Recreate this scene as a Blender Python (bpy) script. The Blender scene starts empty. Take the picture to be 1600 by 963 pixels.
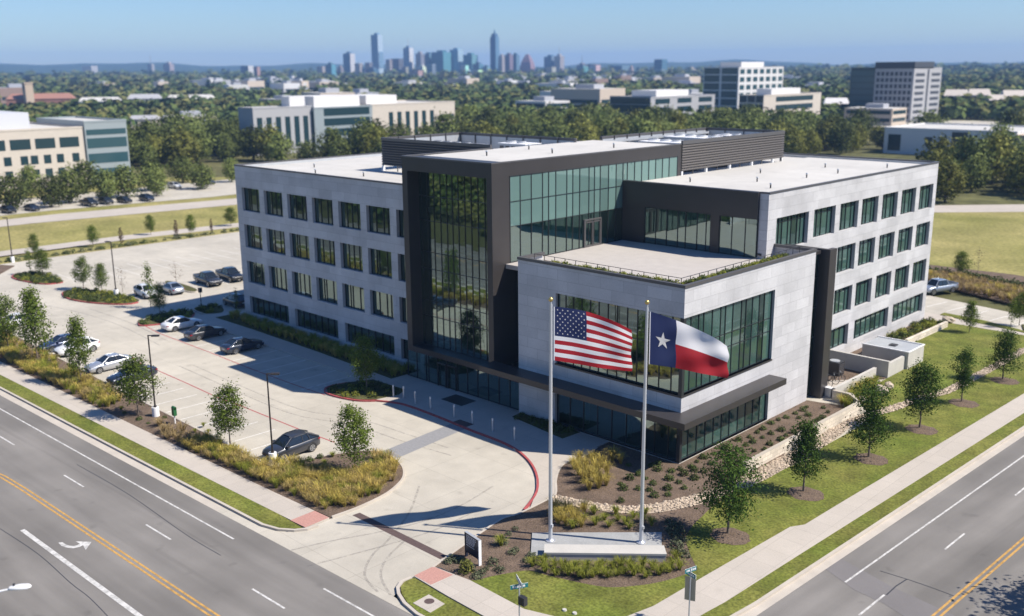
import bpy, math, random
import numpy as np
from mathutils import Matrix, Vector
R = math.radians
random.seed(7)
rng = np.random.default_rng(7)
SC = bpy.context.scene
COL = SC.collection

# ------------------------------------------------------------------ camera, sky, sun, exposure
cam_d = bpy.data.cameras.new("camera")
cam = bpy.data.objects.new("camera", cam_d)
COL.objects.link(cam)
cam_d.sensor_width = 36.0
cam_d.lens = 34.32
cam_d.clip_start = 0.5
cam_d.clip_end = 20000
YAW, PITCH, ROLL = -0.772444, 0.240107, 0.0087
fw = Vector((math.sin(YAW) * math.cos(PITCH), math.cos(YAW) * math.cos(PITCH), -math.sin(PITCH)))
r0 = Vector((math.cos(YAW), -math.sin(YAW), 0))
d0 = fw.cross(r0)
rt = math.cos(ROLL) * r0 + math.sin(ROLL) * d0
dn = -math.sin(ROLL) * r0 + math.cos(ROLL) * d0
CAM = Vector((40.15, -59.64, 30.0))
mw = Matrix.Identity(4)
for i in range(3):
    mw[i][0] = rt[i]; mw[i][1] = -dn[i]; mw[i][2] = -fw[i]; mw[i][3] = CAM[i]
cam.matrix_world = mw
cam_d.dof.use_dof = True
cam_d.dof.focus_distance = 66
cam_d.dof.aperture_fstop = 0.18
SC.camera = cam

SUN_AZ = R(31.5)          # direction towards the sun, from +X to +Y
SUN_EL = R(48)
world = bpy.data.worlds.new("World")
SC.world = world
world.use_nodes = True
wn = world.node_tree
wn.nodes.clear()
sky = wn.nodes.new("ShaderNodeTexSky")
sky.sky_type = 'NISHITA'
sky.sun_disc = False
sky.sun_elevation = SUN_EL
sky.sun_rotation = math.pi / 2 - SUN_AZ
sky.altitude = 150
sky.air_density = 1.0
sky.dust_density = 0.3
sky.ozone_density = 1.6
wb = wn.nodes.new("ShaderNodeBackground")
wb.inputs[1].default_value = 0.074
wo = wn.nodes.new("ShaderNodeOutputWorld")
hs = wn.nodes.new("ShaderNodeHueSaturation")
hs.inputs["Saturation"].default_value = 1.2
wn.links.new(sky.outputs[0], hs.inputs["Color"])
sm = wn.nodes.new("ShaderNodeVectorMath")
sm.operation = 'MULTIPLY'
sm.inputs[1].default_value = (0.725, 0.86, 1.11)
wn.links.new(hs.outputs[0], sm.inputs[0])
wn.links.new(sm.outputs[0], wb.inputs[0])
wn.links.new(wb.outputs[0], wo.inputs[0])

sun_d = bpy.data.lights.new("sun", 'SUN')
sun_d.energy = 4.5
sun_d.angle = R(0.5)
sun_d.color = (1.0, 0.925, 0.82)
sun = bpy.data.objects.new("sun", sun_d)
COL.objects.link(sun)
sdir = Vector((math.cos(SUN_EL) * math.cos(SUN_AZ), math.cos(SUN_EL) * math.sin(SUN_AZ), math.sin(SUN_EL)))
sun.rotation_euler = sdir.to_track_quat('Z', 'Y').to_euler()
sun.location = sdir * 300

SC.view_settings.view_transform = 'Standard'
SC.view_settings.look = 'None'
SC.view_settings.exposure = 0.74
SC.view_settings.gamma = 1
SC.render.engine = 'CYCLES'
SC.cycles.use_denoising = True
SC.cycles.max_bounces = 8
SC.cycles.transparent_max_bounces = 24
SC.cycles.caustics_reflective = False
SC.cycles.caustics_refractive = False
SC.cycles.volume_bounces = 0

# ------------------------------------------------------------------ materials
def nd(nt, t, **kw):
    n = nt.nodes.new(t)
    for k, v in kw.items():
        setattr(n, k, v)
    return n

def mat(name, col, rough=0.7, metal=0.0, var=0.0, vscale=1.0, fine=0.0, fscale=20.0, bump=0.0, bscale=30.0,
        col2=None, c2scale=0.2, c2amt=0.5, island=0.0, objvar=0.0, coat=0.0, spec=0.5, transl=0.0, stretch=None, detail=4):
    m = bpy.data.materials.new(name)
    m.use_nodes = True
    nt = m.node_tree
    b = nt.nodes["Principled BSDF"]
    L = nt.links.new
    b.inputs["Roughness"].default_value = rough
    b.inputs["Metallic"].default_value = metal
    b.inputs["Specular IOR Level"].default_value = spec
    if coat:
        b.inputs["Coat Weight"].default_value = coat
        b.inputs["Coat Roughness"].default_value = 0.05
    rgb = nd(nt, "ShaderNodeRGB")
    rgb.outputs[0].default_value = (*col, 1)
    cur = rgb.outputs[0]
    tc = nd(nt, "ShaderNodeTexCoord")
    vec = tc.outputs["Object"]
    if stretch:
        mp = nd(nt, "ShaderNodeMapping")
        mp.inputs["Scale"].default_value = stretch
        L(vec, mp.inputs[0])
        vec = mp.outputs[0]
    def noise(scale, det=detail):
        n = nd(nt, "ShaderNodeTexNoise")
        n.inputs["Scale"].default_value = scale
        n.inputs["Detail"].default_value = det
        L(vec, n.inputs["Vector"])
        return n.outputs["Fac"]
    def mulby(fac, amt, lo=0.3, hi=0.7):
        nonlocal cur
        mr = nd(nt, "ShaderNodeMapRange")
        mr.inputs["From Min"].default_value = lo
        mr.inputs["From Max"].default_value = hi
        mr.inputs["To Min"].default_value = 1 - amt
        mr.inputs["To Max"].default_value = 1 + amt
        L(fac, mr.inputs["Value"])
        mx = nd(nt, "ShaderNodeVectorMath", operation='SCALE')
        L(cur, mx.inputs[0])
        L(mr.outputs[0], mx.inputs["Scale"])
        cur = mx.outputs[0]
    if col2:
        mr = nd(nt, "ShaderNodeMapRange")
        mr.inputs["From Min"].default_value = 0.5 - 0.25 / max(c2amt, .01) * .5
        mr.inputs["From Max"].default_value = 0.5 + 0.25
        L(noise(c2scale, 6), mr.inputs["Value"])
        mx = nd(nt, "ShaderNodeMix", data_type='RGBA')
        L(mr.outputs[0], mx.inputs[0])
        L(cur, mx.inputs[6])
        mx.inputs[7].default_value = (*col2, 1)
        cur = mx.outputs[2]
    if var:
        mulby(noise(vscale), var)
    if fine:
        mulby(noise(fscale, 2), fine)
    if island:
        g = nd(nt, "ShaderNodeNewGeometry")
        mulby(g.outputs["Random Per Island"], island, 0, 1)
    if objvar:
        oi = nd(nt, "ShaderNodeObjectInfo")
        mulby(oi.outputs["Random"], objvar, 0, 1)
    L(cur, b.inputs["Base Color"])
    if bump:
        bp = nd(nt, "ShaderNodeBump")
        bp.inputs["Strength"].default_value = bump
        bp.inputs["Distance"].default_value = 0.05
        L(noise(bscale), bp.inputs["Height"])
        L(bp.outputs[0], b.inputs["Normal"])
    if transl:
        tr = nd(nt, "ShaderNodeBsdfTranslucent")
        L(cur, tr.inputs[0])
        ms = nd(nt, "ShaderNodeMixShader")
        ms.inputs[0].default_value = transl
        out = nt.nodes["Material Output"]
        L(b.outputs[0], ms.inputs[1])
        L(tr.outputs[0], ms.inputs[2])
        L(ms.outputs[0], out.inputs[0])
    return m

def panel_mat(name, col, bw, bh, amt, mortar=0.012, rough=0.75, offset=0.5, mdark=0.55, big=0.08):
    """stone or metal panels laid in courses on upright walls (object coordinates)"""
    m = bpy.data.materials.new(name)
    m.use_nodes = True
    nt = m.node_tree
    L = nt.links.new
    b = nt.nodes["Principled BSDF"]
    b.inputs["Roughness"].default_value = rough
    tc = nd(nt, "ShaderNodeTexCoord")
    sp = nd(nt, "ShaderNodeSeparateXYZ")
    L(tc.outputs["Object"], sp.inputs[0])
    ad = nd(nt, "ShaderNodeMath", operation='ADD')
    L(sp.outputs[0], ad.inputs[0]); L(sp.outputs[1], ad.inputs[1])
    cb = nd(nt, "ShaderNodeCombineXYZ")
    L(ad.outputs[0], cb.inputs[0]); L(sp.outputs[2], cb.inputs[1])
    br = nd(nt, "ShaderNodeTexBrick")
    br.offset = offset
    br.inputs["Scale"].default_value = 1
    br.inputs["Brick Width"].default_value = bw
    br.inputs["Row Height"].default_value = bh
    br.inputs["Mortar Size"].default_value = mortar
    br.inputs["Mortar Smooth"].default_value = 0.1
    br.inputs["Color1"].default_value = (*[c * (1 - amt) for c in col], 1)
    br.inputs["Color2"].default_value = (*[min(1, c * (1 + amt)) for c in col], 1)
    br.inputs["Mortar"].default_value = (*[c * mdark for c in col], 1)
    L(cb.outputs[0], br.inputs["Vector"])
    cur = br.outputs["Color"]
    for sc_, am in ((0.35, big), (6.0, 0.05)):
        n = nd(nt, "ShaderNodeTexNoise")
        n.inputs["Scale"].default_value = sc_
        n.inputs["Detail"].default_value = 4
        L(tc.outputs["Object"], n.inputs["Vector"])
        mr = nd(nt, "ShaderNodeMapRange")
        mr.inputs["From Min"].default_value = 0.3; mr.inputs["From Max"].default_value = 0.7
        mr.inputs["To Min"].default_value = 1 - am; mr.inputs["To Max"].default_value = 1 + am
        L(n.outputs["Fac"], mr.inputs["Value"])
        mx = nd(nt, "ShaderNodeVectorMath", operation='SCALE')
        L(cur, mx.inputs[0]); L(mr.outputs[0], mx.inputs["Scale"])
        cur = mx.outputs[0]
    L(cur, b.inputs["Base Color"])
    return m

def paving_mat(name, col, joint, dark=0.82, stain=0.12, rot=0.0, fine=0.06):
    """concrete flags with saw-cut joints, stains and tyre greys, on level ground"""
    m = bpy.data.materials.new(name)
    m.use_nodes = True
    nt = m.node_tree
    L = nt.links.new
    b = nt.nodes["Principled BSDF"]
    b.inputs["Roughness"].default_value = 0.85
    b.inputs["Specular IOR Level"].default_value = 0.3
    tc = nd(nt, "ShaderNodeTexCoord")
    mp = nd(nt, "ShaderNodeMapping")
    mp.inputs["Rotation"].default_value[2] = rot
    L(tc.outputs["Object"], mp.inputs[0])
    br = nd(nt, "ShaderNodeTexBrick")
    br.offset = 0.0
    br.inputs["Scale"].default_value = 1
    br.inputs["Brick Width"].default_value = joint[0]
    br.inputs["Row Height"].default_value = joint[1]
    br.inputs["Mortar Size"].default_value = 0.02
    br.inputs["Mortar Smooth"].default_value = 0.3
    br.inputs["Color1"].default_value = (*[c * .97 for c in col], 1)
    br.inputs["Color2"].default_value = (*[c * 1.03 for c in col], 1)
    br.inputs["Mortar"].default_value = (*[c * dark for c in col], 1)
    L(mp.outputs[0], br.inputs["Vector"])
    cur = br.outputs["Color"]
    for sc_, am, det in ((0.09, stain, 6), (0.7, stain * .5, 5), (9.0, fine, 3), (0.75, -stain, 2)):
        n = nd(nt, "ShaderNodeTexNoise")
        n.inputs["Scale"].default_value = sc_
        n.inputs["Detail"].default_value = det
        L(mp.outputs[0], n.inputs["Vector"])
        mr = nd(nt, "ShaderNodeMapRange")
        mr.inputs["From Min"].default_value = 0.3 if am > 0 else .64; mr.inputs["From Max"].default_value = 0.7 if am > 0 else .76
        mr.inputs["To Min"].default_value = 1 - am if am > 0 else 1; mr.inputs["To Max"].default_value = 1 + am * .5 if am > 0 else 1 + am
        L(n.outputs["Fac"], mr.inputs["Value"])
        mx = nd(nt, "ShaderNodeVectorMath", operation='SCALE')
        L(cur, mx.inputs[0]); L(mr.outputs[0], mx.inputs["Scale"])
        cur = mx.outputs[0]
    L(cur, b.inputs["Base Color"])
    return m

def glass_mat(name, tint, ior, base=0.0, bcol=(0.1, 0.2, 0.2), vary=0.5):
    """coated window glass: tinted see-through below a mirror whose strength follows the angle; every pane sits a hair differently"""
    m = bpy.data.materials.new(name)
    m.use_nodes = True
    nt = m.node_tree
    nt.nodes.clear()
    L = nt.links.new
    out = nd(nt, "ShaderNodeOutputMaterial")
    geo = nd(nt, "ShaderNodeNewGeometry")
    tc = nd(nt, "ShaderNodeTexCoord")
    tr = nd(nt, "ShaderNodeBsdfTransparent")
    tr.inputs[0].default_value = (*tint, 1)
    wn_ = nd(nt, "ShaderNodeTexWhiteNoise"); wn_.noise_dimensions = '1D'
    L(geo.outputs["Random Per Island"], wn_.inputs["W"])
    off = nd(nt, "ShaderNodeVectorMath", operation='SUBTRACT'); off.inputs[1].default_value = (.5, .5, .5)
    L(wn_.outputs["Color"], off.inputs[0])
    sc_ = nd(nt, "ShaderNodeVectorMath", operation='SCALE'); sc_.inputs["Scale"].default_value = 0.012
    L(off.outputs[0], sc_.inputs[0])
    n = nd(nt, "ShaderNodeTexNoise")
    n.inputs["Scale"].default_value = 0.5
    L(tc.outputs["Object"], n.inputs["Vector"])
    bp = nd(nt, "ShaderNodeBump")
    bp.inputs["Strength"].default_value = 0.06
    bp.inputs["Distance"].default_value = 0.05
    L(n.outputs["Fac"], bp.inputs["Height"])
    ad = nd(nt, "ShaderNodeVectorMath", operation='ADD')
    L(bp.outputs[0], ad.inputs[0]); L(sc_.outputs[0], ad.inputs[1])
    nz = nd(nt, "ShaderNodeVectorMath", operation='NORMALIZE'); L(ad.outputs[0], nz.inputs[0])
    gl = nd(nt, "ShaderNodeBsdfGlossy")
    gl.inputs["Roughness"].default_value = 0.01
    gl.inputs["Color"].default_value = (0.76, 0.97, 0.93, 1)
    L(nz.outputs[0], gl.inputs["Normal"])
    fr = nd(nt, "ShaderNodeFresnel")
    fr.inputs[0].default_value = ior
    under = tr.outputs[0]
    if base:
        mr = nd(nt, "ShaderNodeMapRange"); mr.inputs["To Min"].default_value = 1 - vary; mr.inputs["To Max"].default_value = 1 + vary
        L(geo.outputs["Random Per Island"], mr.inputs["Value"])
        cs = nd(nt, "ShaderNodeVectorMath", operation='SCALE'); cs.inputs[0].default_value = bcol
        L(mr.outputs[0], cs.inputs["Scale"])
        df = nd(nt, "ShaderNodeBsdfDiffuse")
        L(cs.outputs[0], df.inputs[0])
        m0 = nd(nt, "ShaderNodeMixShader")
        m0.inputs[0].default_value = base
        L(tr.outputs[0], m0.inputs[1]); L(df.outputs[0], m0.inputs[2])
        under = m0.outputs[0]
    ms = nd(nt, "ShaderNodeMixShader")
    L(fr.outputs[0], ms.inputs[0])
    L(under, ms.inputs[1]); L(gl.outputs[0], ms.inputs[2])
    L(ms.outputs[0], out.inputs[0])
    return m

def asphalt_mat(name, col, ang):
    """worn asphalt: wheel tracks and long streaks along the lanes, speckle, dark oil spots"""
    m = bpy.data.materials.new(name)
    m.use_nodes = True
    nt = m.node_tree
    L = nt.links.new
    b = nt.nodes["Principled BSDF"]
    b.inputs["Roughness"].default_value = .9
    b.inputs["Specular IOR Level"].default_value = .3
    tc = nd(nt, "ShaderNodeTexCoord")
    mp = nd(nt, "ShaderNodeMapping"); mp.inputs["Rotation"].default_value[2] = -ang
    L(tc.outputs["Object"], mp.inputs[0])
    rgb = nd(nt, "ShaderNodeRGB"); rgb.outputs[0].default_value = (*col, 1)
    cur = rgb.outputs[0]
    for scl, sc_, det, lo, hi, am, bias in (((.012, .33, 1), 1, 3, .35, .65, .17, 0), ((.05, .5, 1), 1.6, 5, .3, .7, .10, 0), ((.12, .12, 1), 1, 6, .35, .65, .13, 0), ((1, 1, 1), 22, 2, .3, .7, .08, 0), ((1, 1, 1), .55, 2, .66, .74, -.16, 1), ((.03, 1, 1), .9, 3, .62, .7, -.14, 1)):
        m2 = nd(nt, "ShaderNodeMapping"); m2.inputs["Scale"].default_value = scl
        L(mp.outputs[0], m2.inputs[0])
        n = nd(nt, "ShaderNodeTexNoise"); n.inputs["Scale"].default_value = sc_; n.inputs["Detail"].default_value = det
        L(m2.outputs[0], n.inputs["Vector"])
        mr = nd(nt, "ShaderNodeMapRange")
        mr.inputs["From Min"].default_value = lo; mr.inputs["From Max"].default_value = hi
        mr.inputs["To Min"].default_value = 1.0 if bias else 1 - am; mr.inputs["To Max"].default_value = 1 + am
        L(n.outputs["Fac"], mr.inputs["Value"])
        mx = nd(nt, "ShaderNodeVectorMath", operation='SCALE')
        L(cur, mx.inputs[0]); L(mr.outputs[0], mx.inputs["Scale"])
        cur = mx.outputs[0]
    L(cur, b.inputs["Base Color"])
    return m

def worn_paint(name, col, lo=.66, hi=1.0):
    m = bpy.data.materials.new(name)
    m.use_nodes = True
    nt = m.node_tree
    L = nt.links.new
    b = nt.nodes["Principled BSDF"]; b.inputs["Roughness"].default_value = .8
    b.inputs["Base Color"].default_value = (*col, 1)
    tr = nd(nt, "ShaderNodeBsdfTransparent")
    tc = nd(nt, "ShaderNodeTexCoord")
    n = nd(nt, "ShaderNodeTexNoise"); n.inputs["Scale"].default_value = 2.2; n.inputs["Detail"].default_value = 8; n.inputs["Roughness"].default_value = .7
    L(tc.outputs["Object"], n.inputs["Vector"])
    mr = nd(nt, "ShaderNodeMapRange"); mr.inputs["From Min"].default_value = .36; mr.inputs["From Max"].default_value = .56; mr.inputs["To Min"].default_value = lo; mr.inputs["To Max"].default_value = hi
    L(n.outputs["Fac"], mr.inputs["Value"])
    ms = nd(nt, "ShaderNodeMixShader")
    L(mr.outputs[0], ms.inputs[0]); L(tr.outputs[0], ms.inputs[1]); L(b.outputs[0], ms.inputs[2])
    L(ms.outputs[0], nt.nodes["Material Output"].inputs[0])
    return m

def facade_mat(name, wall, glass, bw, bh, fu=0.6, fv=0.55, rough=0.5):
    """far-off facades: a grid of windows in the wall (object coordinates)"""
    m = bpy.data.materials.new(name)
    m.use_nodes = True
    nt = m.node_tree
    L = nt.links.new
    b = nt.nodes["Principled BSDF"]
    b.inputs["Roughness"].default_value = rough
    tc = nd(nt, "ShaderNodeTexCoord")
    sp = nd(nt, "ShaderNodeSeparateXYZ")
    L(tc.outputs["Object"], sp.inputs[0])
    ad = nd(nt, "ShaderNodeMath", operation='ADD')
    L(sp.outputs[0], ad.inputs[0]); L(sp.outputs[1], ad.inputs[1])
    def band(src, per, frac):
        dv = nd(nt, "ShaderNodeMath", operation='DIVIDE'); dv.inputs[1].default_value = per
        L(src, dv.inputs[0])
        frn = nd(nt, "ShaderNodeMath", operation='FRACT'); L(dv.outputs[0], frn.inputs[0])
        lt = nd(nt, "ShaderNodeMath", operation='LESS_THAN'); lt.inputs[1].default_value = frac
        L(frn.outputs[0], lt.inputs[0])
        return lt.outputs[0]
    mu = nd(nt, "ShaderNodeMath", operation='MULTIPLY')
    L(band(ad.outputs[0], bw, fu), mu.inputs[0]); L(band(sp.outputs[2], bh, fv), mu.inputs[1])
    geo = nd(nt, "ShaderNodeNewGeometry")
    s2 = nd(nt, "ShaderNodeSeparateXYZ"); L(geo.outputs["Normal"], s2.inputs[0])
    lt = nd(nt, "ShaderNodeMath", operation='LESS_THAN'); lt.inputs[1].default_value = 0.5
    L(s2.outputs[2], lt.inputs[0])
    m2 = nd(nt, "ShaderNodeMath", operation='MULTIPLY')
    L(mu.outputs[0], m2.inputs[0]); L(lt.outputs[0], m2.inputs[1])
    mx = nd(nt, "ShaderNodeMix", data_type='RGBA')
    L(m2.outputs[0], mx.inputs[0])
    mx.inputs[6].default_value = (*wall, 1); mx.inputs[7].default_value = (*glass, 1)
    L(mx.outputs[2], b.inputs["Base Color"])
    mr = nd(nt, "ShaderNodeMapRange")
    mr.inputs["To Min"].default_value = 0.8; mr.inputs["To Max"].default_value = 0.15
    L(m2.outputs[0], mr.inputs["Value"]); L(mr.outputs[0], b.inputs["Roughness"])
    return m

M = {}
M['stone'] = panel_mat("grey_stone_panels", (0.485, 0.48, 0.485), 2.3, 0.92, 0.085, mdark=.78, big=.12, mortar=.022)
M['stone_plain'] = mat("stone_reveal", (0.46, 0.455, 0.46), .75, var=.05, vscale=1.5)
M['dark'] = mat("dark_bronze_metal", (0.052, 0.047, 0.046), .38, metal=.25, var=.06, vscale=.6)
M['dark2'] = mat("black_metal", (0.028, 0.028, 0.03), .45)
M['mull'] = mat("mullion_metal", (0.022, 0.025, 0.027), .4)
M['louv'] = mat("louver_metal", (0.085, 0.076, 0.07), .5, metal=.2)
M['roof'] = paving_mat("white_roof_membrane", (0.535, 0.52, 0.485), (14.0, 3.1), dark=.86, stain=.11, fine=.03)
M['coping'] = mat("grey_coping_metal", (0.11, 0.105, 0.105), .45, metal=.3)
M['deck'] = mat("terrace_pavers", (0.42, 0.39, 0.36), .85, var=.05, vscale=1, fine=.05, fscale=8)
M['galv'] = mat("galvanised_metal", (0.5, 0.52, 0.54), .45, metal=.4, var=.06)
M['white'] = mat("white_paint", (0.78, 0.78, 0.78), .5)
M['glass'] = glass_mat('tinted_glass', (0.34, 0.52, 0.48), 3.4, base=.14, bcol=(0.03, 0.085, 0.075))
M['glassR'] = glass_mat('sunny_side_glass', (0.40, 0.58, 0.53), 2.1, base=.42, bcol=(0.08, 0.155, 0.135), vary=.65)  # lighter teal mixed in to stand for the sunlit rooms behind
M['glass2'] = glass_mat('wing_window_glass', (0.36, 0.5, 0.46), 2.75, base=.22, bcol=(0.035, 0.085, 0.07))
M['skyglass'] = glass_mat('sky_toned_glass', (0.1, 0.2, 0.18), 1.8, base=.97, bcol=(0.115, 0.19, 0.175), vary=.16)  # opaque teal painted in place of reflected sky and a pale interior
M['inner'] = mat("interior_wall", (0.45, 0.44, 0.42), .8)
M['carpet'] = mat("interior_floor", (0.22, 0.22, 0.21), .9)
M['blind'] = mat("window_blind", (0.55, 0.51, 0.44), .9)
M['asph'] = asphalt_mat('asphalt', (0.178, 0.167, 0.153), R(1.9))
M['asphR'] = asphalt_mat('asphalt_side_road', (0.182, 0.171, 0.157), R(85.8))
M['asph2'] = mat("asphalt_patch", (0.17, 0.16, 0.157), .9, var=.08, vscale=.3, fine=.1, fscale=16, spec=.3)
M['crack'] = mat("crack_sealant", (0.05, 0.05, 0.055), .6)
M['tyremark'] = worn_paint('tyre_mark', (0.22, 0.205, 0.195), .0, .26)
M['conc'] = paving_mat("concrete_paving", (0.475, 0.440, 0.372), (4.6, 4.6), dark=.74, stain=.17)
M['walk'] = paving_mat("concrete_walk", (0.455, 0.41, 0.355), (1.7, 1.9), stain=.07)
M['kerb'] = mat("kerb_concrete", (0.45, 0.405, 0.345), .85, var=.08, vscale=.8, fine=.06)
M['redpaint'] = mat("red_kerb_paint", (0.36, 0.075, 0.075), .7, var=.15, vscale=2)
M['brickred'] = mat("red_tactile_paving", (0.42, 0.225, 0.185), .85, fine=.12, fscale=9)
M['band'] = mat("grey_paver_band", (0.24, 0.24, 0.245), .85, fine=.1, fscale=5)
M['drain'] = mat("dark_brick_band", (0.09, 0.06, 0.055), .85, fine=.15, fscale=5)
M['linew'] = worn_paint('white_road_paint', (0.56, 0.55, 0.525), .5)
M['stall'] = mat('stall_line_paint', (0.66, 0.65, 0.62), .8, var=.12, vscale=1.5)
M['liney'] = worn_paint('yellow_road_paint', (0.50, 0.285, 0.075), .55)
M['lawn'] = mat("mown_lawn", (0.098, 0.128, 0.02), .95, var=.24, vscale=.5, fine=.36, fscale=6, col2=(0.165, 0.16, 0.04), c2scale=.22, bump=.3, bscale=14, spec=.15)
M['field'] = mat("dry_field_grass", (0.19, 0.19, 0.05), .95, var=.18, vscale=.1, fine=.25, fscale=1.6, col2=(0.30, 0.255, 0.105), c2scale=.05, spec=.15)
M['mulch'] = mat("bark_mulch", (0.135, 0.098, 0.072), .95, var=.2, vscale=.8, fine=.45, fscale=11, bump=.8, bscale=16, spec=.2)
M['soil'] = mat("dark_leaf_litter", (0.085, 0.085, 0.035), .95, var=.25, vscale=1, fine=.4, fscale=6, spec=.1)
M['rock'] = mat("pale_limestone", (0.42, 0.34, 0.255), .85, island=.25, var=.1, vscale=2)
M['rockbed'] = mat("gravel_bed", (0.42, 0.34, 0.26), .9, fine=.35, fscale=6, bump=.6, bscale=7)
M['lime'] = panel_mat("limestone_wall", (0.60, 0.535, 0.44), .75, .33, .16, mortar=.02, mdark=.7)
M['cast'] = mat("cast_concrete", (0.47, 0.45, 0.41), .85, var=.06, vscale=1, fine=.05)
M['ground'] = mat("woodland_floor", (0.08, 0.09, 0.035), .95, var=.3, vscale=.03, fine=.3, fscale=.3, col2=(0.13, 0.12, 0.055), c2scale=.006, c2amt=.3, spec=.1)
M['hill'] = mat("wooded_hills", (0.035, 0.055, 0.03), .95, var=.3, vscale=.01, fine=.35, fscale=.06, spec=.05)
M['bark'] = mat("tree_bark", (0.16, 0.125, 0.095), .9, var=.2, vscale=5)
M['leafR'] = mat("dark_oak_leaves", (0.056, 0.098, 0.018), .9, island=.5, objvar=.12, transl=.25, spec=.08)
M['leafL'] = mat("light_maple_leaves", (0.105, 0.145, 0.024), .9, island=.45, objvar=.15, transl=.3, spec=.08)
M['leafB'] = mat("grove_leaves", (0.12, 0.145, 0.04), .8, island=.45, objvar=.5, transl=.15, spec=.15)
M['leafY'] = mat("yellowish_leaves", (0.17, 0.175, 0.04), .8, island=.4, objvar=.3, transl=.2, spec=.15)
M['leafD'] = mat("reddish_sparse_leaves", (0.13, 0.085, 0.05), .8, island=.4, transl=.2)
M['strawA'] = mat("straw_grass", (0.56, 0.42, 0.12), .85, island=.35, var=.25, vscale=.6, transl=.3, spec=.2, col2=(0.33, 0.30, 0.065), c2scale=.55)
M['strawG'] = mat("green_tuft_grass", (0.24, 0.255, 0.04), .85, island=.35, transl=.3, spec=.2, objvar=.15)
M['shrub'] = mat("shrub_leaves", (0.075, 0.1, 0.028), .85, island=.45, objvar=.25, transl=.2, spec=.2)
M['shrubG'] = mat("grey_green_leaves", (0.11, 0.125, 0.07), .85, island=.4, objvar=.2, transl=.2, spec=.2)
M['tan'] = mat("tan_feather_grass", (0.36, 0.27, 0.13), .85, island=.35, transl=.3, spec=.2)

# ------------------------------------------------------------------ mesh helpers
class MB:
    def __init__(s):
        s.v = []; s.f = []; s.mi = []; s.mats = []
    def _m(s, m):
        m = M[m] if isinstance(m, str) else m
        if m not in s.mats: s.mats.append(m)
        return s.mats.index(m)
    def poly(s, pts, m):
        i = len(s.v); s.v += [tuple(p) for p in pts]
        s.f.append(tuple(range(i, i + len(pts)))); s.mi.append(s._m(m)); return s
    def quad(s, a, b, c, d, m): return s.poly((a, b, c, d), m)
    def faces(s, vs, fs, m):
        i = len(s.v); k = s._m(m)
        s.v += [tuple(p) for p in vs]
        for f in fs: s.f.append(tuple(i + q for q in f)); s.mi.append(k)
        return s
    def box(s, x0, x1, y0, y1, z0, z1, m, top=None):
        vs = [(x0, y0, z0), (x1, y0, z0), (x1, y1, z0), (x0, y1, z0), (x0, y0, z1), (x1, y0, z1), (x1, y1, z1), (x0, y1, z1)]
        s.faces(vs, [(3, 2, 1, 0), (0, 1, 5, 4), (1, 2, 6, 5), (2, 3, 7, 6), (3, 0, 4, 7)], m)
        s.faces(vs[4:], [(0, 1, 2, 3)], top or m); return s
    def prism(s, pl, z0, z1, m, side=None):
        n = len(pl)
        s.poly([(p[0], p[1], z1) for p in pl], m)
        vs = [(p[0], p[1], z0) for p in pl] + [(p[0], p[1], z1) for p in pl]
        s.faces(vs, [(i, (i + 1) % n, n + (i + 1) % n, n + i) for i in range(n)], side or m); return s
    def cyl(s, p0, p1, r0, r1, n, m, caps=True):
        p0 = Vector(p0); p1 = Vector(p1); ax = (p1 - p0).normalized()
        q = ax.orthogonal().normalized(); w = ax.cross(q)
        vs = []
        for p, r in ((p0, r0), (p1, r1)):
            for k in range(n):
                a = 2 * math.pi * k / n
                vs.append(p + q * (math.cos(a) * r) + w * (math.sin(a) * r))
        s.faces(vs, [(i, (i + 1) % n, n + (i + 1) % n, n + i) for i in range(n)], m)
        if caps:
            s.poly(vs[:n][::-1], m); s.poly(vs[n:], m)
        return s
    def tube(s, pts, rad, n, m):
        for i in range(len(pts) - 1):
            ra = rad[i] if isinstance(rad, (list, tuple)) else rad
            rb = rad[i + 1] if isinstance(rad, (list, tuple)) else rad
            s.cyl(pts[i], pts[i + 1], ra, rb, n, m, True)
        return s
    def ball(s, c, rx, ry, rz, m, nu=10, nv=7):
        vs = []; fs = []
        for j in range(nv + 1):
            t = math.pi * j / nv
            for i in range(nu):
                a = 2 * math.pi * i / nu
                vs.append((c[0] + rx * math.sin(t) * math.cos(a), c[1] + ry * math.sin(t) * math.sin(a), c[2] + rz * math.cos(t)))
        for j in range(nv):
            for i in range(nu):
                fs.append((j * nu + i, (j + 1) * nu + i, (j + 1) * nu + (i + 1) % nu, j * nu + (i + 1) % nu))
        return s.faces(vs, fs, m)
    def mesh(s, name, smooth=False):
        me = bpy.data.meshes.new(name)
        me.from_pydata(s.v, [], s.f)
        for m in s.mats: me.materials.append(m)
        me.polygons.foreach_set("material_index", s.mi)
        if smooth: me.polygons.foreach_set("use_smooth", [True] * len(s.f))
        me.update(); return me
    def build(s, name, parent=None, smooth=False, loc=None):
        return link(name, s.mesh(name, smooth), parent, loc)

def link(name, me, parent=None, loc=None, rotz=0.0):
    o = bpy.data.objects.new(name, me)
    COL.objects.link(o)
    if parent: o.parent = parent
    if loc is not None: o.location = loc
    if rotz: o.rotation_euler[2] = rotz
    return o

def tag(o, label=None, cat=None, group=None, kind=None):
    if label: o["label"] = label
    if cat: o["category"] = cat
    if group: o["group"] = group
    if kind: o["kind"] = kind
    return o

def thing(name, label, cat, loc=(0, 0, 0), rotz=0.0, group=None):
    o = bpy.data.objects.new(name, None)
    COL.objects.link(o)
    o.empty_display_size = .3
    o.location = loc
    o.rotation_euler[2] = rotz
    return tag(o, label, cat, group)

def struct(o): return tag(o, kind="structure")

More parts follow.
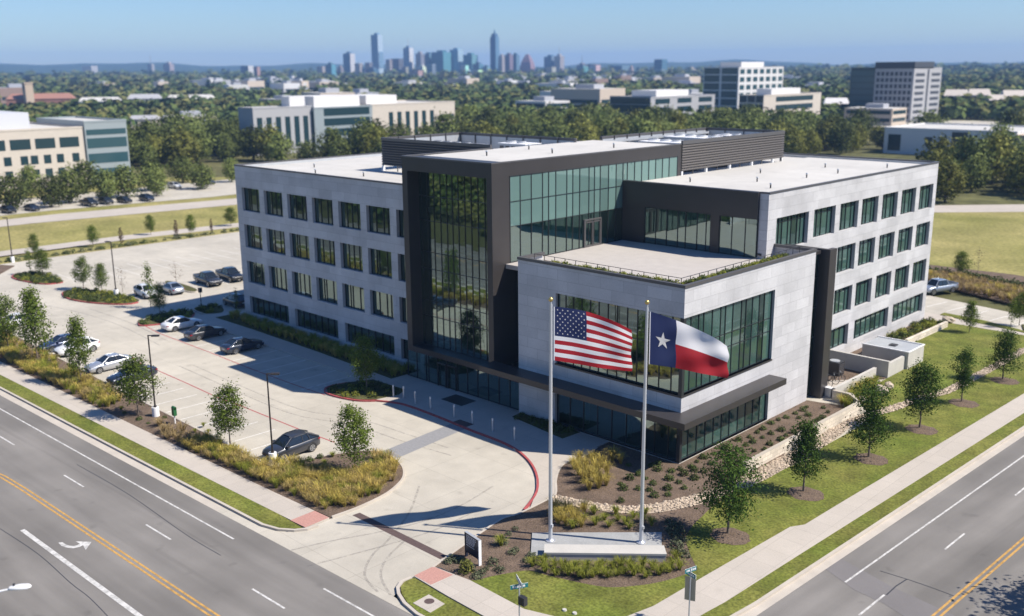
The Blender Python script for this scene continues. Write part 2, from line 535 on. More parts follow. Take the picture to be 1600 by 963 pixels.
def copy_thing(root, loc, rotz=0.0, scale=1.0, label=None, group=None):
    r = root.copy(); COL.objects.link(r)
    r.location = loc; r.rotation_euler = (0, 0, rotz)
    r.scale = (scale,) * 3 if not isinstance(scale, (tuple, list)) else scale
    if label: r["label"] = label
    if group: r["group"] = group
    for ch in root.children:
        c = ch.copy(); COL.objects.link(c); c.parent = r
        for g in ch.children:
            d = g.copy(); COL.objects.link(d); d.parent = c
    return r

def wall(mb, axis, c, out, u0, u1, z0, z1, holes, depth, m, mrev=None):
    """one sheet of wall on x=c or y=c with openings and their reveals going inwards"""
    mrev = mrev or m
    P = (lambda u, z, off=0.0: (u, c - out * off, z)) if axis == 'y' else (lambda u, z, off=0.0: (c - out * off, u, z))
    us = sorted({u0, u1, *[h[0] for h in holes], *[h[1] for h in holes]})
    zs = sorted({z0, z1, *[h[2] for h in holes], *[h[3] for h in holes]})
    us = [u for u in us if u0 - 1e-6 <= u <= u1 + 1e-6]
    zs = [z for z in zs if z0 - 1e-6 <= z <= z1 + 1e-6]
    for i in range(len(us) - 1):
        for j in range(len(zs) - 1):
            cu = (us[i] + us[i + 1]) / 2; cz = (zs[j] + zs[j + 1]) / 2
            if any(h[0] < cu < h[1] and h[2] < cz < h[3] for h in holes): continue
            mb.quad(P(us[i], zs[j]), P(us[i + 1], zs[j]), P(us[i + 1], zs[j + 1]), P(us[i], zs[j + 1]), m)
    for a, b, q, t in holes:
        if a > u0 + 1e-6: mb.quad(P(a, q), P(a, t), P(a, t, depth), P(a, q, depth), mrev)
        if b < u1 - 1e-6: mb.quad(P(b, q), P(b, q, depth), P(b, t, depth), P(b, t), mrev)
        mb.quad(P(a, t), P(b, t), P(b, t, depth), P(a, t, depth), mrev)
        mb.quad(P(a, q), P(a, q, depth), P(b, q, depth), P(b, q), mrev)

_wcache = {}
def window(parent, axis, c, out, hole, depth, vs, hs, blind=0.0, glass='glass2'):
    """a glazed opening: frame mesh (part) with its panes and perhaps a blind as sub-parts"""
    a, b, q, t = hole
    W = round(b - a, 2); H = round(t - q, 2)
    key = (W, H, tuple(vs), tuple(hs), glass)
    if key not in _wcache:
        f = MB(); k = .036
        f.box(0, W, -.04, .08, 0, k * 1.4, 'mull'); f.box(0, W, -.04, .08, H - k * 1.4, H, 'mull')
        f.box(0, k, -.04, .08, k * 1.4, H - k * 1.4, 'mull'); f.box(W - k, W, -.04, .08, k * 1.4, H - k * 1.4, 'mull')
        xs = [v * W for v in vs]
        for x in xs: f.box(x - k * .6, x + k * .6, -.05, .08, k * 1.4, H - k * 1.4, 'mull')
        ed = [k] + xs + [W - k]
        for h in hs:
            for i in range(len(ed) - 1):
                g = k * .6
                f.box(ed[i] + (g if i else 0), ed[i + 1] - (g if i < len(ed) - 2 else 0), -.03, .06, h * H - k * .5, h * H + k * .5, 'mull')
        gl = MB()
        gx = [.02] + xs + [W - .02]; gz = [.02] + [h * H for h in hs] + [H - .02]
        for i in range(len(gx) - 1):
            for j in range(len(gz) - 1): gl.quad((gx[i], .03, gz[j]), (gx[i + 1], .03, gz[j]), (gx[i + 1], .03, gz[j + 1]), (gx[i], .03, gz[j + 1]), glass)
        _wcache[key] = (f.mesh("window"), gl.mesh("glass"))
    fm, gm = _wcache[key]
    if axis == 'y':
        loc = (a, c - out * depth, q); rz = 0.0
    else:
        loc = (c - out * depth, a, q); rz = math.pi / 2
    o = link("window", fm, parent, loc, rz)
    link("glass", gm, o)
    if blind:
        bm = MB()
        ed = [0] + list(vs) + [1]
        for i in range(len(ed) - 1):
            if random.random() < blind:
                x0 = ed[i] * W + .04; x1 = ed[i + 1] * W - .04
                d = H * random.choice((.35, .6, .97, .97))
                bm.box(x0, x1, .22, .24, H - d, H - .03, 'blind')
        if bm.f: bm.build("blind", o)
    return o

# ------------------------------------------------------------------ ground, roads, paving
def yc(x): return -27.9 + .033 * (x + 12)          # front road kerb line
def xc(y): return 15.5 + .046 * y                 # right road kerb line
def FR(x, n): return (x, yc(x) + n)
def RR(y, n): return (xc(y) + n, y)

def sheet(name, pl, z, m):
    b = MB(); b.poly([(p[0], p[1], z) for p in pl], m)
    return struct(b.build(name))

def slab(name, pl, z0, z1, m, side=None):
    b = MB(); b.prism(pl, z0, z1, m, side)
    return struct(b.build(name))

def line(mb, pts, wd, z, m):
    for (x0, y0), (x1, y1) in zip(pts[:-1], pts[1:]):
        d = Vector((x1 - x0, y1 - y0)); 
        if d.length < 1e-6: continue
        n = Vector((-d.y, d.x)).normalized() * wd / 2
        mb.quad((x0 - n.x, y0 - n.y, z), (x1 - n.x, y1 - n.y, z), (x1 + n.x, y1 + n.y, z), (x0 + n.x, y0 + n.y, z), m)

def smooth_line(pts, k=5, closed=False):
    """Catmull-Rom through plan points"""
    out = []; n = len(pts)
    rngk = range(n if closed else n - 1)
    for i in rngk:
        g = (lambda q: pts[q % n]) if closed else (lambda q: pts[max(0, min(n - 1, q))])
        p0, p1, p2, p3 = g(i - 1), g(i), g(i + 1), g(i + 2)
        for j in range(k):
            t = j / k
            out.append(tuple(.5 * (2 * p1[a] + (p2[a] - p0[a]) * t + (2 * p0[a] - 5 * p1[a] + 4 * p2[a] - p3[a]) * t * t + (3 * p1[a] - p0[a] - 3 * p2[a] + p3[a]) * t ** 3) for a in (0, 1)))
    if not closed: out.append(tuple(pts[-1]))
    return out

def kerb(mb, pts, z0, z1, m, w_=.16):
    """kerb stone following a plan line, as one swept band"""
    n = len(pts)
    L_ = []; R_ = []
    for i in range(n):
        a = Vector(pts[max(0, i - 1)]); b = Vector(pts[min(n - 1, i + 1)])
        d = (b - a)
        nr = Vector((-d.y, d.x)).normalized() * w_ / 2
        p = Vector(pts[i])
        L_.append(p + nr); R_.append(p - nr)
    for i in range(n - 1):
        a, b, c, d = L_[i], L_[i + 1], R_[i + 1], R_[i]
        mb.quad((a.x, a.y, z1), (b.x, b.y, z1), (c.x, c.y, z1), (d.x, d.y, z1), m)
        mb.quad((a.x, a.y, z0), (b.x, b.y, z0), (b.x, b.y, z1), (a.x, a.y, z1), m)
        mb.quad((d.x, d.y, z0), (c.x, c.y, z0), (c.x, c.y, z1), (d.x, d.y, z1), m)
    for i in (0, n - 1):
        a, d = L_[i], R_[i]
        mb.quad((a.x, a.y, z0), (d.x, d.y, z0), (d.x, d.y, z1), (a.x, a.y, z1), m)

# the ground, one sheet to beyond the hills
b = MB(); b.poly([(-7600, -1000, -.25), (900, -1000, -.25), (900, 7900, -.25), (-7600, 7900, -.25)], 'ground')
struct(b.build("ground"))

# hills on the horizon
hv = []; hf = []; NA = 90; NR = 14
for j in range(NR):
    rr = 3600 + 2900 * j / (NR - 1)
    for i in range(NA):
        a = R(-88) + R(88) * i / (NA - 1)          # bearing, 0 = +Y, towards -X
        px = CAM.x + rr * math.sin(a) ; py = CAM.y + rr * math.cos(a)
        e = max(0.0, math.sin(math.pi * min(1, j / (NR - 2)) * .5)) ** 1.6
        f = (i / (NA - 1))
        left = 1 - f
        h = (38 + 44 * left) * e + e * (9 * math.sin(f * 31 + 1) + 6 * math.sin(f * 67 + 2) + 4 * math.sin(f * 140) + 12 * left * math.sin(f * 19 + 2.2))
        if j == NR - 1: h = -5
        hv.append((px, py, max(h, -1) - .2 if j else -1))
for j in range(NR - 1):
    for i in range(NA - 1):
        hf.append((j * NA + i, j * NA + i + 1, (j + 1) * NA + i + 1, (j + 1) * NA + i))
b = MB(); b.faces(hv, hf, 'hill'); struct(b.build("hills", smooth=True))

# concrete: the whole parking lot and drive
drive_edge = smooth_line([(-1.0, -27.6), (-1.75, -26.3), (-1.75, -24.3), (-2.4, -20.9), (-3.2, -16.4), (-3.05, -14.5)], 6)
LOT = [(-117, -10.5), (-110, -14), (-100, -20.5), (-75, -21.2), (-23, -22.1), (-12.1, -24.1), (-12.0, -26.0), (-12.6, -27.3), (-19, yc(-19) + .02),
       (-19, yc(-19) - .76), (3, yc(3) - .72)] + drive_edge[:1] + [(-2.4, -20.9), (14, -20), (14, 57), (12, 66), (-14, 72), (-60, 72), (-127.5, 72), (-127.5, -7)]
sheet("parking_lot", LOT, 0.0, 'conc')

# asphalt roads
road1 = [FR(-330, -.74), FR(3.2, -.74), (13.6, -19.6), (16, -24), (40, -26), (60, -28), (60, -48), FR(30, -21.5), FR(-330, -21.5)]
sheet("road", road1, -.004, 'asph')
road2 = [RR(-24, .7), RR(330, .7), RR(330, 17), RR(-27, 17)]
sheet("road", road2, -.008, 'asphR')
# gutters
b = MB()
b.poly([(*FR(x, -.76), .002) for x in (-330, -60, -19)] + [(*FR(x, 0), .002) for x in (-19, -60, -330)], 'kerb')
struct(b.build("gutter"))
b = MB()
b.poly([(*RR(y, 0), .002) for y in (-19, 330)] + [(*RR(y, .74), .002) for y in (330, -19)], 'kerb')
struct(b.build("gutter"))

# far side of both roads
slab("verge", [FR(-330, -21.7), FR(24, -21.7), (32, -54), (34, -330), (-330, -330)], -.2, .1, 'soil')
slab("verge", [RR(-16, 17.2), RR(330, 17.2), (330, 330), (330, -22), (24, -24)], -.2, .1, 'soil')

# kerbs along the roads
b = MB()
kerb(b, [FR(x, .06) for x in range(-330, -14, 12)] + [(-14.6, yc(-14.6) + .06), (-13.2, -27.55), (-12.3, -26.9), (-11.85, -26.2), (-11.75, -25.4)], -.1, .15, 'kerb', .2)
kerb(b, [(-1.75, -25.6), (-1.8, -26.3), (-1.45, -26.9), (-.8, -27.35), (.2, -27.75), (1.6, -28.0), (5, -27.9), (10.2, -26.5), (13.1, -23.0), (14.4, -18.8)] + [RR(y, .06) for y in range(-14, 330, 12)], -.1, .15, 'kerb', .2)
struct(b.build("kerb"))

# front verge: lawn strip and walk
slab("lawn", [FR(x, .15) for x in range(-330, -14, 15)] + [(-14.6, yc(-14.6) + .16), (-13.25, -27.4), (-12.5, -26.8), (-12.15, -26.35)] + [FR(x, 1.72) for x in range(-15, -331, -15)], -.1, .12, 'lawn')
slab("sidewalk", [FR(-330, 1.72), (-12.05, yc(-12) + 1.72), (-12.1, -24.2), FR(-20, 3.6), FR(-330, 3.6)], -.1, .13, 'walk')
slab("ramp_paving", [(-13.7, -26.28), (-12.05, -26.2), (-12.1, -24.22), (-13.75, -24.28)], .1, .136, 'brickred')

# corner of the two roads: walk all round, lawn, planting bed
walk2 = [(-1.75, -25.4), (-1.75, -23.8), (1.1, -23.4), (5.7, -23.5), (8.3, -22.6), (10.3, -20.6), (10.85, -18.2), (11.1, -13), (11.6, -3.9), (12.15, -2.9)] + [RR(y, -3.25) for y in (2, 20, 57.5)] + \
        [RR(57.5, -1.25), RR(20, -1.25), RR(-8, -1.25), RR(-15, -1.22), (13.2, -18.6), (11.7, -21.8), (8.8, -24.6), (5, -25.6), (1.5, -25.55)]
slab("sidewalk", walk2, -.1, .13, 'walk')
slab("ramp_paving", [(-1.76, -25.35), (-.2, -25.38), (-.1, -23.66), (-1.76, -23.82)], .1, .136, 'brickred')
slab("lawn", [(-1.6, -25.5), (1.5, -25.65), (5, -25.7), (8.8, -24.7), (11.8, -21.9), (13.3, -18.6), RR(-15, -1.3), RR(-8, -1.33), RR(20, -1.33), RR(57.5, -1.33), RR(57.5, -.05), RR(20, -.05), RR(-15, -.05), (14.3, -18.8), (13.0, -22.9), (10.1, -26.3), (5, -27.7), (1.6, -27.85), (.3, -27.6), (-.7, -27.2), (-1.35, -26.75), (-1.65, -26.2)], -.1, .118, 'lawn')
slab("utility_pad", [(.55, -26.2), (2.0, -26.25), (2.1, -27.45), (.6, -27.45)], .05, .14, 'walk')

bed_edge_low = smooth_line([(-1.3, -23.55), (1.1, -23.35), (1.7, -22.2), (2.3, -21.0), (2.9, -20.1), (4.0, -19.8), (4.9, -19.5), (6.3, -19.0), (7.7, -18.3), (8.8, -17.0), (9.5, -15.8), (10.0, -14.4), (10.3, -12.9)], 4)
bed_edge_right = smooth_line([(10.3, -12.9), (9.3, -12.0), (8.4, -11.1), (7.6, -10.2), (7.1, -9.2), (6.7, -7.9), (6.4, -6.4), (6.1, -4.9)], 4)
lawn_main = [(1.1, -23.4), (5.7, -23.5), (8.3, -22.6), (10.3, -20.6), (10.85, -18.2), (11.1, -13), (11.6, -3.9), (12.15, -2.9)] + [RR(y, -3.25) for y in (2, 20, 57.5)] + [(-2.0, 57.5), (-1.2, 40), (2.6, 40), (2.6, 31), (3.2, 24), (6.6, 20), (6.5, 11), (6.8, 7), (6.2, 3), (5.9, -1)]
lawn_main += bed_edge_right[::-1] + bed_edge_low[::-1][:-4]
slab("lawn", lawn_main, -.1, .12, 'lawn')
bed = [(-1.75, -23.8)] + bed_edge_low + bed_edge_right[1:] + [(5.9, -1), (6.2, 3), (4.75, 8), (4.75, 20), (4.0, 21.4), (0, 20.4), (0, 0), (-6.8, 0), (-6.8, -1.7), (-6.4, -3.6), (-6.5, -6.2), (-5.1, -8.6), (-3.3, -10.7), (-3.1, -12.1), (-3.0, -14.9), (-3.3, -16.4), (-2.4, -20.9)]
slab("planting_bed", bed, -.1, .11, 'mulch', 'kerb')
b = MB()
kerb(b, smooth_line([(-1.72, -23.9), (-2.4, -20.9), (-3.3, -16.4), (-3.05, -14.9), (-3.1, -12.1), (-3.3, -10.7), (-5.1, -8.6), (-6.5, -6.2), (-6.4, -3.6), (-6.8, -1.7)], 4), -.05, .14, 'kerb', .15)
struct(b.build("kerb"))
# river rock swale in the bed and up the lawn
rocks_out = smooth_line([(-3.0, -11.9), (-.9, -11.3), (1.7, -10.2), (3.4, -8.8), (4.4, -7.2), (5.3, -4.9), (6.0, -2.0), (6.4, 1.2), (6.5, 5.1), (6.6, 9), (6.4, 13), (6.0, 18.5), (6.9, 22.2), (7.4, 24.5), (8.1, 28.5), (8.9, 32), (9.3, 40), (9.6, 52)], 4)
rocks_in = smooth_line([(-3.2, -10.8), (-.3, -9.9), (1.6, -8.9), (2.7, -7.6), (3.4, -6.0), (4.1, -4.0), (4.7, -1.5), (5.0, 1.4), (5.05, 5.1), (5.1, 9), (5.1, 13), (5.1, 18.5), (6.0, 22.6), (6.6, 25.5), (7.2, 28.6), (7.9, 32), (8.4, 40), (8.8, 52)], 4)
sheet("gravel_bed", rocks_out + rocks_in[::-1], .13, 'rockbed')

# red fire-lane lines and red kerb, stall lines, bands
b = MB()
line(b, [(-73.12, -8.35), (-67.85, -8.91), (-55.29, -8.94), (-47.57, -9.12), (-41.37, -9.07), (-38.03, -9.01), (-34.28, -8.85)], .13, .005, 'redpaint')
line(b, [(-58.08, -16.07), (-53.03, -16.03), (-47.17, -16.07), (-41.15, -16.21), (-37.72, -15.97), (-28.46, -15.74), (-23.59, -15.47)], .13, .005, 'redpaint')
struct(b.build("fire_lane_line"))
b = MB()
for i in range(18):
    x = -70.8 + 2.72 * i
    if x < -23.5: line(b, [(x, -21.9), (x + .1, -16.9 - .02 * i)], .1, .005, 'stall')
for i in range(13):
    x = -69.9 + 2.72 * i
    line(b, [(x, -3.4), (x - .05, -9.0 - .05 * i * .8)], .1, .005, 'stall')
for i in range(9):       # far lot
    y = -1 + 3.0 * i
    line(b, [(-92, y + .2), (-86, y)], .1, .005, 'stall')
for i in range(14):
    y = -3 + 2.75 * i
    line(b, [(-112.5, y), (-102, y)], .1, .005, 'stall')
line(b, [(-107.2, -3), (-107.2, 33)], .1, .006, 'stall')
for i in range(9):       # rear lot on the right
    x = -14 + 2.8 * i
    line(b, [(x, 70.8 - .25 * (x + 14)), (x - .9, 66.4 - .25 * (x + 14))], .11, .005, 'stall')
struct(b.build("parking_stall_line"))
# accessible symbol on the last stall
b = MB()
cx, cy = -36.4, -7.4
line(b, [(cx - .55, cy + .5), (cx - .5, cy - .05), (cx + .15, cy - .1), (cx + .45, cy - .75), (cx + .75, cy - .7)], .13, .006, 'linew')
line(b, [(cx - .5, cy + .25), (cx + .1, cy + .22)], .11, .007, 'linew')
line(b, [(cx - .35 + .55 * math.cos(R(a)), cy - .5 + .55 * math.sin(R(a))) for a in range(110, 391, 20)], .12, .0065, 'linew')
b.poly([(cx - .56 + .17 * math.cos(R(a)), cy + .78 + .17 * math.sin(R(a)), .006) for a in range(0, 360, 40)], 'linew')
struct(b.build("accessible_parking_symbol"))
sheet("paver_band", [(-19.05, -15.1), (-17.1, -14.2), (-17.95, -5.9), (-19.75, -5.9)], .006, 'band')
sheet("paver_band", [(-19.75, -5.86), (-17.95, -5.86), (-17.9, -4.9), (-19.7, -4.9)], .136, 'drain')
sheet("drain_band", [(-11.45, -22.75), (-2.3, -22.75), (-2.3, -22.15), (-11.4, -22.15)], .006, 'drain')

# road paint
b = MB()
line(b, [FR(-330, -2.3), FR(-14.3, -2.3)], .13, .002, 'linew')
line(b, [FR(-4.7, -2.25), FR(2.5, -2.25)], .13, .002, 'linew')
for x in (-58.7, -46.0, -33.3, -20.6, -7.8, 4.9): line(b, [FR(x, -5.1), FR(x + 3.3, -5.1)], .13, .002, 'linew')
line(b, [FR(-26.0, -11.05), FR(2, -11.05)], .3, .002, 'linew')
for x in (-50, -37.2, -24.5): line(b, [FR(x - 3.1, -14.2), FR(x, -14.2)], .13, .002, 'linew')
line(b, [RR(y, 2.35) for y in (-8.0, 330)], .13, .002, 'linew')
for y in (-10.9, .2, 11.8, 23.4, 35): line(b, [RR(y, 4.7), RR(y + 3.1, 4.65)], .13, .002, 'linew')
struct(b.build("white_lane_line"))
b = MB()
for o in (-.16, .16):
    line(b, [FR(-120, -14.4 + o), FR(-60, -12.6 + o), FR(-44, -9.6 + o), FR(-39.5, -8.75 + o), FR(-36.5, -8.35 + o), FR(-33, -8.25 + o), FR(4, -8.2 + o)], .14, .002, 'liney')
    line(b, [RR(-11, 7.75 + o), RR(330, 7.65 + o)], .14, .002, 'liney')
struct(b.build("yellow_lane_line"))
# turn arrow
b = MB()
arc = smooth_line([(-22.35, -38.55), (-21.5, -38.4), (-21.0, -37.9), (-20.9, -37.5), (-20.75, -37.1)], 4)
def wl(p, q, t): return (p[0] + (q[0] - p[0]) * t, p[1] + (q[1] - p[1]) * t)
a0 = [(-22.32, -38.48), (-21.71, -38.52), (-21.20, -38.39), (-20.81, -38.14), (-20.68, -37.78), (-20.76, -37.50)]
a1 = [(-22.15, -38.26), (-21.68, -38.24), (-21.32, -38.14), (-21.10, -37.98), (-21.04, -37.76), (-21.13, -37.55)]
for i in range(5):
    b.quad((*a0[i], .002), (*a0[i + 1], .002), (*a1[i + 1], .002), (*a1[i], .002), 'linew')
b.poly([(*p, .003) for p in ((-21.67, -37.62), (-20.81, -36.93), (-19.98, -37.66), (-20.73, -37.51), (-21.13, -37.57))], 'linew')
struct(b.build("turn_arrow"))
# tyre marks where cars swing in and out, and along the aisle
b = MB()
for k, p in enumerate(([(-10.21, -28.54), (-9.34, -25.92), (-8.13, -23.15), (-7.17, -20.04), (-7.10, -16.52), (-7.77, -12.67)], [(-7.69, -29.04), (-6.94, -26.40), (-6.22, -23.60), (-5.59, -20.27), (-5.69, -16.62)], [(-2.06, -27.94), (-4.12, -27.30), (-5.76, -25.53), (-6.92, -23.03), (-8.96, -19.68), (-11.76, -16.40)], [(-1.22, -27.65), (-3.40, -26.63), (-4.89, -24.94), (-6.14, -22.04)],
        [(-15.81, -9.85), (-20.32, -10.13), (-26.65, -10.70), (-32.56, -12.74), (-42.23, -12.88), (-52.90, -12.57)], [(-14.41, -10.77), (-19.59, -11.44), (-25.90, -11.96), (-31.83, -13.92), (-41.46, -14.03), (-53.48, -13.72)], [(-62.48, -11.36), (-74.10, -10.48), (-84.13, -10.94), (-94.02, -12.78)], [(-63.61, -9.86), (-75.64, -8.96), (-85.95, -9.34)])):
    line(b, smooth_line(p, 6), .17, .0035 + .0002 * k, 'tyremark')
struct(b.build("tyre_mark"))
# repairs and cracks in the right road
sheet("road_patch", [(15.87, -7.31), (15.87, -5.42), (19.65, -6.58), (23.91, -7.34), (22.73, -9.70), (20.15, -8.76), (18.28, -8.48)], 0.0, 'asph2')
b = MB()
line(b, [(19.89, -7.75), (19.87, -6.38), (20.00, -5.13)], .09, .003, 'crack')
line(b, [(18.39, -5.26), (20.11, -5.12), (21.44, -5.10), (22.75, -5.15)], .06, .003, 'crack')
for p in ([(-27.32, -40.39), (-21.65, -40.00), (-16.45, -40.07), (-13.90, -40.00), (-10.50, -40.18)], [(-34.69, -32.16), (-26.34, -31.88), (-17.28, -32.13), (-12.91, -32.02)]):
    line(b, smooth_line(p, 4), .05, .0025, 'crack')
struct(b.build("road_crack"))
b = MB()
mcx, mcy = (1.15, -26.68)
b.poly([(mcx + .3 * math.cos(R(a)), mcy + .3 * math.sin(R(a)), .146) for a in range(0, 360, 15)], 'drain')
tag(b.build("manhole_cover"), "round rusty manhole cover on a square pad in the corner lawn", "manhole cover")
for i, (p, q) in enumerate((((7.46, -22.04), 'rear'), ((8.10, -21.90), 'front'))):
    b = MB(); b.cyl((p[0], p[1], .1), (p[0], p[1], .2), .14, .12, 16, 'cast')
    tag(b.build("valve_lid"), ["round white valve lid in the corner lawn, farther from the street sign pole pair", "round white valve lid at the lower edge of the corner lawn"][i], "valve lid", "lids in the lawn")

# building-side walk, beds and islands in the lot
slab("sidewalk",
     [(-71.5, -3.3), (-36.5, -3.3), (-35.6, -5.3), (-29.6, -6.6), (-26.8, -5.6), (-22.3, -5.6), (-17.4, -5.9), (-12.9, -6.1), (-9.8, -7.0), (-7.0, -8.8), (-4.6, -11.3), (-3.1, -13.6), (-3.4, -10.7), (-5.2, -8.5), (-6.6, -6.2), (-6.5, -3.6), (-6.9, -1.7), (-6.9, .25), (-33, .25), (-33, 1.9), (-66.5, 1.9), (-71.5, 1.9)], -.1, .13, 'walk')
b = MB()
kerb(b, smooth_line([(-35.6, -5.3), (-35.95, -7.0), (-35.6, -7.9), (-34.4, -8.55), (-32.4, -8.4), (-30.5, -7.8), (-29.3, -6.75)], 5), -.05, .15, 'redpaint', .17)
kerb(b, smooth_line([(-29.3, -6.7), (-26.8, -5.62), (-22.3, -5.6), (-17.4, -5.92), (-12.9, -6.12), (-9.8, -7.05), (-7.0, -8.8), (-4.6, -11.3), (-3.2, -14.1)], 5), -.05, .14, 'redpaint', .17)
kerb(b, [(-71.4, -3.35), (-36.4, -3.35), (-35.7, -5.2)], -.05, .14, 'kerb', .14)
struct(b.build("kerb"))
b = MB()
slab("planting_bed", [(-35.5, -5.3), (-35.8, -7.0), (-35.45, -7.8), (-34.4, -8.4), (-32.4, -8.25), (-30.5, -7.65), (-29.4, -6.5), (-28.9, -4.2), (-29.6, -2.9), (-34.4, -3.0)], .0, .16, 'soil')
slab("planting_bed", [(-69.0, -.75), (-60.6, -.7), (-46.3, -1.0), (-34.5, -1.55), (-33.3, -1.6), (-33.2, 1.93), (-66.4, 1.93), (-69, 1.93)], .0, .16, 'soil')
slab("planting_bed", [(-17.0, .0), (-16.8, -1.3), (-10.1, -2.2), (-10.0, -.1), (-12.9, -.02)], .0, .16, 'soil')
# planting strip along the front walk, with its kerb towards the stalls
strip = [FR(x, 3.62) for x in range(-130, -14, 8)] + [(-12.15, -24.1), (-12.0, -21.8), (-12.3, -19.2), (-13.0, -17.4), (-13.8, -16.2), (-15.2, -15.1), (-17.0, -14.4), (-18.4, -14.25), (-19.6, -14.6), (-20.5, -15.6), (-21.2, -17.0), (-21.9, -19.0), (-22.5, -22.0), (-45, -21.75), (-72, -21.25), (-100, -20.6), (-110, -14.2), (-117, -10.6), (-124, -5.2), (-127.4, -7), (-131, -7)]
slab("planting_bed", strip, -.1, .12, 'mulch')
b = MB()
kerb(b, [(-100, -20.6), (-72, -21.25), (-45, -21.75), (-22.6, -22.0)] + smooth_line([(-22.5, -22.0), (-21.9, -19.0), (-21.2, -17.0), (-20.5, -15.6), (-19.6, -14.6), (-18.4, -14.25), (-17.0, -14.4), (-15.2, -15.1), (-13.8, -16.2), (-13.0, -17.4), (-12.3, -19.2), (-12.0, -21.8), (-12.1, -24.0)], 4), -.05, .15, 'kerb', .16)
struct(b.build("kerb"))
ISL = [[(-117, -7.0), (-115.4, -8.6), (-112, -8.9), (-106.3, -7.6), (-105.2, -5.8), (-106, -4.6), (-111, -4.4), (-115.6, -4.9)],
       [(-98.6, -7.0), (-97.6, -8.2), (-94, -8.9), (-90, -8.2), (-86.2, -6.4), (-84.4, -4.4), (-85.5, -2.7), (-90, -2.9), (-95.5, -3.9), (-98.2, -5.4)],
       [(-74.6, -7.5), (-73.6, -8.5), (-72.0, -8.6), (-70.5, -4.0), (-72, -2.2), (-74.5, -1.0), (-76.2, -3.0), (-75.6, -6.0)],
       [(-76, .4), (-74.4, -.6), (-71.6, -.6), (-70.6, 1.0), (-72.4, 2.4), (-75, 2.6)],
       [(-94.5, 5.6), (-92, 6.2), (-86.5, 6.0), (-84.5, 5.0), (-86, 4.2), (-92, 4.4)]]
for i, pl in enumerate(ISL):
    pl = smooth_line(pl, 4, True)
    slab("planting_island", pl, -.05, .14, 'soil')
    b = MB()
    n_ = len(pl) // 2 + 3
    seg = pl + pl[:1]
    kerb(b, seg[:n_], -.05, .16, 'redpaint' if i < 3 else 'kerb', .16)
    kerb(b, seg[n_ - 1:], -.05, .16, 'kerb', .16)
    struct(b.build("kerb"))
# beyond the lot on the left: verge, path, field, access road, more parking
slab("verge", [(-127.6, -7), (-132, -8), (-139, 72), (-127.6, 72)], -.1, .1, 'field')
sheet("path", [(-134.4, -30), (-139.5, -30), (-139.5, 20), (-137, 42), (-137, 90), (-131.8, 90), (-131.8, 42), (-134.4, 19)], .11, 'walk')
sheet("field", [(-250, -60), (-131, -60), (-131, 140), (-165, 140), (-250, 60)], -.12, 'field')
sheet("road", [(-170, -60), (-180, -60), (-180, 24), (-174, 62), (-171, 110), (-161, 110), (-163, 60), (-170, 14)], -.06, 'walk')
sheet("parking_lot", [(-184, -60), (-214, -60), (-214, 100), (-181, 100), (-181, 60), (-187, 24)], -.06, 'conc')
sheet("field", [(-300, 95), (-304, 110), (-372, 155), (-405, 140), (-350, 112)], -.04, 'field')
# behind the building on the right: rear lot, verge, field
slab("sidewalk", [(-62, 57.5), (12.9, 57.5), (8.5, 58.2), (-4, 60.6), (-62, 60.6)], -.05, .13, 'walk')
slab("planting_bed", [(-4.1, 24), (2.4, 31.5), (2.4, 40.2), (1.4, 41), (-.6, 45), (-.6, 57.4), (-4.1, 57.4)], -.05, .115, 'mulch')
slab("verge", [(-100, 76.6), (-9.4, 77.2), (2.2, 72.2), (12.5, 66.5), (12.8, 90), (-5, 92), (-100, 86)], -.05, .12, 'mulch')
sheet("field", [(-120, 86), (-5, 90), (16, 88), (20, 160), (-26, 163), (-40, 146), (-140, 140)], -.05, 'field')
sheet("road", [(-140, 141), (-40, 147), (-22, 164), (24, 172), (24, 182), (-28, 174), (-46, 156), (-140, 150)], -.03, 'walk')
slab("lawn", [(-3.5, 62.2), (-3.5, 60.9), (5.2, 58.9), (7.4, 58.9), (5.8, 60.0), (1.2, 61.6)], -.05, .12, 'lawn')
slab("planting_bed", [(5.4, 62.5), (6.4, 60.0), (8.4, 58.7), (12.9, 58.2), (12.6, 64), (7.6, 65)], -.05, .12, 'soil')

# ------------------------------------------------------------------ the office building
OB = thing("office_building", "four-storey grey stone office building with dark framed glass entrance bay and roof terrace", "office building")
ZR = 19.0                 # wing roofs
# --- left wing
h_l = [(-65.25 + 4.87 * k, -61.40 + 4.87 * k, z0, z1) for (z0, z1) in ((13.64, 16.45), (9.15, 11.97), (4.78, 7.48)) for k in range(6)]
h_l += [(-36.02, -33.4, z0, z1) for (z0, z1) in ((13.64, 16.45), (9.15, 11.97), (4.78, 7.48))]
g_l = [(-65.2, -56.7, .85, 3.06), (-55.35, -46.95, .85, 3.06), (-45.6, -37.1, .85, 3.06), (-36.0, -33.0, .85, 3.06)]
b = MB(); wall(b, 'y', 2.0, -1, -66.5, -32.4, 0, ZR - .05, h_l + g_l, .42, 'stone', 'stone_plain')
wall(b, 'x', -66.5, -1, 2.0, 57.3, 0, ZR - .05, [(6 + 4.87 * k, 9.85 + 4.87 * k, z0, z1) for (z0, z1) in ((13.64, 16.45), (9.15, 11.97), (4.78, 7.48), (.85, 3.06)) for k in range(10)], .42, 'stone', 'stone_plain')
for k in range(10):
    for (z0, z1) in ((13.64, 16.45), (9.15, 11.97), (4.78, 7.48), (.85, 3.06)):
        b.quad((-66.1, 6 + 4.87 * k, z0), (-66.1, 9.85 + 4.87 * k, z0), (-66.1, 9.85 + 4.87 * k, z1), (-66.1, 6 + 4.87 * k, z1), 'mull')
wall(b, 'y', 57.3, 1, -66.5, -4.05, 0, ZR - .05, [], .4, 'stone')
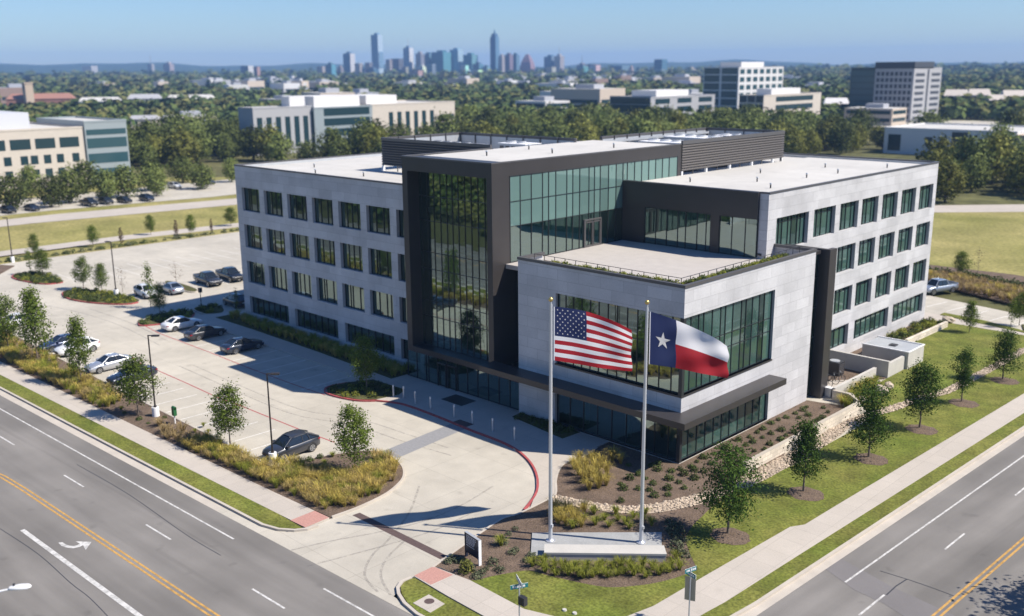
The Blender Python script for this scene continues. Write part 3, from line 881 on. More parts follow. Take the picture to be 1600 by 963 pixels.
# --- right wing
zr = ((13.80, 16.62), (9.40, 12.2), (5.0, 7.74))
h_r = [(27.48, 31.9, z0, z1) for (z0, z1) in zr]
h_r += [(32.93 + 4.9 * k, 36.98 + 4.9 * k - (.2 if k else 0), z0, z1) for (z0, z1) in zr for k in range(5)]
h_r += [(20.33, 26.4, 13.55, 16.6)]
g_r = [(28.3, 36.75, 1.30, 3.6), (38.15, 46.65, 1.30, 3.6), (47.85, 56.35, 1.30, 3.6)]
wall(b, 'x', -4.05, 1, 18.75, 57.3, 0, ZR - .05, h_r + g_r, .42, 'stone', 'stone_plain')
b.quad((-4.95, 18.75, 13), (-4.05, 18.75, 13), (-4.05, 18.75, ZR - .05), (-4.95, 18.75, ZR - .05), 'stone')
# --- podium
bf = (-12.85, -.0, 5.62, 11.74)
t_band = (.0, 13.42, 5.62, 11.74)
PT = 14.05
def podium_face(bb):
    wall(bb, 'y', 0.0, -1, -17.2, 0, 0, PT, [(-12.85, 0, 5.62, 11.74), (-12.9, 0, .15, 3.74)], .45, 'stone', 'stone_plain')
    wall(bb, 'x', 0.0, 1, 0, 20.3, 0, PT, [(0, 13.42, 5.62, 11.74), (0, 13.3, .15, 3.74)], .3, 'stone', 'stone_plain')
    wall(bb, 'x', -17.2, -1, 0, 3.2, 0, PT, [], .3, 'stone')
    bb.quad((0, 20.3, 0), (-4.05, 20.3, 0), (-4.05, 20.3, PT), (0, 20.3, PT), 'stone')
podium_face(b)
b.build("stone_wall", OB)

# copings and parapets
b = MB()
for (x0, x1, y0, y1) in ((-66.56, -32.5, 1.94, 2.22), (-66.56, -66.28, 2.22, 57.36), (-66.28, -3.99, 57.08, 57.36), (-4.27, -3.99, 18.75, 57.08), (-4.9, -4.27, 18.72, 19.0)):
    b.box(x0, x1, y0, y1, ZR - .05, ZR + .1, 'coping')
b.box(-17.26, .06, -.06, .24, PT, PT + .24, 'coping'); b.box(-.24, .06, .24, 20.36, PT, PT + .24, 'coping')
b.box(-17.26, -16.96, .24, 3.2, PT, PT + .24, 'coping'); b.box(-4.05, -.24, 20.06, 20.36, PT, PT + .24, 'coping')
b.build("coping", OB)
b = MB()
for (x0, x1, y0, y1) in ((-66.28, -32.5, 2.2, 2.24), (-66.28, -66.24, 2.24, 57.1), (-66.24, -4.2, 57.04, 57.08), (-4.31, -4.27, 19.0, 57.04)):
    b.box(x0, x1, y0, y1, 18.55, ZR - .05, 'galv')
b.build("parapet_lining", OB)
# roofs (with the notch of the terrace)
b = MB()
b.box(-66.3, -32.5, 2.2, 57.1, 18.2, 18.62, 'roof'); b.box(-32.5, -20.3, 24, 57.1, 18.2, 18.62, 'roof')
b.box(-20.3, -4.3, 18.8, 57.1, 18.2, 18.72, 'roof')
b.build("flat_roof", OB)
# roof membrane upstands near the rim (slightly higher rim at the front edges)
b = MB()
b.box(-20.28, -4.95, 18.76, 19.0, 18.72, ZR + .08, 'dark')
b.build("roof_edge", OB)

# --- terrace deck, planter, railing
b = MB()
b.box(-20.28, -.3, 3.2, 20.0, 12.6, 13.0, 'deck'); b.box(-16.9, -.3, .3, 3.2, 12.6, 13.0, 'deck')
b.box(-20.26, -16.9, 1.6, 3.2, 12.6, 13.0, 'deck')
b.build("terrace_deck", OB)
b = MB()
b.box(-15.0, -.3, .27, 1.05, 13.0, 14.12, 'coping', 'mulch'); b.box(-1.05, -.27, 1.05, 16.6, 13.0, 14.12, 'coping', 'mulch')
b.build("planter", OB)
b = MB()
def rail(bb, p, q, n, skip_last=False):
    P, Q = Vector(p), Vector(q)
    for i in range(n + 1):
        a = P.lerp(Q, i / n); bb.box(a.x - .022, a.x + .022, a.y - .022, a.y + .022, 13.0, 14.5, 'dark2')
    for z in (14.5,):
        bb.cyl((P.x, P.y, z), (Q.x, Q.y, z), .026, .026, 6, 'dark2')
    for z in (13.75, 14.1): bb.cyl((P.x, P.y, z), (Q.x, Q.y, z), .007, .007, 4, 'dark2')
rail(b, (-16.3, 1.12), (-1.12, 1.12), 13)
rail(b, (-1.12, 1.12), (-1.12, 19.4), 15)
b.build("railing", OB)
# double-height terrace wall of the right wing
b = MB()
b.box(-20.26, -4.95, 18.45, 18.72, 16.66, ZR + .06, 'dark')
b.box(-20.26, -17.55, 18.5, 18.72, 13.0, 16.66, 'dark'); b.box(-9.85, -8.95, 18.5, 18.72, 13.0, 16.66, 'dark')
b.build("dark_fascia", OB)
def curtain(name, axis, c, out, u0, u1, z0, z1, vs, hs, glass='glass', t=.055, spans=None, proud=.06):
    """glazing: mullions as one part, its panes as a sub-part"""
    P = (lambda u, o, z: (u, c + out * o, z)) if axis == 'y' else (lambda u, o, z: (c + out * o, u, z))
    f = MB()
    def bar(ua, ub, za, zb, o0, o1):
        p = P(ua, o0, za); q = P(ub, o1, zb)
        f.box(min(p[0], q[0]), max(p[0], q[0]), min(p[1], q[1]), max(p[1], q[1]), za, zb, 'mull')
    for u in vs: bar(u - t / 2, u + t / 2, z0, z1, -.05, proud)
    for z in hs: bar(u0, u1, z - t / 2, z + t / 2, -.03, proud - .015)
    o = f.build(name, OB)
    zz = sorted([z0] + [h for h in hs if z0 < h < z1] + [z1])
    for k in range(len(zz) - 1):
        gm = glass if isinstance(glass, str) else glass[min(k, len(glass) - 1)]
        g = MB()
        uu = sorted({u0, u1, *[v for v in vs if u0 < v < u1]})
        for a_, c_ in zip(uu[:-1], uu[1:]): g.quad(P(a_, 0, zz[k]), P(c_, 0, zz[k]), P(c_, 0, zz[k + 1]), P(a_, 0, zz[k + 1]), gm)
        g.build("glass", o)
    return o
def steps(a, b_, n, jit=0.0): return [a + (b_ - a) * i / n for i in range(n + 1)]
curtain("curtain_wall", 'y', 18.6, -1, -17.55, -9.85, 13.0, 16.66, [-17.5, -16.2, -14.9, -13.6, -12.7, -11.4, -10.4, -9.9], [13.1, 16.6])
curtain("curtain_wall", 'y', 18.6, -1, -8.95, -4.95, 13.0, 16.66, [-8.9, -7.6, -6.2, -5.0], [13.1, 16.6])

# --- portal: deep dark frame round the tall entrance glazing
PX0, PX1, PZ0, PZ1 = -32.45, -20.3, 2.96, 22.1
b = MB()
b.box(PX0, PX1, 0, 2.3, 20.75, PZ1 - .1, 'dark')                       # head
b.box(PX0, PX0 + .75, 0, 2.3, 3.5, 20.75, 'dark')                      # jambs
b.box(PX1 - .68, PX1, 0, 2.2, 3.5, 20.75, 'dark')
b.box(PX0, PX1, 0, 2.3, PZ0, 3.5, 'dark')                              # sill beam
b.box(PX0, PX0 + .3, 2.3, 12, 3, 22.0, 'dark')
b.box(PX1 - .28, PX1, 2.3, 27.95, 20.82, 22.0, 'dark')                  # long side fascia
b.box(PX1 - .3, PX1, 27.95, 28.6, 18.6, 22.0, 'dark')
b.build("portal_frame", OB)
b = MB()
b.box(PX0 + .1, PX1 - .1, .1, 28.4, 21.5, 21.98, 'roof')
b.build("portal_roof", OB)
b = MB()
b.box(PX0 - .03, PX1 + .03, -.03, .2, 22.0, 22.12, 'coping'); b.box(PX1 - .17, PX1 + .03, .2, 28.6, 22.0, 22.12, 'coping'); b.box(PX0 - .03, PX0 + .17, .2, 12, 22.0, 22.12, 'coping')
b.build("coping", OB)
curtain("curtain_wall", 'y', 1.4, -1, PX0 + .75, PX1 - .68, 3.5, 20.75, [-31.32, -30.48, -29.55, -28.62, -27.72, -26.95, -26.13, -25.26, -24.39, -23.5, -22.6, -21.8],
        [3.55, 6.5, 8.05, 11.24, 12.9, 15.93, 18.3, 20.7])
# upper side glazing, terrace level to fascia
sv = [2.25, 3.58, 5.04, 6.55, 7.38, 8.38, 9.94, 10.81, 11.82, 13.2, 14.03, 14.91, 16.2, 17.4, 18.5]
curtain("curtain_wall", 'x', PX1 - .02, 1, 2.25, 18.74, 13.0, 20.82, sv, [13.06, 16.3, 18.52, 20.78], glass=('glass', 'glass', 'skyglass', 'skyglass', 'skyglass'))
curtain("curtain_wall", 'x', PX1 - .02, 1, 18.76, 27.95, 18.72, 20.82, [19.2, 20.4, 21.6, 22.8, 24, 25.2, 26.4, 27.9], [20.78], glass='skyglass')
# double door to the terrace
b = MB()
for (y0, y1) in ((12.6, 13.72), (13.8, 14.92)):
    b.box(PX1 - .0, PX1 + .09, y0, y0 + .09, 13.02, 15.5, 'coping'); b.box(PX1, PX1 + .09, y1 - .09, y1, 13.02, 15.5, 'coping')
    b.box(PX1, PX1 + .09, y0 + .09, y1 - .09, 15.38, 15.5, 'coping'); b.box(PX1, PX1 + .09, y0 + .09, y1 - .09, 13.02, 13.2, 'coping')
b.box(PX1 - .01, PX1 + .12, 12.45, 12.58, 13.01, 15.75, 'coping'); b.box(PX1 - .01, PX1 + .12, 14.94, 15.07, 13.01, 15.75, 'coping'); b.box(PX1 - .01, PX1 + .12, 12.58, 14.94, 15.6, 15.75, 'coping')
b.build("door", OB)
# recess between portal and podium
b = MB()
b.quad((-20.3, 3.2, 0), (-17.2, 3.2, 0), (-17.2, 3.2, 12.6), (-20.3, 3.2, 12.6), 'dark2')
b.quad((-20.3, 2.2, 3.5), (-20.3, 3.2, 3.5), (-20.3, 3.2, 13), (-20.3, 2.2, 13), 'dark')
b.build("recess_lining", OB)
curtain("curtain_wall", 'y', 3.0, -1, -20.28, -17.22, 4.3, 12.6, [-20.2, -19.2, -18.2, -17.3], [4.4, 6.5, 8.6, 10.7, 12.5])
# entrance glazing below the portal, with doors
curtain("entrance_glazing", 'y', .32, -1, -33.0, -17.22, .13, 2.96, [-32.9, -31.5, -30.1, -29.75, -28.4, -27.0, -25.6, -24.2, -22.8, -21.4, -20.0, -18.6, -17.3], [.2, 2.9])
b = MB()
for x0 in (-28.3, -26.9):
    b.box(x0, x0 + .1, .12, .25, .14, 2.5, 'mull'); b.box(x0 + 1.15, x0 + 1.25, .12, .25, .14, 2.5, 'mull'); b.box(x0 + .1, x0 + 1.15, .12, .25, 2.38, 2.5, 'mull')
    b.cyl((x0 + 1.05, .05, .9), (x0 + 1.05, .05, 1.5), .02, .02, 6, 'mull')
b.build("entrance_door", OB)
b = MB()
b.box(-25.0, -22.2, -2.4, -.5, .131, .15, 'dark2')
b.build("door_mat", OB)
# --- podium glazing bands
fx = steps(-12.8, 0, 13); fx = [-12.8, -11.95, -11.1, -10.2, -9.3, -8.4, -7.45, -6.5, -5.5, -4.5, -3.45, -2.35, -1.2, -.04]
curtain("curtain_wall", 'y', .3, -1, -12.85, -.02, 5.62, 11.74, fx, [5.68, 9.26, 11.68])
ry = [.3, 1.35, 2.4, 3.1, 4.3, 5.5, 6.2, 7.3, 8.6, 9.3, 10.3, 11.4, 12.2, 13.38]
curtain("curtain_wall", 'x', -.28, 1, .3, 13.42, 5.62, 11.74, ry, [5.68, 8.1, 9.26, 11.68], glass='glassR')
curtain("curtain_wall", 'y', .3, -1, -12.9, -.02, .15, 3.74, [-12.85, -11.4, -9.9, -8.4, -6.9, -5.4, -3.9, -2.6, -1.3, -.04], [.2, 3.7])
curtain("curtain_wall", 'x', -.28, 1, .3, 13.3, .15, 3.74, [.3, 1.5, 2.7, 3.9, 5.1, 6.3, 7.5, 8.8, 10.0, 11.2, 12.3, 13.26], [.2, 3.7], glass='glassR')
b = MB()
b.box(-.3, .02, -.02, .3, 5.62, 11.74, 'mull'); b.box(-.3, .02, -.02, .3, .15, 3.74, 'mull')
b.build("corner_post", OB)
b = MB(); b.box(-12.9, .04, -.04, .25, .0, .15, 'cast'); b.box(-.25, .04, .25, 13.4, 0, .15, 'cast'); b.build("plinth_course", OB)
b = MB(); b.box(-12.9, .05, -.05, .28, 5.48, 5.62, 'dark'); b.box(-.28, .05, .28, 13.5, 5.48, 5.62, 'dark'); b.build("window_sill", OB)
# --- canopy
b = MB()
b.box(-20.28, 1.66, -1.9, 0, 3.78, 4.29, 'dark'); b.box(.002, 1.66, .002, 13.2, 3.78, 4.29, 'dark')
b.build("canopy", OB)
# --- dark fin at the end of the podium
b = MB()
b.box(-4.0, .56, 21.9, 22.35, 0, 14.02, 'dark'); b.box(.1, .56, 22.35, 23.2, 0, 14.02, 'dark')
b.box(-4.0, -.3, 20.4, 21.9, 13.6, 13.9, 'dark')
b.build("fin_wall", OB)
curtain("curtain_wall", 'x', -.45, 1, 20.32, 21.88, .1, 13.6, [20.4, 21.1, 21.8], [.2, 3, 5.8, 8.6, 11.4])
# --- louvred screens round the roof plant
def screen(x0, y0, x1, y1, z0, z1, out, name="louver_screen"):
    s = MB(); dx, dy = x1 - x0, y1 - y0
    ln = math.hypot(dx, dy); ux, uy = dx / ln, dy / ln; nx, ny = out
    n = int((z1 - z0 - .3) / .28)
    for i in range(n):
        z = z0 + .05 + i * .28
        pa = [(x0 + nx * o, y0 + ny * o, zz) for o, zz in ((.0, z + .2), (.12, z + .0), (.12, z + .09), (.01, z + .22))]
        pb = [(p[0] + dx, p[1] + dy, p[2]) for p in pa]
        s.faces(pa + pb, [(0, 1, 5, 4), (1, 2, 6, 5), (2, 3, 7, 6), (3, 0, 4, 7)], 'louv')
    top = z0 + .05 + n * .28
    def bx(o0, o1, za, zb, a, c, m):
        p = (x0 + nx * o0 + ux * a, y0 + ny * o0 + uy * a); q = (x0 + nx * o1 + ux * c, y0 + ny * o1 + uy * c)
        s.box(min(p[0], q[0]), max(p[0], q[0]), min(p[1], q[1]), max(p[1], q[1]), za, zb, m)
    bx(-.06, .13, top, z1, 0, ln, 'coping')
    bx(-.05, -.03, z0, top, 0, ln, 'galv'); bx(-.03, -.012, z0, top, 0, ln, 'dark2')
    k = int(ln / 2.4)
    for i in range(k + 1):
        a = max(.1, min(ln - .1, ln * i / k))
        bx(-.16, -.06, ZR - .4, z1 - .002, a - .05, a + .05, 'coping')
        if i % 2 == 0: bx(-.15, .1, 18.6, z0, a - .12, a + .12, 'white')
    return s.build(name, OB)
screen(-50.5, 12.0, -32.46, 12.0, 19.25, 22.42, (0, -1))
screen(-50.5, 12.0, -50.5, 24.4, 19.25, 22.42, (-1, 0))
screen(-50.4, 24.4, -31.5, 24.4, 19.25, 22.42, (0, 1))
screen(-31.4, 28.6, -31.4, 50.3, 19.25, 22.42, (-1, 0))
screen(-31.3, 50.3, -20.4, 50.3, 19.25, 22.42, (0, 1))
screen(-20.3, 28.62, -20.3, 50.3, 19.15, 22.42, (1, 0))
# plant on the roof
def rtu(cx, cy, wx, wy, z0, h, parent):
    u = MB()
    u.box(cx - wx / 2, cx + wx / 2, cy - wy / 2, cy + wy / 2, z0, z0 + h, 'galv')
    u.box(cx - wx / 2 - .05, cx + wx / 2 + .05, cy - wy / 2 - .05, cy + wy / 2 + .05, z0 + h, z0 + h + .08, 'white')
    for k in range(int(wx / 1.6)):
        x = cx - wx / 2 + .8 + k * 1.6
        u.cyl((x, cy, z0 + h + .08), (x, cy, z0 + h + .3), .55, .55, 14, 'galv'); u.cyl((x, cy, z0 + h + .3), (x, cy, z0 + h + .31), .5, .5, 14, 'dark2')
    for k in range(int(wx / .9)):
        x = cx - wx / 2 + .25 + k * .9
        u.box(x, x + .6, cy - wy / 2 - .03, cy - wy / 2, z0 + .3, z0 + h - .2, 'coping')
    o = u.build("rooftop_unit", parent)
    return o
rtu(-44, 17.5, 7.5, 3.2, 18.9, 2.7, OB); rtu(-37, 21, 4.2, 2.6, 18.9, 2.9, OB); rtu(-47, 21.3, 2.4, 2, 18.9, 2.2, OB)
rtu(-25.5, 34, 6.5, 3.6, 18.9, 2.85, OB); rtu(-26, 40.5, 7.5, 4.0, 18.9, 3.0, OB); rtu(-25, 46.5, 4, 2.6, 18.9, 2.9, OB)
b = MB()
b.box(-31.1, -30.8, 28.7, 50, 21.7, 21.95, 'galv'); b.cyl((-23, 36, 21), (-23, 46, 21.2), .3, .3, 10, 'galv'); b.cyl((-41, 14, 21), (-34, 19, 21.2), .25, .25, 10, 'galv')
b.build("duct", OB)
for (x, y, z) in ((-60, 9, 18.62), (-54, 5, 18.62), (-57, 22, 18.62), (-47, 6.5, 18.62), (-16, 24, 18.72), (-11, 28.5, 18.72), (-9, 35, 18.72), (-8.5, 41, 18.72), (-15, 36, 18.72), (-7.2, 24.5, 18.72), (-12.5, 46, 18.72), (-7, 50, 18.72), (-27, 6, 21.98), (-24, 12, 21.98), (-29, 14, 21.98), (-23.5, 21, 21.98)):
    b = MB(); b.cyl((x, y, z), (x, y, z + .38), .07, .07, 8, 'dark2'); b.cyl((x, y, z + .38), (x, y, z + .5), .12, .1, 8, 'galv')
    b.build("vent_pipe", OB)
# --- what stands behind the glass: floors, core walls, columns, and added sun-blocking walls
b = MB()
for z in (4.1, 8.5, 12.9):
    b.box(-66.0, -33.0, 2.6, 56.8, z - .35, z, 'carpet'); b.box(-20.2, -4.6, 19.2, 56.8, z - .35, z, 'carpet')
    b.box(-33.0, -20.4, 8.0 if z < 12 else 4.0, 56.8, z - .35, z, 'carpet')
b.box(-66.0, -4.6, 2.6, 56.8, .02, .1, 'carpet')
b.box(-17.0, -.5, .5, 19.2, 4.2, 5.3, 'carpet'); b.box(-17.0, -.5, 3.6, 19.2, 8.3, 8.9, 'carpet'); b.box(-17.0, -.5, .5, 19.2, .02, .12, 'carpet'); b.box(-17.0, -.5, .5, 19.2, 11.9, 12.3, 'inner')
b.box(-32.2, -20.5, 2.6, 18.6, 16.5, 16.9, 'inner')
b.build("interior_floor", OB)
b = MB()
b.quad((-66, 9, 0), (-33, 9, 0), (-33, 9, 18.2), (-66, 9, 18.2), 'inner')
b.quad((-32.3, 12.5, 0), (-20.5, 12.5, 0), (-20.5, 12.5, 21), (-32.3, 12.5, 21), 'inner'); b.quad((-32.9, 2.5, 0), (-32.9, 57, 0), (-32.9, 57, 18.2), (-32.9, 2.5, 18.2), 'inner'); b.quad((-20.6, 12.5, 0), (-20.6, 57, 0), (-20.6, 57, 18.2), (-20.6, 12.5, 18.2), 'inner')  # the two lengthwise walls are added to stop sunlight crossing between the wings
b.quad((-11, 19, 0), (-11, 57, 0), (-11, 57, 18.2), (-11, 19, 18.2), 'inner')
b.quad((-17.2, 8, 0), (-7, 8, 0), (-7, 8, 12.5), (-17.2, 8, 12.5), 'inner'); b.quad((-7, 8, 0), (-7, 19, 0), (-7, 19, 12.5), (-7, 8, 12.5), 'inner')
b.quad((-27, 3, 13), (-27, 12.5, 13), (-27, 12.5, 21), (-27, 3, 21), 'inner')
b.quad((-20.2, 24, 13), (-4.6, 24, 13), (-4.6, 24, 18.2), (-20.2, 24, 18.2), 'inner')
for x in [-61.0 + 4.87 * k for k in range(6)]: b.quad((x, 2.6, 0), (x, 9, 0), (x, 9, 18), (x, 2.6, 18), 'inner')
for y in [32.4 + 4.9 * k for k in range(5)]: b.quad((-4.6, y, 0), (-11, y, 0), (-11, y, 18), (-4.6, y, 18), 'inner')
b.build("interior_partition", OB)
b = MB()
for x in (-30, -26.1, -22.2): b.cyl((x, 4.2, .1), (x, 4.2, 20.5), .3, .3, 14, 'inner')
for y in (3.2, 9.6, 15.4): b.cyl((-21.6, y, 13), (-21.6, y, 16.5), .22, .22, 12, 'white')
for x in (-11, -6.5, -2): b.cyl((x, 2.0, .1), (x, 2.0, 11.9), .28, .28, 14, 'white')
for y in (6, 10): b.cyl((-2.0, y, .1), (-2.0, y, 11.9), .28, .28, 14, 'white')
b.build("column", OB)
# windows
for h in h_l:
    w_ = h[1] - h[0]
    if w_ > 3: window(OB, 'y', 2.0, -1, h, .4, random.choice(((.27, .5, .75), (.25, .36, .7), (.3, .62, .8))), (), .16)
    else: window(OB, 'y', 2.0, -1, h, .4, (.3, .65), (), .1)
for h in g_l:
    n = max(3, round((h[1] - h[0]) / 1.2)); window(OB, 'y', 2.0, -1, h, .4, [i / n for i in range(1, n)], (.8,), .12)
for h in h_r:
    n = 7 if h[1] - h[0] > 5 else 4
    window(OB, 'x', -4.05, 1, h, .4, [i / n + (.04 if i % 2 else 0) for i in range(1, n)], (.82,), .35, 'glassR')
for h in g_r:
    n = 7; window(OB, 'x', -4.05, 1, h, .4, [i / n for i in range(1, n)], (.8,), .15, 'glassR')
# sconce plates, small boxes on the stone
b = MB(); b.box(-4.9, -4.5, 18.70, 18.75, 13.3, 13.5, 'dark2'); b.build("wall_light", OB)

# --- service yard on the right side
SY = thing("service_yard", "walled service yard of pale concrete beside the right wing, with a lower annex block", "walled yard", (0, 0, 0))
b = MB()
b.box(-3.9, 2.55, 31.95, 32.25, 0, 1.75, 'cast'); b.box(2.25, 2.55, 32.25, 35.9, 0, 1.5, 'cast'); b.box(1.35, 1.65, 22.6, 31.3, 0, 1.1, 'cast')
b.build("yard_wall", SY)
b = MB(); b.box(-2.0, 2.85, 35.9, 39.8, 0, 1.85, 'cast', 'galv'); b.box(-2.06, 2.91, 35.84, 35.98, 1.85, 1.95, 'white'); b.box(-2.06, 2.91, 39.72, 39.86, 1.85, 1.95, 'white'); b.box(2.77, 2.91, 35.98, 39.72, 1.85, 1.95, 'white'); b.build("annex_block", SY)
b = MB(); b.box(.2, .9, 37.2, 38.0, 1.852, 1.95, 'dark2'); b.build("roof_hatch", SY)
b = MB(); b.box(-3.95, 1.34, 22.4, 31.9, 0, .1, 'walk'); b.build("yard_floor", SY)
t = thing("air_conditioner", "black boxy air conditioner unit standing in the walled yard", "air conditioner", (-1.9, 29.6, .1))
b = MB(); b.box(-.75, .75, -.6, .6, 0, 1.35, 'dark2'); b.build("casing", t)
b = MB(); b.cyl((0, 0, 1.35), (0, 0, 1.42), .5, .5, 16, 'galv'); b.build("fan_grille", t)
b = MB()
for k in range(6): b.box(.751, .77, -.5, .5, .2 + k * .18, .28 + k * .18, 'coping')
b.build("side_louver", t)
# bicycles/racks and pipes lying about the yard
for k in range(4):
    t = thing("bicycle", ["dark bicycle in the yard rack, nearest the fin wall", "dark bicycle second from the fin wall in the yard rack", "dark bicycle third from the fin wall in the yard rack", "dark bicycle in the yard rack, nearest the air conditioner"][k], "bicycle", (-.9 + .1 * k, 24.0 + 1.15 * k, .1), R(15 + 8 * k), "bicycles in the yard")
    for s_ in (-.52, .52):
        b = MB()
        for a in range(0, 360, 24):
            b.cyl((s_ + .33 * math.cos(R(a)), 0, .34 + .33 * math.sin(R(a))), (s_ + .33 * math.cos(R(a + 24)), 0, .34 + .33 * math.sin(R(a + 24))), .03, .03, 5, 'dark2', False)
        for a in range(0, 180, 30): b.cyl((s_ - .3 * math.cos(R(a)), 0, .34 - .3 * math.sin(R(a))), (s_ + .3 * math.cos(R(a)), 0, .34 + .3 * math.sin(R(a))), .006, .006, 4, 'galv', False)
        b.build("wheel", t)
    b = MB()
    for p, q in (((-.52, 0, .34), (-.15, 0, .8)), ((-.15, 0, .3), (-.2, 0, .9)), ((-.15, 0, .3), (.38, 0, .8)), ((-.18, 0, .8), (.36, 0, .85)), ((.52, 0, .34), (.34, 0, .98)), ((-.52, 0, .34), (-.15, 0, .3))): b.cyl(p, q, .03, .03, 6, 'mull')
    b.build("bicycle_frame", t)
    b = MB(); b.box(-.32, -.08, -.07, .07, .9, .95, 'dark2'); b.build("saddle", t)
    b = MB(); b.cyl((.34, -.26, 1.0), (.34, .26, 1.0), .02, .02, 6, 'galv'); b.build("handlebar", t)
t = thing("equipment_box", "small grey equipment box at the open end of the yard wall", "equipment box", (.9, 22.9, .1))
b = MB(); b.box(-.3, .3, -.25, .25, 0, .8, 'galv'); b.build("casing", t)
b = MB(); b.box(-.33, .33, -.28, .28, .8, .86, 'white'); b.build("lid", t)

# ------------------------------------------------------------------ cars
M['carglass'] = mat("car_window_glass", (0.012, 0.016, 0.02), .06, spec=.8)
M['tyre'] = mat("tyre_rubber", (0.018, 0.018, 0.018), .8)
M['rim'] = mat("alloy_rim", (0.45, 0.46, 0.48), .3, metal=.8)
M['headl'] = mat("headlight_lens", (0.6, 0.62, 0.65), .1, spec=.8)
M['taill'] = mat("taillight_lens", (0.3, 0.012, 0.015), .2)
M['plate'] = mat("number_plate", (0.6, 0.6, 0.58), .5)
PAINT = {}
for n, c, me_ in (("white", (.74, .75, .76), 0), ("silver", (.50, .52, .55), .55), ("dark_grey", (.05, .053, .062), .4), ("navy", (.025, .035, .06), .35), ("blue", (.03, .045, .10), .3), ("black", (.013, .014, .017), .1), ("greyblue", (.33, .37, .43), .5), ("red", (.3, .03, .03), .1)):
    PAINT[n] = mat(n + "_car_paint", c, .32, metal=me_, coat=.8)
def loft(mb, secs, m, cap=True):
    n = len(secs[0]); vs = [p for s_ in secs for p in s_]; fs = []
    for i in range(len(secs) - 1):
        for j in range(n - 1):
            fs.append((i * n + j, i * n + j + 1, (i + 1) * n + j + 1, (i + 1) * n + j))
    mb.faces(vs, fs, m)
    if cap: mb.poly(secs[0][::-1], m); mb.poly(secs[-1], m)
KINDS = {
 # stations: x, z low, z top, half width ; cabin: xf base, xf roof, xr roof, xr base, belt z f, belt z r, roof z, hw base, hw roof ; wheel x, r
 'sedan': dict(st=[(-2.40, .42, .80, .70), (-2.33, .30, .93, .80), (-2.0, .22, 1.02, .87), (-1.5, .20, 1.03, .91), (-.3, .19, .98, .92), (.75, .19, .97, .92), (1.25, .20, .93, .90), (1.9, .22, .82, .87), (2.22, .26, .72, .80), (2.38, .36, .60, .68)],
               cab=(1.02, .18, -.95, -1.78, .94, 1.0, 1.45, .84, .60), wx=(1.42, -1.40), wr=.335),
 'suv': dict(st=[(-2.28, .48, .95, .76), (-2.22, .34, 1.08, .84), (-1.9, .27, 1.14, .90), (-1.3, .25, 1.12, .94), (0, .24, 1.06, .94), (.9, .24, 1.06, .94), (1.25, .26, 1.02, .92), (1.85, .28, .94, .89), (2.15, .32, .82, .83), (2.3, .44, .68, .70)],
             cab=(1.22, .32, -1.15, -2.14, 1.02, 1.13, 1.63, .87, .64), wx=(1.38, -1.36), wr=.37),
 'pickup': dict(st=[(-2.85, .55, 1.10, .88), (-2.8, .45, 1.16, .95), (-2.0, .38, 1.16, .97), (-.75, .36, 1.15, .97), (0, .35, 1.14, .97), (1.2, .35, 1.14, .97), (1.7, .36, 1.12, .96), (2.35, .38, 1.06, .94), (2.72, .42, .98, .90), (2.85, .50, .80, .82)],
                cab=(1.45, .75, -.75, -1.0, 1.13, 1.15, 1.86, .88, .68), wx=(1.85, -1.75), wr=.42),
}
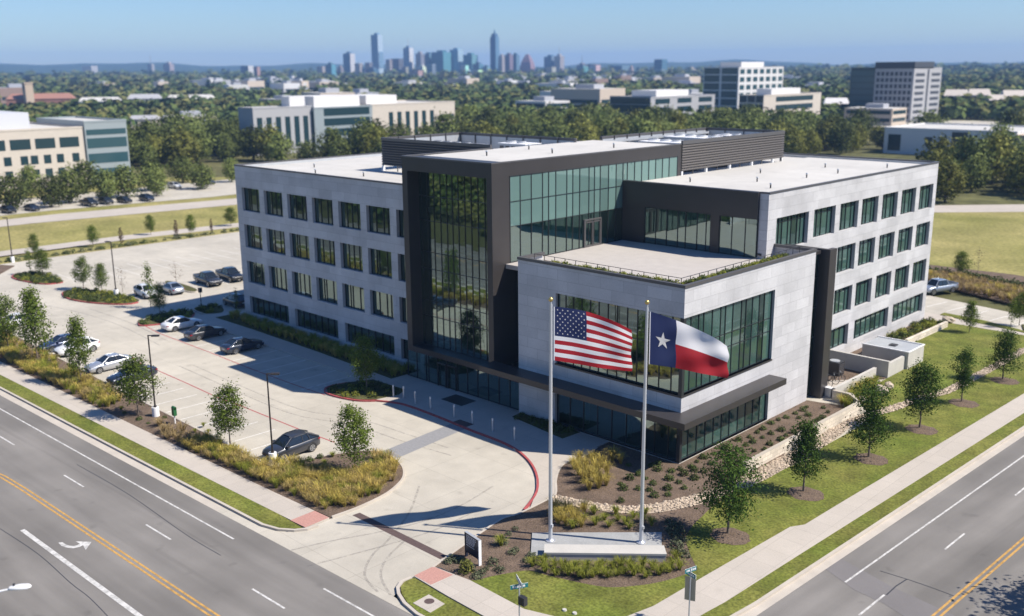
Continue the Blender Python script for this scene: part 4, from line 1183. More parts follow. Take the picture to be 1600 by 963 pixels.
def make_car(kind, paint, label, cat, loc, rotz, group=None):
    k = KINDS[kind]; pm = PAINT[paint]
    nm = {'sedan': 'sedan', 'suv': 'parked_suv', 'pickup': 'pickup_truck'}[kind]
    t = thing(nm, label, cat, (loc[0], loc[1], 0.006), rotz, group)
    b = MB(); secs = []
    for x, zl, zt, w in k['st']:
        mid = zl + (zt - zl) * .55
        half = [(x, w * .86, zl), (x, w * .98, zl + .12), (x, w, mid), (x, w * .965, zt - .10), (x, w * .87, zt - .015), (x, w * .45, zt + .025)]
        secs.append([(x, y, z) for x, y, z in half] + [(x, 0, zt + .035)] + [(x, -y, z) for x, y, z in half[::-1]])
    loft(b, secs, pm)
    b.faces([p for s_ in secs for p in (s_[0], s_[-1])], [(2 * i, 2 * i + 1, 2 * i + 3, 2 * i + 2) for i in range(len(secs) - 1)], 'tyre')
    b.build("body", t, True)
    xf, xrf, xrr, xr, zf, zrr, zt, wb, wr_ = k['cab']
    B = lambda s_: [(xf, s_ * wb * .93, zf), (xf - .25, s_ * wb, zf), (xr + .25, s_ * wb, zrr), (xr, s_ * wb * .92, zrr)]
    Tp = lambda s_: [(xrf, s_ * wr_ * .9, zt - .03), (xrf - .2, s_ * wr_, zt - .02), (xrr + .2, s_ * wr_, zt - .02), (xrr, s_ * wr_ * .9, zt - .05)]
    g = MB()
    l1, l2, t1, t2 = B(1), B(-1), Tp(1), Tp(-1)
    for bb_, tt_ in ((l1, t1), (l2, t2)):
        for i in range(3): g.quad(bb_[i], bb_[i + 1], tt_[i + 1], tt_[i], 'carglass')
    g.quad(l1[0], l2[0], t2[0], t1[0], 'carglass'); g.quad(l1[3], l2[3], t2[3], t1[3], 'carglass')
    g.build("window", t)
    p = MB()
    up = lambda q, d=.012: (q[0], q[1], q[2] + d)
    ring = [t1[0], t1[1], t1[2], t1[3], t2[3], t2[2], t2[1], t2[0]]
    cx = (xrf + xrr) / 2
    loft(p, [[(x, y * 1.0, z + .01) for x, y, z in (t1[i], (t1[i][0], t1[i][1] * .55, t1[i][2] + .05), (t1[i][0], -t1[i][1] * .55, t1[i][2] + .05), t2[i])] for i in range(4)], pm, False)
    for bb_, tt_ in ((l1, t1), (l2, t2)):
        p.tube([bb_[0], tt_[0]], .045, 6, pm); p.tube([bb_[3], tt_[3]], .075 if kind != 'pickup' else .1, 6, pm)
        p.tube([tt_[0], tt_[1], tt_[2], tt_[3]], .035, 6, pm)
        mx = (xf + xr) / 2 - .1
        p.tube([(mx, bb_[1][1] * 1.0, (zf + zrr) / 2), (mx - .03, tt_[1][1], zt - .02)], .035, 6, 'dark2')
        if kind == 'suv':
            mx2 = xrr + .05
            p.tube([(mx2 - .12, bb_[1][1], zrr), (mx2, tt_[1][1], zt - .03)], .06, 6, pm)
            p.tube([(xrf - .2, tt_[1][1] * .92, zt + .05), (xrr + .1, tt_[1][1] * .92, zt + .05)], .02, 5, 'dark2')
    p.build("roof", t, True)
    w0 = max(s_[3] for s_ in k['st'])
    for wx in k['wx']:
        for s_ in (1, -1):
            a = MB(); r = k['wr']
            a.poly([(wx + r * 1.2 * math.cos(R(q)), s_ * (w0 * .985 + .008), r + r * 1.2 * math.sin(R(q))) for q in range(-20, 201, 20)], 'tyre')
            a.build("wheel_arch", t)
            wl_ = MB()
            yo = s_ * (w0 + .012); yi = s_ * (w0 - .2)
            wl_.cyl((wx, yi, r), (wx, yo - s_ * .03, r), r, r, 20, 'tyre', False); wl_.cyl((wx, yo - s_ * .03, r), (wx, yo, r), r, r * .9, 20, 'tyre')
            o = wl_.build("wheel", t, True)
            rm = MB()
            for q in range(0, 360, 72):
                c1 = [(wx + rr * math.cos(R(q + d)), yo + s_ * .012, r + rr * math.sin(R(q + d))) for rr, d in ((.03, -60), (r * .62, -13), (r * .62, 13), (.03, 60))]
                rm.poly(c1, 'rim')
            pts = [(wx + r * .7 * math.cos(R(q)), yo + s_ * .008, r + r * .7 * math.sin(R(q))) for q in range(0, 361, 20)]
            pt2 = [(wx + r * .56 * math.cos(R(q)), yo + s_ * .01, r + r * .56 * math.sin(R(q))) for q in range(0, 361, 20)]
            for i in range(18): rm.quad(pts[i], pts[i + 1], pt2[i + 1], pt2[i], 'rim')
            rm.build("rim", o)
    xe, zl, ze, we = k['st'][-2]; xt, _, zt2, wt = k['st'][1]
    for s_ in (1, -1):
        h = MB(); h.faces([(xe + .12, s_ * we * .62, ze - .16), (xe + .02, s_ * we * .97, ze - .14), (xe - .22, s_ * (we + .035), ze - .1), (xe - .2, s_ * (we + .03), ze + .0), (xe + .0, s_ * we * .93, ze - .02), (xe + .1, s_ * we * .62, ze - .06)], [(0, 1, 4, 5), (1, 2, 3, 4)], 'headl'); h.build("headlight", t)
        h = MB(); h.faces([(xt - .075, s_ * wt * .55, zt2 - .22), (xt - .06, s_ * wt * .95, zt2 - .22), (xt + .2, s_ * (wt + .075), zt2 - .17), (xt + .2, s_ * (wt + .06), zt2 - .06), (xt - .02, s_ * wt * .97, zt2 - .08), (xt - .06, s_ * wt * .55, zt2 - .1)], [(0, 1, 4, 5), (1, 2, 3, 4)], 'taill'); h.build("taillight", t)
        h = MB(); h.box(xf - .4, xf - .18, min(s_ * wb, s_ * (wb + .2)), max(s_ * wb, s_ * (wb + .2)), zf + .02, zf + .16, pm); h.build("wing_mirror", t)
    x2, zl2, zt3, w3 = k['st'][-1]
    h = MB(); h.box(x2 - .02, x2 + .03, -w3 * .7, w3 * .7, zl2 + .02, zl2 + .17, 'dark2'); h.build("grille", t)
    x4, zl4, zt4, w4 = k['st'][0]
    h = MB(); h.box(x4 - .02, x4 + .02, -.26, .26, zt4 - .22, zt4 - .1, 'plate'); h.build("number_plate", t)
    if kind == 'pickup':
        h = MB(); z0 = 1.185
        h.box(-2.72, -1.06, -.78, .78, z0, z0 + .012, 'dark2'); h.build("cargo_bed", t)
        h = MB(); h.box(-2.8, -1.02, .8, .93, 1.17, 1.26, pm); h.box(-2.8, -1.02, -.93, -.8, 1.17, 1.26, pm); h.box(-2.84, -2.74, -.8, .8, 1.17, 1.26, pm); h.build("bed_rail", t)
    return t
P2 = math.pi / 2
GC = "cars in the near stalls"
make_car('suv', 'dark_grey', "dark grey SUV alone in the last stall beside the grass corner bed", "SUV", (-24.1, -19.3), -P2 + .02)
make_car('sedan', 'navy', "dark navy sedan parked nose to the planting strip, half hidden by a young tree", "car", (-52.4, -19.3), -P2 + .03, GC)
make_car('sedan', 'silver', "silver sedan parked between the white SUV and the dark navy sedan", "car", (-57.9, -19.2), -P2 + .03, GC)
make_car('suv', 'white', "white SUV parked nose to the planting strip beside the low dark blue car", "SUV", (-66.4, -19.0), -P2 + .03, GC)
make_car('sedan', 'blue', "low dark blue car mostly hidden behind the white SUV", "car", (-69.6, -19.4), -P2 + .03, GC)
make_car('sedan', 'white', "white sedan at the left end of the near row, behind a leafy young tree", "car", (-84.2, -18.7), P2 * 1.25, GC)
GB = "cars in the stalls by the building"
make_car('sedan', 'white', "white sedan by the planted island, in the building's shade", "car", (-67.7, -5.9), P2 + .03, GB)
make_car('sedan', 'dark_grey', "dark grey sedan between the white sedan and the navy sedan in the shade", "car", (-61.9, -6.0), P2 + .03, GB)
make_car('sedan', 'navy', "dark navy sedan standing last in the shaded row, with empty stalls beside it", "car", (-53.8, -6.0), P2 + .03, GB)
GF = "cars across the far aisle"
make_car('suv', 'white', "white SUV next to the lamp post island in the far lot", "SUV", (-87.4, -.9), -.05, GF)
make_car('sedan', 'greyblue', "silver grey sedan parked beside the white SUV in the far lot", "car", (-87.0, 2.7), math.pi - .05, GF)
make_car('pickup', 'dark_grey', "dark pickup truck on the left of the far pair", "pickup truck", (-88.2, 8.9), -.05, GF)
make_car('pickup', 'black', "black pickup truck on the right of the far pair, nearest the building", "pickup truck", (-88.6, 12.7), -.05, GF)
make_car('suv', 'black', "black SUV in the shade, partly behind the building corner", "SUV", (-73.2, 4.6), math.pi * .98)
make_car('pickup', 'greyblue', "pale silver pickup truck in the rear lot right of the building", "pickup truck", (-8.6, 73.3), -P2 - .35)
# cars in the lot beyond the field
far = [(-190, 17, 'black', 'suv', "black SUV in the far lot under the oaks, left of a pair"), (-190, 22, 'navy', 'sedan', "navy car in the far lot under the oaks, right of a pair"),
       (-188, 34, 'black', 'pickup', "black truck parked under the big oaks beyond the field"), (-188, 38, 'dark_grey', 'suv', "dark grey SUV in the middle of the row under the oaks"),
       (-187, 42, 'black', 'sedan', "black sedan near the right end of the row under the oaks"), (-186, 47, 'navy', 'suv', "navy SUV at the right end of the row under the oaks"),
       (-205, 64, 'white', 'suv', "small white SUV far off near the end of the access road"), (-207, 75, 'dark_grey', 'sedan', "grey car far off between trees left of the building"), (-189, 2, 'black', 'sedan', "black car at the left picture edge under the oaks")]
for x, y, pn, kd, lb in far: make_car(kd, pn, lb, "car", (x, y), .1, "cars beyond the field")
for x, y, pn, kd, lb in ((-14, 166, 'black', 'suv', "black SUV on the road behind the right-hand field"), (-20, 163, 'navy', 'sedan', "dark car under the trees behind the right-hand field")):
    make_car(kd, pn, lb, "car", (x, y), .9, "cars behind the right field")

# ------------------------------------------------------------------ flags and flagpoles
M['poleal'] = mat("satin_aluminium", (0.62, 0.64, 0.68), .35, metal=.55)
M['gold'] = mat("gold_ball", (0.62, 0.45, 0.16), .3, metal=.7)
M['fred'] = mat("flag_red", (0.36, 0.008, 0.018), .75, transl=.5)
M['fwhite'] = mat("flag_white", (0.74, 0.74, 0.76), .75, transl=.5)
M['fblue'] = mat("flag_blue", (0.006, 0.016, 0.08), .75, transl=.45)
M['granite'] = mat("blue_grey_granite", (0.31, 0.315, 0.31), .7, fine=.1, fscale=9, var=.08, vscale=1)
b = MB(); b.prism([(-.3, -16.4), (1.75, -18.75), (7.7, -13.0), (5.9, -10.5)], -.05, .2, 'granite')
t = thing("flag_plinth", "low grey stone plinth under the two flagpoles with a pale bench block", "plinth", (0, 0, 0))
b.build("plinth_slab", t)
b = MB(); b.prism([(2.05, -17.75), (2.75, -18.5), (8.35, -13.5), (7.6, -12.75)], .0, .55, 'cast'); b.build("bench_block", t)
b = MB(); b.prism([(2.0, -17.73), (2.73, -18.56), (8.41, -13.49), (7.62, -12.68)], .552, .68, 'cast'); b.build("bench_cap", t)
UX = Vector((.276, .961, 0)); UN = Vector((-.961, .276, 0))
def flagpole(base, h, label):
    t = thing("flagpole", label, "flagpole", (base[0], base[1], .2), 0, "flagpoles")
    b = MB(); b.cyl((0, 0, .02), (0, 0, h), .135, .075, 16, 'poleal'); b.build("pole", t, True)
    b = MB(); b.cyl((0, 0, .0), (0, 0, .06), .32, .32, 20, 'poleal'); b.cyl((0, 0, .06), (0, 0, .14), .24, .15, 20, 'poleal'); b.build("base_collar", t)
    b = MB(); b.ball((0, 0, h + .16), .15, .15, .15, 'gold', 14, 10); b.build("finial", t, True)
    b = MB(); b.cyl((.13 * UX.x, .13 * UX.y, .9), (.11 * UX.x, .11 * UX.y, h - .15), .012, .012, 5, 'white'); b.box(.05, .2, -.06, .06, 1.0, 1.2, 'poleal'); b.build("halyard", t)
    return t
FA = Vector((1.34, -16.42, 0)); FB = Vector((5.78, -12.6, 0))
flagpole((FA.x, FA.y), 15.95, "tall silver flagpole with gold ball flying the striped flag with stars")
flagpole((FB.x, FB.y), 15.8, "tall silver flagpole with gold ball flying the flag with a single star")
def flag_pt(o, tl, bl, tr, br, bulge, wav, u, v):
    """u along the fly, v from top to bottom; corners as (distance, height)"""
    top = (tl[0] + (tr[0] - tl[0]) * u, tl[1] + (tr[1] - tl[1]) * u + bulge[0] * math.sin(math.pi * u))
    bot = (bl[0] + (br[0] - bl[0]) * u, bl[1] + (br[1] - bl[1]) * u + bulge[1] * math.sin(math.pi * u))
    d = top[0] + (bot[0] - top[0]) * v; z = top[1] + (bot[1] - top[1]) * v
    n = u ** .7 * (wav[0] * math.sin(u * wav[1] + v * wav[2]) + wav[3] * math.sin(u * 2.3 * wav[1] - v * 3.2 * wav[2] + 1) + wav[4] * math.sin((u * .9 + v * 1.15) * 9))
    p = o + UX * d + UN * n
    return (p.x, p.y, z)
def star_pts(cu, cv, ru, rv, rot=0):
    return [(cu + (1 if k % 2 == 0 else .382) * ru * math.sin(k * math.pi / 5 + rot), cv - (1 if k % 2 == 0 else .382) * rv * math.cos(k * math.pi / 5 + rot)) for k in range(10)]
US = lambda u, v: flag_pt(FA, (.3, 15.82), (.3, 12.38), (6.25, 13.46), (6.35, 10.66), (.32, -.05), (.26, 6.0, 1.0, .09, .07), u, v)
TX = lambda u, v: flag_pt(FB, (.3, 15.54), (.32, 12.19), (6.6, 12.4), (6.75, 10.2), (.22, .04), (.36, 5.6, 1.1, .13, .11), u, v)
def flag_obj(name, label, F, nu, nv, colour):
    t = thing(name, label, "flag", F(0, 1), 0, "flags")
    inv = Vector(F(0, 1))
    b = MB(); g = {}
    for i in range(nu + 1):
        for j in range(nv + 1): g[i, j] = tuple(Vector(F(i / nu, j / nv)) - inv)
    for i in range(nu):
        for j in range(nv):
            b.quad(g[i, j], g[i + 1, j], g[i + 1, j + 1], g[i, j + 1], colour((i + .5) / nu, (j + .5) / nv))
    me = b.mesh(name, True)
    import bmesh
    bm = bmesh.new(); bm.from_mesh(me); bmesh.ops.remove_doubles(bm, verts=bm.verts, dist=1e-4); bm.to_mesh(me); bm.free()
    link("cloth", me, t)
    h = MB()
    for j in range(nv): h.quad(tuple(Vector(g[0, j]) - UX * .07), g[0, j], g[0, j + 1], tuple(Vector(g[0, j + 1]) - UX * .07), 'fwhite')
    h.build("hoist_band", t)
    return t, inv
def add_stars(t, inv, F, stars):
    for s_ in (.02, -.02):
        b = MB()
        for st in stars:
            cu = sum(p[0] for p in st) / 10; cv = sum(p[1] for p in st) / 10
            c = Vector(F(cu, cv)) - inv + UN * s_
            ps = [Vector(F(*p)) - inv + UN * s_ for p in st]
            for k in range(10): b.poly([tuple(c), tuple(ps[k]), tuple(ps[(k + 1) % 10])], 'fwhite')
        b.build("star" if len(stars) == 1 else "star_field", t)
def c_us(u, v):
    if u < .4 and v < 7 / 13: return 'fblue'
    return 'fred' if int(v * 13) % 2 == 0 else 'fwhite'
t, inv = flag_obj("flag", "red and white striped flag with a blue canton of white stars", US, 60, 39, c_us)
st = []
for r_ in range(9):
    for c_ in range(6 if r_ % 2 == 0 else 5):
        st.append(star_pts(.4 * ((c_ * 2 + 1 + (r_ % 2)) / 12), 7 / 13 * (r_ + 1) / 10, .0118, .019))
add_stars(t, inv, US, st)
def c_tx(u, v):
    if u < 1 / 3: return 'fblue'
    return 'fwhite' if v < .5 else 'fred'
t, inv = flag_obj("flag", "flag with a blue hoist panel bearing one white star beside white and red halves", TX, 60, 40, c_tx)
add_stars(t, inv, TX, [star_pts(.17, .5, .105, .175)])

# ------------------------------------------------------------------ lamps, signs, bollards
M['bronze'] = mat("bronze_lamp_metal", (0.045, 0.037, 0.032), .45, metal=.2)
def lamp_post(p, h, ang, label, group):
    x, y = p
    t = thing("lamp_post", label, "lamp post", (x, y, 0), ang, group)
    b = MB(); b.cyl((0, 0, 0), (0, 0, .95), .33, .31, 20, 'white'); b.build("concrete_base", t)
    b = MB(); b.box(-.12, .12, -.12, .12, .95, 1.1, 'bronze'); b.cyl((0, 0, 1.1), (0, 0, h), .085, .065, 4, 'bronze'); b.build("pole", t)
    b = MB(); b.box(-.05, .75, -.05, .05, h - .02, h + .06, 'bronze'); b.build("arm", t)
    b = MB(); b.box(.3, .95, -.16, .16, h - .06, h + .05, 'bronze'); b.box(.35, .9, -.13, .13, h - .075, h - .06, 'white'); b.build("lamp_head", t)
LP = "parking lot lamp posts"
lamp_post((-40.39, -22.75), 7.55, R(48), "tall dark lamp post beside the green dispenser in the planting strip", LP)
lamp_post((-23.40, -21.47), 7.4, R(48), "tall dark lamp post in front of the dark grey SUV", LP)
lamp_post((-90.65, -3.62), 7.6, R(200), "tall dark lamp post on the planted island in the far lot", LP)
lamp_post((-127.81, -4.12), 7.3, R(200), "tall dark lamp post at the far left edge of the lot", LP)
t = thing("sign_post", "small dark sign on a dark post in the shaded island by the building", "sign", (-75.29, 0.78) + (.14,))
b = MB(); b.cyl((0, 0, 0), (0, 0, 2.5), .06, .05, 8, 'dark2'); b.build("post", t)
b = MB(); b.box(-.2, .2, -.2, .2, 2.0, 2.6, 'dark2'); b.build("sign_panel", t)
# bollards
proto = thing("bollard", "slim steel light bollard beside the planted entrance island, leftmost of the row", "bollard", (0, 0, .13), 0, "bollards along the entrance kerb")
b = MB(); b.cyl((0, 0, 0), (0, 0, .95), .085, .085, 14, 'galv'); b.build("post", proto, True)
b = MB(); b.cyl((0, 0, .95), (0, 0, 1.12), .07, .07, 14, 'white'); b.cyl((0, 0, 1.12), (0, 0, 1.17), .09, .085, 14, 'galv'); b.build("light_cap", proto)
bp = [(-28.83, -4.93), (-27.84, -4.51), (-25.94, -4.71), (-23.71, -4.79), (-20.53, -4.80), (-18.20, -4.82), (-15.59, -4.91), (-12.80, -5.13)]
blab = ["", "slim steel bollard second from the left, at the tip of the entrance island", "slim steel bollard third from the left on the entrance kerb", "slim steel bollard fourth from the left on the entrance kerb", "slim steel bollard just left of the dark paver band", "slim steel bollard just right of the dark paver band", "slim steel bollard second from the right on the entrance kerb", "slim steel bollard at the right end, nearest the flagpole"]
for i, (x, y) in enumerate(bp):
    if i == 0: proto.location = (x, y, .13)
    else: copy_thing(proto, (x, y, .13), 0, 1, blab[i])
# monument sign
M['navy'] = mat("navy_sign_face", (0.012, 0.017, 0.035), .35)
M['lett'] = mat("pale_sign_lettering", (0.55, 0.57, 0.6), .5)
t = thing("monument_sign", "dark navy directory sign with rows of small pale lettering between white posts", "sign", (-.5, -21.6, .11), R(-9))
b = MB(); b.box(-.72, .72, -.07, .07, .38, 1.7, 'navy'); b.build("sign_panel", t)
b = MB(); b.box(-.78, .78, -.09, .09, 1.7, 1.72, 'galv'); b.build("cap", t)
for x in (-.75, .75):
    b = MB(); b.box(x - .03, x + .03, -.1, .1, 0, 1.7, 'white' if x > 0 else 'navy'); b.build("post", t)
b = MB()
rr = random.Random(3)
for r_, z in enumerate((1.52, 1.42, 1.32, 1.22, 1.12, 1.02, .88)):
    x = -.62
    for w_ in range(6):
        l_ = rr.uniform(.08, .2)
        if x + l_ > (.62 if r_ < 2 else .35): break
        b.box(x, x + l_, -.078, -.07, z, z + (.05 if r_ else .065), 'lett'); x += l_ + .05
b.build("lettering", t)
# street name signs on the corner
M['teal'] = mat("teal_sign_face", (0.01, 0.17, 0.18), .4)
M['signback'] = mat("aluminium_sign_back", (0.42, 0.38, 0.30), .45, metal=.3)
def blade(parent, z, ang, ln):
    c, s_ = math.cos(ang), math.sin(ang)
    b = MB()
    q = lambda a, o, zz: (a * c - o * s_, a * s_ + o * c, zz)
    for o in (-.012, .012):
        b.quad(q(-ln / 2, o, z), q(ln / 2, o, z), q(ln / 2, o, z + .26), q(-ln / 2, o, z + .26), 'teal')
    vs = [q(a, o, zz) for a in (-ln / 2, ln / 2) for o in (-.012, .012) for zz in (z, z + .26)]
    b.faces(vs, [(0, 1, 3, 2), (4, 6, 7, 5), (0, 2, 6, 4), (1, 5, 7, 3)], 'white')
    bl = b.build("name_blade", parent)
    b = MB()
    for o in (-.02, .02):
        a = -ln * .38
        while a < ln * .34:
            l_ = rr.uniform(.06, .13)
            b.quad(q(a, o, z + .07), q(a + l_, o, z + .07), q(a + l_, o, z + .19), q(a, o, z + .19), 'white'); a += l_ + .04
    b.build("lettering", bl)
t = thing("street_sign", "street name pole with two teal blades and a black box beside the front walk", "street sign", (7.05, -25.3, .12))
b = MB(); b.cyl((0, 0, 0), (0, 0, 3.15), .04, .04, 8, 'galv'); b.build("pole", t)
blade(t, 2.88, R(-30), 1.1); blade(t, 2.58, R(62), 1.0)
b = MB(); b.box(.06, .5, -.16, .12, 1.72, 2.2, 'dark2'); b.build("black_box", t)
t = thing("street_sign", "street name pole with crossed teal blades over a tan plate back", "street sign", (13.25, -18.2, .12))
b = MB(); b.cyl((0, 0, 0), (0, 0, 3.3), .04, .04, 8, 'galv'); b.build("pole", t)
blade(t, 3.05, R(75), .8); blade(t, 2.78, R(-10), .8)
b = MB()
c, s_ = math.cos(R(20)), math.sin(R(20))
vs = [(x * c - y * s_, x * s_ + y * c, z) for x in (-.3, .3) for y in (.04, .06) for z in (1.3, 2.72)]
b.faces(vs, [(0, 1, 3, 2), (4, 6, 7, 5), (0, 2, 6, 4), (1, 5, 7, 3), (2, 3, 7, 6), (0, 4, 5, 1)], 'signback'); b.build("sign_plate", t)
# dog waste dispenser
M['green'] = mat("green_enamel", (0.015, 0.11, 0.035), .4)
t = thing("waste_dispenser", "green bag dispenser box on a white post in the mulch strip", "dispenser", (-37.28, -22.52) + (.12,))
b = MB(); b.box(-.04, .04, -.04, .04, 0, .9, 'white'); b.build("post", t)
b = MB(); b.box(-.2, .2, -.14, .14, .75, 1.45, 'green'); b.cyl((-.2, 0, 1.45), (.2, 0, 1.45), .14, .14, 14, 'green'); b.build("box", t)
# street light reaching in at the lower left: lamp and arm on a pole below the picture
t = thing("street_light", "white cobra-head street light reaching in at the lower left corner", "street light", (-2.0, -49.6, .1))
hx, hy = (-.55 + 2.0, -47.5 + 49.6)
b = MB(); b.cyl((0, 0, 0), (0, 0, 8.3), .11, .08, 12, 'galv'); b.build("pole", t)
b = MB(); b.tube([(0, 0, 8.2), (.25 * hx, .25 * hy, 8.55), (.6 * hx, .6 * hy, 8.82), (.84 * hx, .84 * hy, 8.9)], .045, 8, 'white'); b.build("arm", t, True)
b = MB()
dv = Vector((hx, hy, 0)).normalized(); sv_ = Vector((-dv.y, dv.x, 0)); o = Vector((.8 * hx, .8 * hy, 8.92))
secs = []
for a, w_, h_ in ((0, .09, .08), (.12, .14, .12), (.45, .2, .14), (.75, .17, .11), (.85, .08, .05)):
    secs.append([tuple(o + dv * a + sv_ * (w_ * math.cos(R(q))) + Vector((0, 0, h_ * math.sin(R(q)) * (1 if q <= 180 else .5)))) for q in range(0, 361, 45)])
loft(b, secs, 'white'); b.build("lamp_head", t, True)
b = MB(); b.cyl(tuple(o + dv * .2 + Vector((0, 0, .1))), tuple(o + dv * .2 + Vector((0, 0, .2))), .05, .05, 10, 'dark2'); b.build("photocell", t)

# low walls and boulders on the right
t = tag(MB().prism([(4.5, 1.7), (4.82, 1.7), (4.95, 20.6), (4.6, 20.9)], 0, 1.0, 'lime').build("retaining_wall"), "long low pale limestone retaining wall between the mulch bed and the lawn", "retaining wall")
t = tag(MB().prism([(4.6, 20.95), (4.95, 20.65), (3.3, 22.6), (1.6, 22.5), (1.6, 22.15), (3.1, 22.2)], 0, 1.0, 'lime').build("retaining_wall"), "short return of the limestone retaining wall towards the service yard", "retaining wall")
t = tag(MB().prism([(-1.1, 44.6), (-.75, 44.6), (-.55, 55.5), (-.9, 55.5)], 0, .75, 'lime').build("retaining_wall"), "low pale limestone wall beside the far end of the right wing", "retaining wall")
def boulder(x, y, r, h, label, grp):
    b = MB(); vs = []; fs = []; nu, nv = 9, 6
    q = random.Random(int(x * 100 + y))
    for j in range(nv + 1):
        tt = math.pi * j / nv
        for i in range(nu):
            a = 2 * math.pi * i / nu; k = q.uniform(.82, 1.12)
            vs.append((r * k * math.sin(tt) * math.cos(a), r * .8 * k * math.sin(tt) * math.sin(a), h * .45 + h * .55 * k * math.cos(tt)))
    for j in range(nv):
        for i in range(nu): fs.append((j * nu + i, (j + 1) * nu + i, (j + 1) * nu + (i + 1) % nu, j * nu + (i + 1) % nu))
    b.faces(vs, fs, 'lboul'); o = b.build("boulder", loc=(x, y, .05)); o.rotation_euler[2] = q.uniform(0, 3)
    tag(o, label, "boulder", grp)
M['lboul'] = mat("pale_boulder_stone", (0.50, 0.42, 0.33), .9, var=.15, vscale=1.5)
boulder(*(4.23, 26.62), .75, 1.0, "large pale boulder beside the tall grass below the service yard", "boulders")
boulder(*(4.12, 28.56), .55, .8, "pale boulder on the lawn side of the large one below the yard", "boulders")
boulder(*(3.88, 23.35), .5, .6, "small pale boulder by the end of the retaining wall", "boulders")
boulder(*(-1.36, 57.75), .8, .8, "pale boulder at the far end of the lawn by the walk", "boulders")
boulder(*(-72.70, -18.16), .55, .7, "pale boulder left of the white SUV behind the planting strip", "boulders")
boulder(*(-72.29, -24.51), .7, .6, "pale boulder at the left picture edge by the front walk", "boulders")

# ------------------------------------------------------------------ vegetation
def leaf_mesh(name, cents, nper, spread, size, m, seed, centre=None, flat=.0, mats=None):
    """many leaf-sized quads gathered in clumps; cents: (x, y, z, weight)"""
    g = np.random.default_rng(seed)
    P = []; 
    for c in cents:
        k = max(3, int(nper * c[3]))
        P.append(np.array(c[:3]) + g.normal(0, 1, (k, 3)) * np.array([spread, spread, spread * .8]) * (.7 + .6 * c[3]))
    P = np.concatenate(P); n = len(P)
    d = g.normal(0, 1, (n, 3))
    if centre is not None:
        rad = P - np.array(centre); rad /= np.linalg.norm(rad, axis=1, keepdims=True) + 1e-6
        d = d * .8 + rad * 1.1 + np.array([0, 0, .25])
    d /= np.linalg.norm(d, axis=1, keepdims=True)
    t = np.cross(d, g.normal(0, 1, (n, 3))); t /= np.linalg.norm(t, axis=1, keepdims=True) + 1e-9
    s = np.cross(d, t)
    sz = size * g.uniform(.6, 1.3, (n, 1))
    V = np.stack([P - t * sz, P - s * sz * .6, P + t * sz, P + s * sz * .6], 1).reshape(-1, 3)
    me = bpy.data.meshes.new(name)
    me.from_pydata(V.tolist(), [], np.arange(4 * n).reshape(-1, 4).tolist())
    for q in (mats or [m]): me.materials.append(M[q] if isinstance(q, str) else q)
    me.update(); return me

def tree_proto(name, seed, h, cr, trunk, nclump, nper, size, leaf, shape='oval', bark='bark', tw=.07):
    """unit: metres, base at the origin; returns (trunk mesh, crown mesh)"""
    q = random.Random(seed)
    b = MB(); cents = []
    pts = [(0, 0, 0)]
    for i in range(1, 6): pts.append((q.uniform(-.06, .06) * i * .5, q.uniform(-.06, .06) * i * .5, h * .9 * i / 5))
    b.tube(pts, [tw * (1.25 if i == 0 else 1 - .16 * i) for i in range(6)], 7, bark)
    for i in range(nclump):
        f = (i + .5) / nclump
        z = trunk + (h - trunk) * (f ** .92)
        if shape == 'oval': rmax = cr * (math.sin(math.pi * min(.97, .16 + .80 * f)) ** .8)
        elif shape == 'cone': rmax = cr * (1.05 - f) ** .75 * min(1, .45 + f * 4)
        elif shape == 'round': rmax = cr * math.sqrt(max(.04, 1 - (2 * f - .9) ** 2))
        else: rmax = cr * (.55 + .45 * math.sin(f * 9 + seed))
        a = i * 2.39996 + q.uniform(-.5, .5)
        r_ = rmax * math.sqrt(q.uniform(.15, 1)) * q.uniform(.75, 1.12)
        x, y = r_ * math.cos(a), r_ * math.sin(a)
        zz = z + q.uniform(-.12, .12) * h * .3
        cents.append((x, y, zz, q.uniform(.45, 1.3)))
        if i % 2 == 0: b.tube([(pts[2][0], pts[2][1], max(trunk * .8, zz - r_ * .8)), (x * .5, y * .5, zz - r_ * .3), (x * .95, y * .95, zz)], [tw * .45, tw * .3, tw * .12], 5, bark)
    tm = b.mesh(name + "_trunk")
    cm = leaf_mesh(name + "_crown", cents, nper, cr * .17, size, leaf, seed, (0, 0, trunk + (h - trunk) * .45))
    return tm, cm

def add_tree(name, meshes, loc, rotz, sc, label, cat="tree", group=None):
    t = thing(name, label, cat, loc, rotz, group)
    t.scale = sc if isinstance(sc, tuple) else (sc,) * 3
    link("trunk", meshes[0], t); link("crown", meshes[1], t)
    return t

oakR = [tree_proto("oak", s_, 5.0, cr_, tr_, nc_, 185, .078, 'leafR', sh_) for s_, cr_, tr_, nc_, sh_ in ((11, 1.6, 1.3, 40, 'oval'), (12, 1.35, 1.5, 34, 'cone'), (13, 1.55, 1.25, 36, 'wavy'), (14, 1.45, 1.4, 38, 'oval'), (15, 1.3, 1.5, 30, 'wavy'), (16, 1.6, 1.3, 36, 'cone'))]
mapL = [tree_proto("maple", s_, 4.6, 1.3, 1.25, 42, 125, .08, 'leafL', sh, tw=.055) for s_, sh in ((21, 'oval'), (22, 'oval'), (23, 'cone'))]
thin = [tree_proto("sapling", s_, 4.0, .8, 1.0, 22, 26, .10, 'leafL', 'cone', tw=.045) for s_ in (31, 32)]
sparse = [tree_proto("sparse", 41, 4.0, 1.0, .8, 20, 7, .10, 'leafD', 'oval', tw=.04)]
ringm = {}
GR = "young trees on the right lawn"
